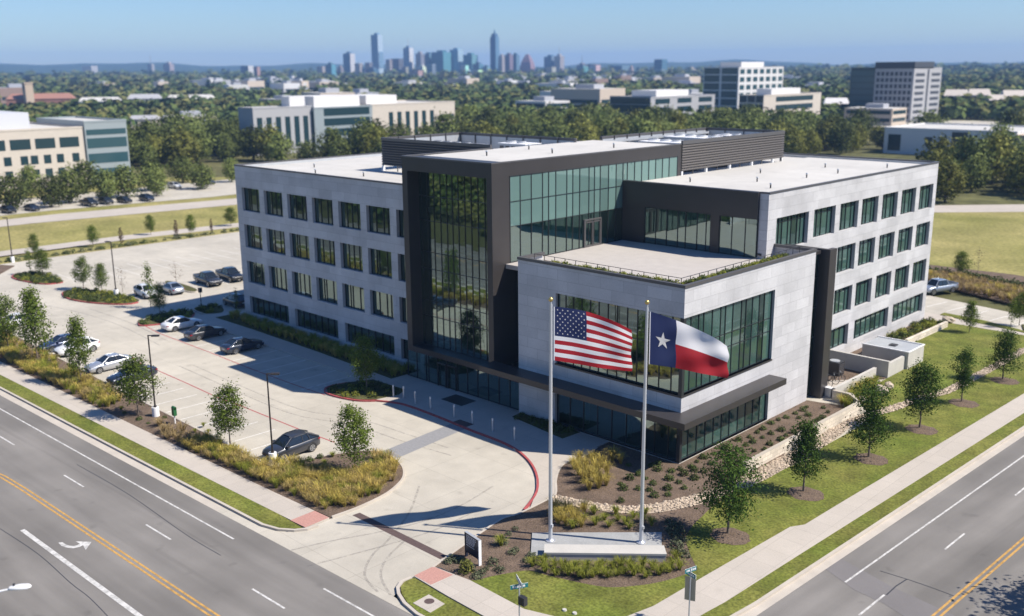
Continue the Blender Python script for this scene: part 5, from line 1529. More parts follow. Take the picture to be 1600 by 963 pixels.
RT = [((9.17, -7.68, 5.94), "nearest young oak on the right lawn, in a mulch ring below the flag bed"), ((9.58, 1.71, 5.25), "second young oak up the right lawn, before the limestone wall"),
      ((10.18, 11.06, 5.81), "third young oak up the right lawn, below the service yard"), ((10.48, 20.11, 5.50), "fourth young oak up the right lawn, level with the yard annex"),
      ((10.59, 29.31, 4.81), "fifth young oak up the right lawn, beside the rock swale"), ((11.05, 38.67, 4.79), "farthest young oak of the lawn row, at the right picture edge")]
for i, (p, lb) in enumerate(RT):
    k = p[2] / 5.0
    add_tree("oak_tree", oakR[i], (p[0], p[1], .1), i * 1.3, (k * 1.0, k * 1.0, k), lb, group=GR)
    b = MB(); n_ = 26
    vs = [(0, 0, .12)] + [(.55 * math.cos(2 * math.pi * a / n_), .5 * math.sin(2 * math.pi * a / n_), .1) for a in range(n_)] + [(1.3 * (1 + .07 * math.sin(a * 2.1 + i)) * math.cos(2 * math.pi * a / n_), 1.2 * (1 + .07 * math.sin(a * 1.7)) * math.sin(2 * math.pi * a / n_), .01) for a in range(n_)]
    b.faces(vs, [(0, 1 + a, 1 + (a + 1) % n_) for a in range(n_)] + [(1 + a, 1 + n_ + a, 1 + n_ + (a + 1) % n_, 1 + (a + 1) % n_) for a in range(n_)], 'mulch')
    struct(b.build("mulch_ring", loc=(p[0] + .25, p[1] - .1, .122)))
p = (2.18, 54.67, 3.56); add_tree("young_tree", mapL[2], (p[0], p[1], .1), 0, (p[2] / 4.6 * 1.0, p[2] / 4.6 * 1.0, p[2] / 4.6), "cone-shaped young tree by the rear walk at the far end of the right lawn")
p = (5.32, 61.81, 3.73); add_tree("young_tree", mapL[1], (p[0], p[1], .1), 0, p[2] / 4.6, "young tree in the small bed by the rear lot, right picture edge")
p = (5.00, 59.94, 3.39); add_tree("young_tree", thin[0], (p[0], p[1], .1), 0, p[2] / 4.2, "thin sapling beside the small bed tree at the rear lot")
LT = [((-29.03, -21.96, 4.92), 1, 1.0, "young maple between the green dispenser and the dark grey SUV's lamp post"), ((-41.53, -23.82, 5.38), 0, 1.05, "leafy young maple in front of the navy sedan, beside a lamp post"),
      ((-54.58, -23.45, 6.53), 2, .72, "slim young tree in front of the silver sedan"), ((-16.96, -18.35, 5.27), 0, .95, "young maple in the corner bed of golden grass"),
      ((-65.01, -23.69, 7.78), 2, .85, "tall leafy young tree left of the white SUV"), ((-71.97, -24.22, 6.09), 0, .9, "young tree cut by the left picture edge")]
for i, (p, k, wd, lb) in enumerate(LT):
    s_ = p[2] / 4.6
    add_tree("maple_tree", mapL[k], (p[0], p[1], .1), i * 2.1 + .4, (s_ * wd, s_ * wd, s_), lb, group="young trees in the front planting strip")
p = (-32.21, -5.49, 5.04); add_tree("maple_tree", mapL[1], (p[0], p[1], .14), 2, (p[2] / 4.6 * .95, p[2] / 4.6 * .95, p[2] / 4.6), "young tree in the shaded island before the entrance")
IS = [((-75.46, -4.87, 3.90), 1, .9, "small dark tree in the island beside the white sedan in the shade"), ((-80.25, -3.71, 5.96), 3, .8, "thin sapling behind the island tree beside the far white SUV"),
      ((-98.16, -4.97, 4.44), 0, 1.0, "young tree on the left of the pair in the middle island"), ((-94.11, -4.07, 3.92), 2, 1.05, "young cone-shaped tree on the right of the pair in the middle island"),
      ((-91.94, -2.12, 3.74), 5, .8, "sparse twiggy sapling right of the middle island's lamp post"), ((-114.75, -6.12, 3.97), 3, 1.0, "young tree on the left of the farthest island"),
      ((-112.27, -5.17, 3.94), 1, 1.1, "young tree on the right of the farthest island"), ((-129.75, 0.13, 3.69), 1, .8, "small dark tree behind the farthest island on the lot edge"),
      ((-91.82, 5.86, 3.22), 5, 1.3, "bare twiggy tree between the silver grey sedan and the far pickups"), ((-68.72, 2.14, 3.33), 3, .7, "slender sapling beside the black SUV at the building corner"),
      ((-131.47, 10.70, 3.65), 1, 1.0, "small round green tree at the lot edge, leftmost of the verge row"), ((-130.23, 15.24, 3.00), 6, 1.0, "narrow brown tree at the lot edge, left of the slim green one"),
      ((-136.28, 23.72, 3.65), 0, .9, "slim green tree in the middle of the verge row"), ((-129.15, 25.21, 3.34), 6, .9, "narrow brown tree in the verge row, right of the slim green one"),
      ((-129.75, 28.48, 3.75), 1, .9, "small green tree near the right of the verge row"), ((-129.52, 32.58, 2.70), 6, .8, "narrow brown tree last but one in the verge row"),
      ((-134.53, 39.59, 3.59), 0, 1.2, "bushy light green tree at the right end of the verge row by the building"),
      ((-10.17, 85.64, 3.51), 1, 1.2, "dark bushy tree in the dry field behind the rear lot"), ((-8.82, 88.69, 4.01), 5, .8, "bare tree beside the bushy one in the dry field")]
MK = mapL + thin + sparse
br_mesh = tree_proto("cypress", 51, 4.0, .55, .5, 30, 40, .1, 'leafD', 'oval', tw=.05)
MK = MK + [br_mesh]
for i, (p, k, wd, lb) in enumerate(IS):
    s_ = p[2] / (4.6 if k < 3 else 4.1)
    add_tree("young_tree", MK[k], (p[0], p[1], .1), i * 1.7, (s_ * wd, s_ * wd, s_), lb, group="young trees of the lot")
# the big tree beyond the right picture edge whose shade falls on the road
add_tree("oak_tree", tree_proto("bigoak", 61, 9.5, 4.4, 2.4, 60, 120, .2, 'leafR', 'round', tw=.22), (34.0, .6, .1), 0, 1, "large oak beyond the right road, throwing its shade across the yellow line")
add_tree("oak_tree", tree_proto("bigoak2", 62, 9.0, 4.0, 2.4, 50, 110, .2, 'leafR', 'round', tw=.2), (37.5, 15, .1), 0, 1, "large oak across the right road, out of the picture on the right")
# trees over the front road, seen only mirrored in the glass
grv = [tree_proto("grove", s_, 8.0, cr_, 1.2, 46, 46, .36, 'leafB', 'round', tw=.22) for s_, cr_ in ((71, 3.9), (72, 3.5), (73, 4.3), (74, 3.7))]
grvY = [tree_proto("grovey", 75, 7.5, 3.6, 1.2, 42, 46, .36, 'leafY', 'round', tw=.2)]

# --- ornamental grasses
def tuft_arrays(seed, n, h, r, wdt, lean=.55):
    g = np.random.default_rng(seed); V = []; F = []
    for i in range(n):
        a = g.uniform(0, 2 * math.pi); l_ = h * g.uniform(.65, 1.1); o = r * g.uniform(.25, 1.15) * lean * 1.6
        b0 = np.array([math.cos(a), math.sin(a), 0]) * g.uniform(0, .16) * r; s_ = np.array([-math.sin(a), math.cos(a), 0]) * wdt
        d = np.array([math.cos(a), math.sin(a), 0])
        p1 = b0 + d * o * .35 + np.array([0, 0, l_ * .62]); p2 = b0 + d * o * .8 + np.array([0, 0, l_ * .95]); p3 = b0 + d * o * 1.25 + np.array([0, 0, l_ * .86])
        k = len(V)
        V += [b0 - s_, b0 + s_, p1 + s_, p1 - s_, p2 + s_ * .7, p2 - s_ * .7, p3]
        F += [(k, k + 1, k + 2, k + 3), (k + 3, k + 2, k + 4, k + 5), (k + 5, k + 4, k + 6)]
    return np.array(V), F
def scatter_mesh(name, protos, places, m, label, cat, kind="stuff"):
    """places: (x, y, z, scale, rot, proto index, material index)"""
    VV = []; FF = []; MI = []; k = 0
    for x, y, z, s_, a, pi, mi in places:
        V, F = protos[pi]; c, sn = math.cos(a), math.sin(a)
        W = V * s_
        W = np.stack([W[:, 0] * c - W[:, 1] * sn + x, W[:, 0] * sn + W[:, 1] * c + y, W[:, 2] + z], 1)
        VV.append(W); FF += [tuple(q + k for q in f) for f in F]; MI += [mi] * len(F); k += len(V)
    me = bpy.data.meshes.new(name); me.from_pydata(np.concatenate(VV).tolist(), [], FF)
    for q in m: me.materials.append(M[q])
    me.polygons.foreach_set("material_index", MI); me.update()
    o = link(name, me)
    return tag(o, label, cat, kind=kind)
tufts = [tuft_arrays(s_, 72, .72, .55, .012) for s_ in (1, 2, 3, 4)]
def inpoly(x, y, pl):
    c = False; n = len(pl); j = n - 1
    for i in range(n):
        if (pl[i][1] > y) != (pl[j][1] > y) and x < (pl[j][0] - pl[i][0]) * (y - pl[i][1]) / (pl[j][1] - pl[i][1]) + pl[i][0]: c = not c
        j = i
    return c
def fill(pl, step, seed, skip=None):
    g = random.Random(seed); xs = [p[0] for p in pl]; ys = [p[1] for p in pl]; out = []
    x = min(xs)
    while x < max(xs):
        y = min(ys)
        while y < max(ys):
            px, py = x + g.uniform(-.5, .5) * step, y + g.uniform(-.5, .5) * step
            if inpoly(px, py, pl) and not (skip and skip(px, py)): out.append((px, py))
            y += step
        x += step
    return out
M['strawB'] = mat("pale_straw_grass", (0.40, 0.31, 0.12), .85, island=.3, transl=.3, spec=.2)
gq = random.Random(5)
zone = [FR(-12.5, 3.9), FR(-12.9, 4.0), (-12.4, -21.9), (-12.8, -19.4), (-13.6, -17.4), (-14.8, -16.0), (-17.0, -14.9), (-18.2, -14.8), (-18.4, -17.0), (-20.0, -19.6), (-22.3, -20.7), (-22.6, -22.3), (-31.8, -22.6), FR(-32.3, 3.8)]
zone[0:2] = [FR(-13.4, 4.2)]
bare = lambda x, y: (math.hypot(x + 18.6, (y + 17.6)) < 1.9) or (x + 20.5) ** 2 / 4 + (y + 18.6) ** 2 / 2 < 1 or (y > -23.0 and x < -26 and gq.random() < .4)
pl_ = [(x, y, .1, gq.uniform(.8, 1.35), gq.uniform(0, 6), gq.randrange(4), gq.choice((0, 0, 0, 1, 2, 2))) for x, y in fill(zone, .52, 1, bare)]
zone2 = [FR(-45.5, 3.85), (-45.5, -23.4), (-49, -22.6), (-62, -22.2), (-76, -21.7), (-92, -21.0), (-100, -21.0), FR(-100, 3.8)]
pl_ += [(x, y, .1, gq.uniform(.85, 1.4), gq.uniform(0, 6), gq.randrange(4), gq.choice((0, 0, 2, 1, 0, 1))) for x, y in fill(zone2, .6, 2, lambda x, y: gq.random() < (.12 if y < -23.6 else .5))]
scatter_mesh("ornamental_grass", tufts, pl_, ['strawA', 'strawG', 'strawB'], "band of golden and green feather grass between the front walk and the parking stalls", "ornamental grass")
zs = [(-68.8, .2), (-60.6, -.4), (-46.3, -.7), (-34.5, -1.2), (-33.4, -1.2), (-33.4, 1.6), (-66.2, 1.6), (-68.8, 1.6)]
pl_ = [(x, y, .14, gq.uniform(.8, 1.3), gq.uniform(0, 6), gq.randrange(4), gq.choice((0, 0, 1))) for x, y in fill(zs, .62, 3)]
scatter_mesh("ornamental_grass", tufts, pl_, ['strawG', 'strawA'], "dark hedge of grasses in the shaded bed along the left wing", "ornamental grass")
zr_ = [(-9.6, 77.2), (2.2, 72.4), (12, 66.8), (12.4, 74), (2.5, 79.5), (-9, 84), (-30, 84), (-30, 77.5)]
pl_ = [(x, y, .1, gq.uniform(1.0, 1.7), gq.uniform(0, 6), gq.randrange(4), gq.choice((0, 0, 0, 1))) for x, y in fill(zr_, .85, 4)]
M['tan'] = M['tan']
scatter_mesh("ornamental_grass", tufts, pl_, ['tan', 'strawA'], "tall tan feather grass along the far side of the rear lot", "ornamental grass")
zy = [(2.98, 20.15), (2.27, 22.34), (2.28, 25.32), (2.12, 29.36), (2.67, 30.41), (3.58, 27.54), (3.45, 24.15), (4.19, 21.27)]
pl_ = [(x, y, .1, gq.uniform(.9, 1.5), gq.uniform(0, 6), gq.randrange(4), gq.choice((0, 1, 1))) for x, y in fill(zy, .55, 6)]
scatter_mesh("ornamental_grass", tufts, pl_, ['strawA', 'strawG'], "mound of long green grass below the service yard wall", "ornamental grass")
# groundcover shrubs of the islands and hedges along the edges
def bush_arrays(seed, n, r, h, size):
    g = np.random.default_rng(seed)
    d = g.normal(0, 1, (n, 3)); d[:, 2] = abs(d[:, 2]); d /= np.linalg.norm(d, axis=1, keepdims=True)
    P = d * np.array([r, r, h]) * g.uniform(.55, 1.05, (n, 1))
    nn = d + g.normal(0, .6, (n, 3)); nn /= np.linalg.norm(nn, axis=1, keepdims=True)
    t = np.cross(nn, g.normal(0, 1, (n, 3))); t /= np.linalg.norm(t, axis=1, keepdims=True); s_ = np.cross(nn, t)
    sz = size * g.uniform(.6, 1.3, (n, 1))
    V = np.stack([P - t * sz, P - s_ * sz * .7, P + t * sz, P + s_ * sz * .7], 1).reshape(-1, 3)
    return V, [tuple(range(4 * i, 4 * i + 4)) for i in range(n)]
bushes = [bush_arrays(s_, 90, .42, .45, .075) for s_ in (1, 2, 3)]
for i, pl in enumerate(ISL[:4] + [[(-35.3, -5.4), (-35.5, -7.0), (-34.4, -8.1), (-32.4, -8.0), (-30.6, -7.4), (-29.7, -6.2), (-29.2, -4.3), (-29.8, -3.2), (-34.2, -3.3)]]):
    pl_ = [(x, y, .12, gq.uniform(.7, 1.3), gq.uniform(0, 6), gq.randrange(3), gq.choice((0, 0, 1))) for x, y in fill(pl, .62, 20 + i, lambda x, y: gq.random() < .3)]
    scatter_mesh("ground_cover", bushes, pl_, ['shrub', 'strawG'], ["low green cover on the farthest planted island", "low green cover on the middle island with the lamp post", "low dark cover on the island beside the white sedan", "low dark cover on the small island with the sign post", "low dark cover on the island before the entrance"][i], "ground cover")
hd = [(-128.2, y + gq.uniform(-1, 1), .1, gq.uniform(.9, 1.9), gq.uniform(0, 6), gq.randrange(3), gq.choice((0, 1))) for y in np.arange(-6, 62, 1.1)]
scatter_mesh("ground_cover", bushes, hd, ['shrub', 'shrubG'], "loose row of small shrubs along the far edge of the lot", "shrubs")
hd = [(x, 86.5 + gq.uniform(-.7, .7) - (.28 * (x + 10) if x > -10 else 0), .1, gq.uniform(1.3, 2.2), gq.uniform(0, 6), gq.randrange(3), 0) for x in np.arange(-40, 20, .55)]
scatter_mesh("hedge", bushes, hd, ['shrub'], "dark hedge line between the tan grass and the dry field", "hedge")
hd = [(gq.uniform(-3.6, -1.2), y, .1, gq.uniform(1.0, 1.7), gq.uniform(0, 6), gq.randrange(3), gq.choice((0, 0, 1))) for y in np.arange(43.5, 57, .3)]
scatter_mesh("ground_cover", bushes, hd, ['shrub', 'strawG'], "green shrubs between the right wing and the low limestone wall", "shrubs")
hd = [(-14.2 + 13 * t, .62 + gq.uniform(-.15, .15), 14.1, gq.uniform(.5, .85), gq.uniform(0, 6), gq.randrange(3), gq.choice((0, 1, 1))) for t in np.arange(.05, 1, .022)] + \
     [(-.66 + gq.uniform(-.12, .12), y, 14.1, gq.uniform(.55, .95), gq.uniform(0, 6), gq.randrange(3), gq.choice((0, 1))) for y in np.arange(.7, 16.4, .28)]
scatter_mesh("planter_greenery", bushes, hd, ['shrub', 'strawG'], "strip of low greenery in the roof terrace planter behind the parapet", "planter plants")
hd = [(gq.uniform(-16.5, -10.4), gq.uniform(-1.5, -.2), .12, gq.uniform(.7, 1.1), gq.uniform(0, 6), gq.randrange(3), 0) for _ in range(28)]
scatter_mesh("ground_cover", bushes, hd, ['shrub'], "dark shrubs in the small bed under the canopy by the entrance", "shrubs")
# single clumps that one can count
def arr_mesh(name, arr, m):
    me = bpy.data.meshes.new(name); me.from_pydata(arr[0].tolist(), [], arr[1]); me.materials.append(M[m]); me.update(); return me
clG = [arr_mesh("clump", tuft_arrays(40 + i, 110, .5, .42, .014, .6), 'strawG') for i in range(3)]
clS = [arr_mesh("clump", tuft_arrays(50 + i, 130, 1.15, .7, .014, .6), 'strawA') for i in range(3)]
clB = [arr_mesh("clump", bush_arrays(60 + i, 170, .34, .42, .06), 'shrub') for i in range(3)]
clP = [arr_mesh("clump", bush_arrays(70 + i, 150, .4, .4, .06), 'shrubG') for i in range(2)]
def clumps(places, meshes, name, label, cat, group, lo=.8, hi=1.25, z=.1):
    for i, (x, y) in enumerate(places):
        o = link(name, meshes[i % len(meshes)], None, (x, y, z), gq.uniform(0, 6)); s_ = gq.uniform(lo, hi); o.scale = (s_, s_, s_ * gq.uniform(.85, 1.15))
        tag(o, label, cat, group)
front = [(2.70, -19.59), (3.00, -18.87), (3.75, -19.57), (3.78, -18.79), (4.34, -18.59), (4.46, -19.43), (5.03, -18.90), (4.71, -17.81), (5.56, -18.51), (5.37, -17.62), (5.91, -18.50), (6.25, -18.07), (5.91, -17.11), (6.18, -17.61), (6.54, -17.26), (6.93, -17.43), (6.47, -16.37), (7.21, -16.85), (7.34, -16.40), (7.34, -15.76), (7.91, -16.19), (8.02, -15.56), (8.61, -15.84), (8.34, -14.82), (8.99, -15.06), (8.87, -14.22), (8.87, -13.56), (9.26, -14.38), (5.86, -16.73), (9.54, -13.70), (4.90, -18.28), (6.77, -15.98), (7.69, -15.00), (8.58, -12.73)]
clumps(front, clG, "grass_clump", "yellow-green grass clump in the double row in front of the pale bench block", "grass clump", "clumps below the flag plinth", .9, 1.35)
tallg = [(-5.30, -6.31), (-4.23, -6.97), (-4.66, -5.71), (-3.32, -6.93), (-3.50, -5.80), (-3.91, -4.68), (-2.71, -5.55), (-2.60, -7.05), (-3.08, -7.82), (-4.17, -3.02), (-3.30, -3.08), (-1.70, -7.78), (-2.00, -8.51), (-1.58, -7.04), (-4.82, -4.67), (-5.74, -5.18)]
clumps(tallg, clS, "grass_clump", "tall straw-coloured feather grass clump beside the drive end of the bed", "grass clump", "tall grasses by the drive", .8, 1.15)
midg = [(-1.12, -13.16), (-0.21, -13.52), (-0.73, -12.39), (0.07, -12.85), (-0.02, -14.13), (0.55, -13.99), (0.74, -13.16), (0.11, -11.60), (1.42, -13.43)]
clumps(midg, clS, "grass_clump", "straw-coloured grass clump just left of the striped flag's pole foot", "grass clump", "grasses behind the plinth", .7, 1.05)
rowg = [(0.82, -11.35), (1.92, -11.52), (1.97, -10.40), (1.93, -12.56), (2.77, -12.17), (2.64, -10.98), (3.38, -11.08), (3.17, -9.95), (3.93, -10.03), (0.87, -12.51), (3.94, -11.45), (4.75, -10.05), (3.39, -8.94), (1.14, -13.95)]
clumps(rowg, clG, "grass_clump", "small green grass clump in the rows between rock swale and plinth", "grass clump", "small clumps behind the plinth", .9, 1.3)
bedp = [(x + gq.uniform(-.25, .25), y + gq.uniform(-.25, .25)) for x, y in [(-0.90, -4.99), (-1.02, -3.65), (0.04, -4.11), (-0.49, -2.33), (1.02, -3.20), (0.68, -1.90), (-0.03, -6.67), (0.35, -5.86), (1.19, -5.83), (1.07, -4.41), (2.15, -4.63), (2.04, -3.19), (1.45, -1.67), (2.98, -3.40), (-1.14, -6.00), (2.05, -6.22), (2.76, -5.26), (2.48, -1.83), (1.89, -0.44), (0.70, -8.65), (-2.86, -2.84), (-0.97, -1.08), (0.54, -0.86), (0.94, -0.15), (2.45, -0.25), (-1.18, -1.96)]]
clumps(bedp, clB, "shrub_clump", "small dark green shrub in the mulch triangle before the glass corner", "shrub", "shrubs in the corner mulch", .7, 1.2)
rowp = [(x, y) for k in range(3) for x, y in [(.9 + 1.15 * k + gq.uniform(-.25, .25), 1.2 + 1.25 * j + .5 * k + gq.uniform(-.25, .25)) for j in range(15)] if gq.random() < (.95 if k == 0 else .7)]
clumps(rowp, clB, "shrub_clump", "small round green shrub planted in the rows between podium and limestone wall", "shrub", "shrubs below the podium", .65, 1.15)
lowp = [(6.11, -9.03), (6.83, -9.63), (6.77, -10.42), (7.50, -10.47), (7.66, -11.40), (8.31, -12.07), (8.80, -12.07), (6.12, -9.79), (5.40, -8.92)]
clumps(lowp, clP, "shrub_clump", "grey-green shrub in the mulch right of the plinth", "shrub", "shrubs right of the plinth", .9, 1.5)
drv = [(-1.55, -16.73), (-1.35, -17.55), (-1.08, -20.90), (-0.77, -18.73), (0.52, -18.81), (0.58, -19.22), (-1.12, -22.30), (-0.24, -22.58), (0.19, -22.50), (1.07, -22.42), (0.90, -21.82), (-1.54, -22.47), (1.75, -18.69), (1.97, -19.39), (0.68, -21.05), (1.59, -21.39), (-1.47, -22.85), (1.15, -22.87)]
clumps(drv, clP, "shrub_clump", "small grey-green shrub in the mulch around the navy sign", "shrub", "shrubs around the sign", .6, 1.1)
clumps([(-0.65, -18.97)], clG, "grass_clump", "single bright green grass ball left of the plinth", "grass clump", "single grass balls", 1.3, 1.3)
o = link("yellow_shrub", arr_mesh("clump", bush_arrays(81, 320, .5, .95, .07), 'leafY'), None, (0.21, -22.90) + (.1,)); tag(o, "upright yellow-green shrub at the foot of the navy sign", "shrub")
str_ = [(-37.68, -23.74), (-35.73, -24.03), (-34.48, -24.09), (-34.52, -23.31), (-33.01, -23.52), (-33.14, -24.43), (-34.32, -24.74), (-35.68, -24.39)]
clumps(str_, [arr_mesh("clump", tuft_arrays(90, 110, .75, .6, .014, .6), 'tan')], "grass_clump", "tan grass clump by the front walk near the green dispenser", "grass clump", "tan grasses in the strip", .9, 1.3)
mul = [(-43.12, -24.38), (-40.54, -24.23), (-39.02, -24.14), (-33.99, -22.41), (-34.88, -21.15), (-31.36, -22.38), (-31.69, -21.49), (-30.84, -23.83), (-39.32, -22.44), (-44.34, -24.12), (-33.15, -21.63), (-29.86, -22.35), (-21.46, -18.42), (-21.58, -19.25), (-21.49, -20.21), (-20.93, -17.57), (-20.09, -18.90)]
clumps(mul, clB + clG, "shrub_clump", "small scrubby plant in the bare mulch of the front strip", "shrub", "scrub in the front strip", .6, 1.0)
# river rocks
def stone_arr(seed):
    g = np.random.default_rng(seed)
    V = np.array([(1, 0, 0), (-1, 0, 0), (0, 1, 0), (0, -1, 0), (0, 0, 1), (0, 0, -1), (.7, .7, .45), (-.7, .7, .45), (.7, -.7, .45), (-.7, -.7, .45)], float) * g.uniform(.75, 1.15, (10, 1)) * np.array([1, .8, .6])
    return V, [(4, 8, 6), (4, 6, 7), (4, 7, 9), (4, 9, 8), (6, 0, 2), (6, 8, 0), (7, 2, 1), (7, 6, 2), (9, 1, 3), (9, 7, 1), (8, 3, 0), (8, 9, 3), (5, 2, 0), (5, 1, 2), (5, 3, 1), (5, 0, 3)]
stones = [stone_arr(i) for i in range(5)]
rp = [(x, y, .15, gq.uniform(.07, .165) if y < 21 else gq.uniform(.08, .2), gq.uniform(0, 6), gq.randrange(5), 0) for x, y in fill(rocks_out + rocks_in[::-1], .2, 9)]
scatter_mesh("river_rocks", stones, rp, ['rock'], "curving swale of pale pink river rocks across the bed and up the lawn", "river rocks")

# ------------------------------------------------------------------ background
def proj(x, y, z):
    v = Vector((x, y, z)) - CAM
    dpt = v.dot(fw)
    if dpt < 1: return None
    return 800 + 1525.3 * v.dot(rt) / dpt, 481.5 + 1525.3 * v.dot(dn) / dpt, dpt
M['cream'] = mat("cream_precast", (0.52, 0.465, 0.40), .85, var=.04)
M['pale'] = mat("pale_metal_panel", (0.50, 0.51, 0.54), .6)
M['bgglass'] = mat("far_window_glass", (0.018, 0.042, 0.05), .15, spec=.45)
M['bgglass2'] = mat("far_teal_glass", (0.03, 0.075, 0.09), .15, spec=.5)
M['bgband'] = mat("far_teal_spandrel", (0.27, 0.31, 0.325), .4)
M['bgdark'] = mat("far_dark_cladding", (0.05, 0.055, 0.065), .6)
M['bggrey'] = mat("far_grey_panels", (0.36, 0.36, 0.37), .8)
M['bgwhite'] = mat("far_white_panels", (0.62, 0.61, 0.60), .8)
M['brick'] = mat("red_brick", (0.30, 0.15, 0.11), .9)
M['tanw'] = mat("tan_wall", (0.45, 0.36, 0.27), .9)
FP = []          # footprints kept clear of trees
def bld(label, x0, x1, y0, y1, h, wm, rm='roof', front=(), side=(), gl='bgglass', cat="office building", pent=None, par=.5):
    """axis-aligned block; front: windows (u0, u1, z0, z1) on the face y = y0; side: on the face x = x1"""
    t = thing("far_building", label, cat, (x0, y0, 0))
    W, D = x1 - x0, y1 - y0
    b = MB(); b.box(0, W, 0, D, -.3, h, wm); b.build("wall", t)
    b = MB()
    b.box(.4, W - .4, .4, D - .4, h, h + .02, rm)
    for q in ((-.1, W + .1, -.1, .4), (-.1, W + .1, D - .4, D + .1), (-.1, .4, .4, D - .4), (W - .4, W + .1, .4, D - .4)): b.box(*q, h, h + par, wm)
    b.build("roof", t)
    if pent:
        for p in pent:
            b = MB(); b.box(p[0] - x0, p[1] - x0, p[2] - y0, p[3] - y0, h + .03, p[4], p[5]); b.build("penthouse", t)
    cache = {}
    for face, L_ in (('f', front), ('s', side)):
        for wq in L_:
            u0, u1, z0, z1 = wq[:4]; g = wq[4] if len(wq) > 4 else gl
            k = (face, round(u1 - u0, 2), round(z1 - z0, 2), g)
            if k not in cache:
                b = MB()
                if face == 'f': b.box(0, u1 - u0, -.06, 0, 0, z1 - z0, g)
                else: b.box(0, .06, 0, u1 - u0, 0, z1 - z0, g)
                cache[k] = b.mesh("window")
            link("window", cache[k], t, (u0 - x0, 0, z0) if face == 'f' else (W, u0 - y0, z0))
    FP.append((x0 - 3, x1 + 3, y0 - 3, y1 + 3))
    return t
# cream office at the left edge
side = []
for k in range(9):
    y = -4 + 6.4 * k
    if y + 5.2 < 53.5: side.append((y, y + 5.2, 10.3, 13.0))
for r_, z in enumerate((6.3, 2.6)):
    for k in range(17):
        y = -5 + 3.4 * k + (.8 if k % 4 == 0 else 0)
        if y + 1.9 < 53.5: side.append((y, y + 1.9, z, z + 2.3))
bld("cream and glass office block at the left edge behind the oaks", -275, -235, -14, 54, 15.2, 'cream', side=side, pent=[(-268, -246, -5, 44, 19.5, 'pale')])
sd = []
for z in (1.2, 5.4, 9.6, 13.2): sd += [(54.4, 65.6, z, z + 2.7 if z < 12 else z + 1.5)]
bld("blue glass corner block joined to the cream office on the left", -268, -234.4, 54.06, 66, 16.6, 'bgband', side=sd, gl='bgglass2', front=[(-267, -235, z, z + 2.2) for z in (5.4, 9.6)])
# long office with piers in the middle distance
sd = [(136 + 4.0 * k, 138.2 + 4.0 * k, 2.0, 13.4) for k in range(6)]
bld("grey wing with tall narrow windows, left part of the long office behind the building", -290, -280, 134.5, 160, 16.6, 'bggrey', side=sd, pent=[(-289.5, -284, 153, 159.9, 20.5, 'bgwhite')])
sd = [(164.5, 186.5, z, z + 2.8) for z in (1.2, 5.2, 9.2, 13.0)]
bld("dark glass block with pale bands in the middle of the long office", -306, -278.5, 160.06, 188, 15.9, 'bgband', side=[(y0, y1, z0, z1) for y0, y1, z0, z1 in sd], front=[(-305, -279, .5, 15)], pent=[(-302, -284, 164, 186, 20.3, 'bgwhite')])
sd = [(197 + 4.45 * k, 199.2 + 4.45 * k, 1.5, 13.3) for k in range(6)] + [(224.5, 233.0, z, z + 2.2) for z in (1.2, 5.2, 9.2)]
bld("cream stone wing with six tall windows, right part of the long office", -312, -279.3, 188.06, 233.6, 16.2, 'cream', side=sd, pent=[(-306, -285, 190, 206, 20.0, 'bgwhite')])
# tower cluster on the right
fr = [(-202 + 2.55 * c, -200.3 + 2.55 * c, 1.5 + 3.3 * r_, 3.6 + 3.3 * r_) for c in range(8) for r_ in range(8)]
sd = [(482.5, 494.5, 1.2 + 3.3 * r_, 2.8 + 3.3 * r_) for r_ in range(8)] + [(504, 516, 1.2 + 3.3 * r_, 2.8 + 3.3 * r_) for r_ in range(8)] + [(498, 500.5, 1, 28)]
bld("tall grey gridded office tower right of the teal slab", -203, -181.3, 480, 518, 28.4, 'bggrey', front=fr, side=sd, gl='bgdark', cat="office tower", pent=[(-203.2, -181.2, 479.8, 506, 32, 'bgdark')])
bld("dark teal glass slab attached to the left of the gridded tower", -218, -203.1, 482, 512, 28.6, 'bgglass', front=[(-217.5, -203.5, .8 + 3.4 * k, 3.6 + 3.4 * k) for k in range(8)], gl='bgglass2', cat="office tower")
def bpx(label, B, h, wm, nf, ns, gl='bgglass', pent=True, ff=(.2, .85), fz=.6, **kw):
    x0, x1, y0, y1 = B
    fl = max(2, int(h / 3.7)); W = x1 - x0; D = y1 - y0
    fr = [(x0 + W * (i + ff[0]) / nf, x0 + W * (i + ff[1]) / nf, 1 + h * r_ / fl, 1 + h * (r_ + fz) / fl) for i in range(nf) for r_ in range(fl)]
    sd = [(y0 + D * (i + .2) / ns, y0 + D * (i + .85) / ns, 1 + h * r_ / fl, 1 + h * (r_ + .6) / fl) for i in range(ns) for r_ in range(fl)]
    return bld(label, x0, x1, y0, y1, h, wm, front=fr, side=sd, gl=gl, pent=[(x0 + W * .2, x1 - W * .2, y0 + D * .2, y1 - D * .3, h + 3.2, 'bgwhite')] if pent else None, **kw)
bpx("white and blue tower with vertical piers behind the striped office", (-274.3, -251.7, 418.3, 466.4), 29.5, 'bgwhite', 2, 7, 'bgglass2', cat="office tower", ff=(.05, .93), fz=.85)
bpx("beige office with horizontal window stripes before the white tower", (-223.5, -209.8, 373.4, 431.9), 16.2, 'cream', 3, 1, 'bgglass', cat="office building", ff=(.08, .92), fz=.75)
bpx("dark blue glass and white office left of the striped office", (-268.4, -243.6, 327.5, 382.9), 16.0, 'bggrey', 1, 3, 'bgglass', cat="office building", ff=(.02, .98), fz=.93)
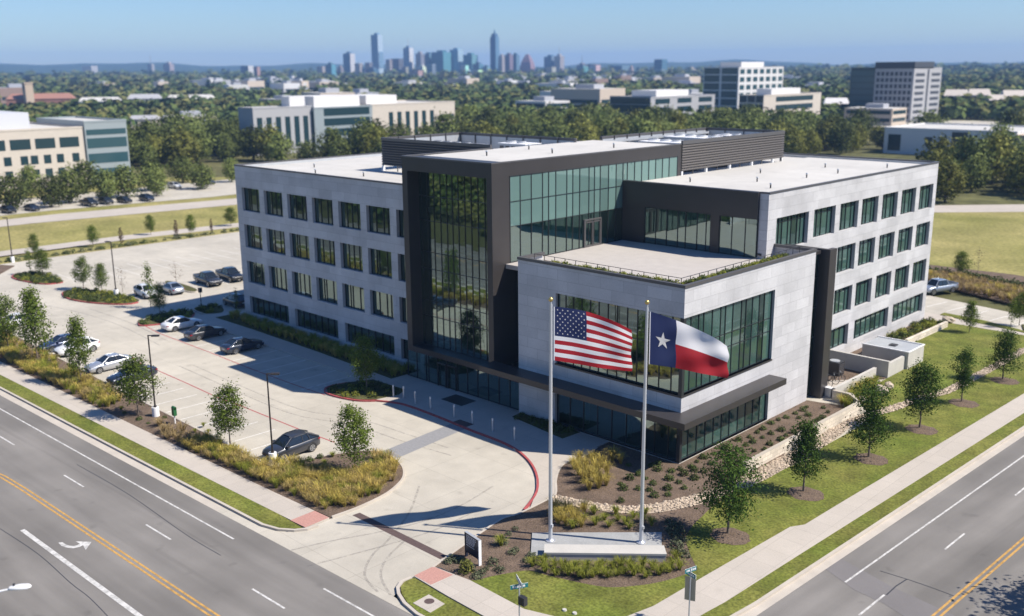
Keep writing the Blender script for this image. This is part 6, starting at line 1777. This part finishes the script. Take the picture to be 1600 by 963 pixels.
# low office behind the right wing
fr = [(-108.5, -104, .8, 6.5), (-95.5 , -93, 3, 6), (-90.5, -88, 3, 6), (-86.6, -81.5, .4, 8, 'bgglass'), (-78, -75, 3, 6), (-72.5, -69.5, 3, 6), (-63, -60, 3, 6.4), (-56, -53, 3, 6.4), (-108.5, -104, 6.8, 7.0)]
bld("long low pale office among trees behind the right wing", -110, -66, 285, 320, 8.4, 'bgwhite', front=fr[:6])
bld("tan wing at the right end of the long low office", -65.9, -40, 283, 315, 7.4, 'tanw', front=fr[6:8])
bld("second low pale building behind the long low office", -98, -45, 372, 400, 9.0, 'bgwhite', front=[(-96 + 6 * k, -92.5 + 6 * k, 2, 6) for k in range(8)])
# towers of the far city
CITY = [("blue grey city tower with a pale side, at the left of the skyline", (-2125, 1553, 27.1, 73.1), (.10, .17, .26), (.5, .5, .52)), ("low beige city tower right of the first blue tower", (-2071, 1543, 18.3, 48.0), (.42, .36, .32), (.3, .28, .27)),
 ("low brown block left of the tallest glass tower", (-2055, 1563, 16.7, 49.4), (.3, .25, .24), (.15, .15, .17)), ("tallest pale blue glass tower of the skyline", (-2080, 1612, 26.2, 120.1), (.16, .27, .38), (.36, .46, .55)),
 ("beige city tower right of the tallest glass tower", (-2022, 1604, 15.0, 57.1), (.40, .34, .31), (.25, .22, .22)), ("dark brown city block behind the slim white tower", (-2086, 1685, 31.2, 59.7), (.17, .14, .15), (.1, .1, .12)),
 ("slim white and blue tower with a roof mast", (-2028, 1676, 23.8, 87.0), (.2, .28, .38), (.55, .56, .58)), ("slim beige tower beside the teal blocks", (-1993, 1686, 20.3, 71.6), (.35, .3, .3), (.2, .2, .24)),
 ("dark blue block at the left of the teal tower group", (-2009, 1729, 24.1, 70.4), (.05, .12, .2), (.1, .2, .28)), ("broad dark teal tower in the middle of the skyline", (-1971, 1742, 46.1, 74.8), (.05, .16, .22), (.09, .25, .3)),
 ("light blue glass tower right of the teal tower", (-1958, 1786, 32.7, 81.5), (.22, .36, .46), (.3, .42, .5)), ("teal block right of the light blue glass tower", (-1918, 1799, 34.2, 67.6), (.07, .2, .26), (.13, .28, .32)),
 ("second tallest dark blue tower with a stepped top", (-1873, 1846, 21.3, 113.3), (.05, .12, .22), (.10, .2, .3)), ("beige tower against the second tallest dark tower", (-1825, 1823, 15.1, 63.0), (.42, .36, .33), (.3, .27, .27)),
 ("purple brown block right of the beige tower", (-1846, 1872, 20.6, 66.8), (.14, .1, .14), (.2, .15, .19)), ("dark blue block left of the pointed mauve tower", (-1875, 1928, 19.3, 67.4), (.05, .12, .2), (.1, .18, .25)),
 ("blue block right of the pointed mauve tower", (-1765, 1948, 29.1, 60.8), (.08, .16, .25), (.16, .22, .3)), ("pale beige tower with a small dark spire", (-1734, 1949, 23.8, 62.0), (.44, .4, .38), (.3, .28, .29)),
 ("brown low block right of the spire tower", (-1669, 1966, 25.2, 38.3), (.24, .18, .2), (.16, .14, .16)), ("mauve low block further right in the skyline", (-1648, 1983, 21.8, 39.7), (.26, .2, .22), (.18, .15, .18)),
 ("dark blue twin block right of the mauve ones", (-1561, 1989, 44.4, 35.7), (.07, .15, .22), (.12, .2, .27)), ("small pink block beside the blue twin block", (-1508, 1967, 11.3, 30.7), (.45, .33, .3), (.3, .25, .24)),
 ("lone dark blue tower at the right of the skyline", (-1478, 2051, 29.4, 50.7), (.03, .10, .17), (.06, .15, .22)),
 ("pale slim far tower with mast, left of the skyline", (-2654, 1261, 16.2, 52.6), (.45, .42, .42), (.3, .3, .32)), ("low pinkish far block right of the slim one", (-2633, 1303, 25.3, 52.3), (.4, .34, .34), (.3, .26, .28)),
 ("dark and white far block midway left of the skyline", (-2186, 1283, 27.2, 43.4), (.14, .17, .23), (.5, .5, .5)), ("beige block left of the skyline towers", (-2086, 1436, 19.5, 40.5), (.44, .37, .33), (.3, .27, .26)),
 ("small beige far tower at the skyline's left foot", (-2059, 1475, 14.7, 36.9), (.34, .28, .27), (.22, .2, .21)),
 ("far white block at the left horizon", (-2904, 1195, 37.5, 49.7), (.5, .5, .5), (.36, .36, .38)), ("far reddish block at the right horizon", (-843, 2386, 25.7, 18.1), (.3, .17, .17), (.2, .14, .15)), ("far dark block at the right horizon", (-873, 2375, 21.3, 15.4), (.15, .17, .22), (.1, .12, .16))]
def city(label, spec, c1, c2, i):
    x, y, w_, h = spec
    bear = math.atan2(y - CAM.y, x - CAM.x)
    k = w_ / 1.25
    m1 = facade_mat("city_facade", c1, tuple(q * .55 for q in c1), 6, 7, .6, .5, .5); m2 = facade_mat("city_side", c2, tuple(q * .7 for q in c2), 5, 7, .6, .5, .5)
    b = MB(); d = k * .55; hw = k * .5
    vs = [(-hw, -d, -1), (hw, -d, -1), (hw, d, -1), (-hw, d, -1), (-hw, -d, h), (hw, -d, h), (hw, d, h), (-hw, d, h)]
    if "pointed" in label: pass
    b.faces(vs, [(0, 1, 5, 4), (2, 3, 7, 6)], m1); b.faces(vs, [(1, 2, 6, 5), (3, 0, 4, 7)], m2); b.faces(vs, [(4, 5, 6, 7)], m2)
    if h > 60 or i % 3 == 0:
        b.box(-hw * .55, hw * .4, -d * .5, d * .5, h, h + 5, m1)
    if "mast" in label or "spire" in label: b.cyl((0, 0, h), (0, 0, h + 24), .9, .4, 6, m2)
    if "stepped" in label: b.box(-hw * .7, hw * .7, -d * .7, d * .7, h, h + 8, m1); b.cyl((0, 0, h + 8), (0, 0, h + 20), 3, .6, 6, m1)
    if "tallest pale" in label: b.box(-hw * 1.12, hw * .1, -d * 1.06, d * .9, h * .3, h * .64, m1)
    o = b.build("city_tower", loc=(x, y, 0)); o.rotation_euler[2] = bear + math.pi / 2 - R(32)
    tag(o, label, "city tower", "blocks at the skyline foot" if label.startswith("mid-rise") else None)
for i, (lb, sp_, c1, c2) in enumerate(CITY): city(lb, sp_, c1, c2, i)
cq = random.Random(8)
for i in range(34):
    px = cq.uniform(530, 1080) if i < 28 else cq.uniform(380, 540); D_ = cq.uniform(2350, 2750)
    a_ = YAW + math.atan((px - 800) / 1525.3); c_ = cq.choice(((.08, .13, .19), (.42, .36, .31), (.26, .19, .18), (.5, .49, .48), (.12, .2, .25)))
    city("mid-rise block of the crowded foot of the skyline", (CAM.x + D_ * math.sin(a_), CAM.y + D_ * math.cos(a_), cq.uniform(14, 34), cq.uniform(14, 44)), c_, tuple(q * cq.uniform(.7, 1.5) for q in c_), i)
x, y, w_, h = (-1810, 1907, 41.1, 68.0)
b = MB(); m1 = facade_mat("city_facade", (.27, .17, .19), (.14, .1, .13), 6, 7)
for k_, (f0, f1) in enumerate(((1, .95), (.95, .78), (.78, .5), (.5, .2))):
    z0 = h * (0, .5, .7, .86)[k_]; z1 = h * (.5, .7, .86, 1.0)[k_]; a0 = w_ * .4 * f0; a1 = w_ * .4 * f1
    vs = [(-a0, -a0, z0), (a0, -a0, z0), (a0, a0, z0), (-a0, a0, z0), (-a1, -a1, z1), (a1, -a1, z1), (a1, a1, z1), (-a1, a1, z1)]
    b.faces(vs, [(0, 1, 5, 4), (1, 2, 6, 5), (2, 3, 7, 6), (3, 0, 4, 7), (4, 5, 6, 7)], m1)
o = b.build("city_tower", loc=(x, y, 0)); o.rotation_euler[2] = R(20); tag(o, "pointed mauve stepped tower of the skyline", "city tower")
# low town between the woods and the towers
town = [("white", (.62, .61, .6)), ("beige", (.5, .42, .34)), ("brown", (.3, .21, .17)), ("grey", (.36, .37, .4))]
tm = [mat("town_" + n, c, .8) for n, c in town]
tq = random.Random(12); tmesh = {}
for k in range(4):
    for q in range(3):
        b = MB(); h = (7, 10, 15)[q]; b.box(-12, 12, -9, 9, -1, h, tm[k], M['roof'] if k < 2 else tm[3]); b.box(-4, 5, -3, 4, h, h + 2.5, tm[3]); 
        for f in range(2 if q else 1): b.box(-11, 11, -9.08, -9.0, 2 + 4.5 * f, 4.2 + 4.5 * f, M['bgglass']); b.box(12.0, 12.08, -8, 8, 2 + 4.5 * f, 4.2 + 4.5 * f, M['bgglass'])
        tmesh[k, q] = b.mesh("low_town_building")
n = 0
while n < 235:
    px = tq.uniform(180, 1240) if n < 125 else tq.uniform(-40, 1640) if n < 178 else tq.uniform(380, 1150); D = 1 / tq.uniform(1 / 2900, 1 / (1150 if n < 150 else 560 if n < 178 else 2100))
    if px < 380 or px > 1080: 
        if tq.random() < .45: continue
        D = max(D, 1500 if n < 150 else D)
    a = YAW + math.atan((px - 800) / 1525.3)
    x, y = CAM.x + D * math.sin(a), CAM.y + D * math.cos(a)
    k = tq.choices(range(4), (4, 4, 2, 2))[0]
    o = link("low_town_building", tmesh[k, tq.randrange(3)], None, (x, y, 0), tq.uniform(-.5, .5)); s_ = tq.uniform(.8, 1.7); o.scale = (s_, s_, tq.uniform(.8, 1.25))
    tag(o, "low %s building among the trees of the far town" % town[k][0], "building", "low town buildings"); FP.append((x - 18 * s_, x + 18 * s_, y - 18 * s_, y + 18 * s_)); n += 1
# a few that stand out
def house(label, spec, wm, rm, dp=14, rz=0.0):
    x, y, w_, h = spec
    t = thing("far_house", label, "building", (x, y, 0), rz)
    b = MB(); b.box(-w_ / 2, w_ / 2, -dp / 2, dp / 2, -.5, h * .7, wm); b.build("wall", t)
    b = MB(); hw = w_ / 2 + .5; hd = dp / 2 + .5
    b.faces([(-hw, -hd, h * .7), (hw, -hd, h * .7), (hw, hd, h * .7), (-hw, hd, h * .7), (-hw * .85, 0, h), (hw * .85, 0, h)], [(0, 1, 5, 4), (1, 2, 5), (2, 3, 4, 5), (3, 0, 4)], rm); b.build("roof", t)
    for k in range(max(2, int(w_ / 6))):
        b = MB(); xx = -w_ / 2 + 2 + k * 6; b.box(xx, min(w_ / 2 - .5, xx + 2.4), -dp / 2 - .06, -dp / 2, h * .22, h * .5, 'bgglass'); b.build("window", t)
    FP.append((x - w_ / 2 - 5, x + w_ / 2 + 5, y - w_ / 2 - 5, y + w_ / 2 + 5))
FW = YAW
house("red brick hall beside a tall tan tower at the left", (-802, 257, 49.5, 14.0), 'brick', 'brick', 20, R(62))
x, y, w_, h = (-796, 245, 6.1, 22.9)
b = MB(); b.box(-w_ / 2, w_ / 2, -w_ / 2, w_ / 2, -1, h * .95, 'tanw'); b.box(-w_ / 2 - .4, w_ / 2 + .4, -w_ / 2 - .4, w_ / 2 + .4, h * .95, h, 'tanw'); b.box(-w_ * .2, w_ * .2, -w_ / 2 - .06, -w_ / 2, h * .75, h * .9, 'bgdark')
tag(b.build("bell_tower", loc=(x, y, 0)), "tan bell tower rising over the red brick hall at the left", "tower")
house("white flat hall among trees right of the brick hall", (-767, 290, 31.3, 10.6), 'bgwhite', 'roof', 20, R(60))
house("pale grey hall right of the white one, left of the centre office", (-771, 330, 25.4, 12.1), 'bggrey', 'bggrey', 20, R(58))
house("white long hall left of the centre office", (-754, 363, 39.0, 11.0), 'bgwhite', 'roof', 16, R(55))
house("grey roofed house among trees above the building's left corner", (-380, 172, 8.9, 8.5), 'bgwhite', 'bggrey', 14, R(50))
house("pale low house among the trees at the left", (-501, 199, 14.5, 6.4), 'cream', 'bggrey', 14, R(55))
for i, (a, lb) in enumerate((((-222, 654, 15.1, 13.6), "tan roofed low building at the right horizon trees, leftmost of four"), ((-215, 677, 14.0, 13.6), "tan roofed low building at the right, second of four"), ((-186, 624, 9.1, 11.2), "small beige low building at the right, third of four"), ((-188, 665, 15.6, 13.2), "beige domed low building at the right picture edge"))):
    house(lb, a, 'bggrey' if i % 2 else 'tanw', 'cream', 16, R(20 + i * 4))
house("small white house in the trees right of the striped office", (-242, 515, 13.7, 11.3), 'cream', 'bgwhite', 14, R(30))

# --- woods: single trees near by, one far mass beyond
for q in ((-260, -128, -70, 118), (-70, -3, 0, 60), (-130, 20, 60, 84), (-131, -60, -30, 64), (-150, 30, 84, 140), (-40, 30, 140, 185), (-140, -20, 140, 152)): FP.append(q)
def clear(x, y, r):
    for a, b_, c, d in FP:
        if a - r < x < b_ + r and c - r < y < d + r: return False
    if inpoly(x, y, [(-300, 93), (-304, 112), (-372, 158), (-408, 140), (-350, 110)]): return False
    return True
hidden = lambda px, py: 600 < px < 1225 and py > 235 or 372 < px < 640 and py > 268 or 1200 < px < 1455 and py > 262
wq = random.Random(33); near = []
FP += [(-114, -66, 185, 284), (-278, -236, 128, 236)]
for k_ in range(46):         # clearings and streets that break the woods
    D_ = wq.uniform(420, 2300); a_ = YAW + math.atan((wq.uniform(-20, 1620) - 800) / 1525.3)
    x_, y_ = CAM.x + D_ * math.sin(a_), CAM.y + D_ * math.cos(a_); w_ = wq.uniform(14, 45) * (1 + D_ / 1500); l_ = wq.uniform(14, 60) * (1 + D_ / 1500)
    FP.append((x_ - w_, x_ + w_, y_ - l_, y_ + l_))
    b = MB(); b.poly([(x_ - w_, y_ - l_, -.2), (x_ + w_, y_ - l_ * .8, -.2), (x_ + w_ * .8, y_ + l_, -.2), (x_ - w_ * .9, y_ + l_ * .9, -.2)], 'field' if k_ % 3 else 'conc'); struct(b.build("clearing"))
# the row of oaks in the lot under the cream office
for i, (x, y, s_) in enumerate(((-196, 6, 1.15), (-193, 13, 1.05), (-196, 20, 1.2), (-192, 27, 1.1), (-197, 33, 1.2), (-192, 40, 1.15), (-197, 47, 1.2), (-193, 53, 1.0), (-205, 58, 1.1), (-212, 30, 1.25), (-214, 44, 1.25), (-212, 14, 1.2), (-198, 68, 1.0), (-207, 82, 1.0), (-216, 72, 1.1))):
    near.append((x, y, s_ * .74, 0))
d = 150.0
cand = []
for k in range(60000):
    D = math.sqrt(wq.uniform(150 ** 2, 520 ** 2)); px = wq.uniform(-60, 1660)
    a = YAW + math.atan((px - 800) / 1525.3)
    x, y = CAM.x + D * math.sin(a), CAM.y + D * math.cos(a)
    if D > 330 and wq.random() < .3: continue
    if math.sin(x * .043 + 1) * math.cos(y * .037) + .35 * math.sin(x * .11 + y * .09) > .42 and wq.random() < .93: continue
    if not clear(x, y, 3.0): continue
    pr = proj(x, y, 3)
    if pr is None or hidden(pr[0], pr[1]): continue
    if any((x - c[0]) ** 2 + (y - c[1]) ** 2 < (6.2 + D * .006) ** 2 for c in cand): continue
    cand.append((x, y, wq.uniform(.75, 1.4) * (1.05 + D * .0004) * (.92 if px > 1200 else 1), D))
cand.sort(key=lambda c: c[3])
LBL = {0: "dark green broad tree in the wood behind the office building", 1: "yellow-green rounded tree among the darker trees of the wood"}
def zone_label(x, y, kind):
    pr = proj(x, y, 4)
    side_ = "left of the office building" if pr[0] < 420 else ("behind the office roof" if pr[0] < 1230 else "behind the right-hand field")
    return ("yellow-green rounded tree" if kind else "broad dark green tree") + " in the grove " + side_
def grove_tree(x, y, s_, kind, i, label=None, group=None):
    t = thing("grove_tree", label or zone_label(x, y, kind), "tree", (x, y, -.1), i * 1.9, group or ("grove trees " + ("yellow" if kind else "dark")))
    s2 = s_ * (1 + .15 * math.sin(i * 3.3)); t.scale = (s2, s2, s_)
    ms = grvY[0] if kind else grv[i % 4]
    link("trunk", ms[0], t); link("crown", ms[1], t)
for i, (x, y, s_, k) in enumerate(near): grove_tree(x, y, s_, k, i, "big spreading oak in the lot row below the cream office", "oaks under the cream office")
NEAR_MAX = 270
for i, (x, y, s_, D) in enumerate(cand[:NEAR_MAX]): grove_tree(x, y, s_, 1 if wq.random() < .27 else 0, i)
for i, (x, y) in enumerate(((-60, -62), (-48, -58), (-36, -63), (-24, -59), (-12, -64), (-70, -57), (2, -60), (-82, -60), (12, -66))):
    grove_tree(x, y, .8 + .1 * (i % 3), 0, i, "roadside tree across the front road, below the picture", "trees across the front road")
# far mass of crowns
def crown_arr(seed, n, r, h, size):
    g = np.random.default_rng(seed); d = g.normal(0, 1, (n, 3)); d[:, 2] = np.abs(d[:, 2]) * .9 - .12; d /= np.linalg.norm(d, axis=1, keepdims=True)
    lump = 1 + .22 * np.sin(d[:, :1] * 5 + seed) * np.cos(d[:, 1:2] * 6)
    P = d * np.array([r, r, h]) * lump * g.uniform(.72, 1.05, (n, 1)) + np.array([0, 0, h * .45])
    nn = d + g.normal(0, .45, (n, 3)); nn /= np.linalg.norm(nn, axis=1, keepdims=True)
    t = np.cross(nn, g.normal(0, 1, (n, 3))); t /= np.linalg.norm(t, axis=1, keepdims=True); s_ = np.cross(nn, t); sz = size * g.uniform(.7, 1.3, (n, 1))
    return np.stack([P - t * sz, P - s_ * sz * .8, P + t * sz, P + s_ * sz * .8], 1).reshape(-1, 3), [tuple(range(4 * i, 4 * i + 4)) for i in range(n)]
crowns = [crown_arr(s_, 110, 4.2, 5.2, .85) for s_ in (1, 2, 3)] + [crown_arr(s_, 44, 4.2, 4.4, 1.4) for s_ in (4, 5, 6)]
M['wA'] = mat("far_wood_dark", (0.056, 0.084, 0.027), .9, island=.3, spec=.05); M['wB'] = mat("far_wood_mid", (0.09, 0.118, 0.034), .9, island=.3, spec=.05); M['wC'] = mat("far_wood_olive", (0.15, 0.15, 0.05), .9, island=.3, spec=.05)
pl_ = [(c[0], c[1], -.3, c[2], wq.uniform(0, 6), wq.randrange(3), wq.choices(range(3), (3, 4, 3))[0]) for c in cand[NEAR_MAX:]]
n = 0
for k in range(26000):
    u = wq.random(); D = 520 * (3300 / 520) ** u; px = wq.uniform(-30, 1630)
    a = YAW + math.atan((px - 800) / 1525.3); x, y = CAM.x + D * math.sin(a), CAM.y + D * math.cos(a)
    s_ = wq.uniform(.9, 1.4) * (1 + max(0, D - 500) / 900)
    if not clear(x, y, 2.5): continue
    if D > 1300 and 300 < px < 1150 and wq.random() < .5: continue
    pl_.append((x, y, -.4, s_, wq.uniform(0, 6), 3 + wq.randrange(3), wq.choices(range(3), (3, 4, 3))[0])); n += 1
    if n > 7500: break
for p_ in range(len(pl_)):
    pass
rf = [(x, y, -.2, wq.uniform(.8, 1.3), wq.uniform(0, 6), wq.randrange(3), wq.choices(range(3), (4, 4, 1))[0]) for x, y in fill([(-330, -62), (-20, -54), (20, -62), (0, -110), (-330, -190)], 7.0, 77, lambda x, y: wq.random() < .28)]
rf += [(x, y, -.2, wq.uniform(.8, 1.2), wq.uniform(0, 6), wq.randrange(3), wq.choices(range(3), (4, 4, 1))[0]) for x, y in fill([(46, -10), (62, 300), (180, 300), (150, -10)], 8.0, 78, lambda x, y: wq.random() < .3)]
scatter_mesh("woods", [crown_arr(s_, 240, 4.2, 5.4, .5) for s_ in (7, 8, 9)], rf, ['wA', 'wB', 'wC'], "woods across both roads, seen only mirrored in the windows", "woods")
scatter_mesh("woods", crowns, pl_, ['wA', 'wB', 'wC'], "mass of far tree crowns from behind the offices to the skyline", "woods")

# ------------------------------------------------------------------ the air between
hz = bpy.data.materials.new("haze_air"); hz.use_nodes = True
hn = hz.node_tree; hn.nodes.clear()
ho = hn.nodes.new("ShaderNodeOutputMaterial"); hv_ = hn.nodes.new("ShaderNodeVolumePrincipled")
hv_.inputs["Color"].default_value = (0.34, 0.58, 1.0, 1); hv_.inputs["Density"].default_value = 0.00014; hv_.inputs["Anisotropy"].default_value = 0.0
hn.links.new(hv_.outputs[0], ho.inputs["Volume"])
b = MB(); b.box(-7700, 1000, -1100, 8000, -7, 175, 'ground'); me = b.mesh("haze"); me.materials.clear(); me.materials.append(hz)
hb = link("haze", me); tag(hb, "pale blue air between the building and the far city", "haze", kind="stuff")
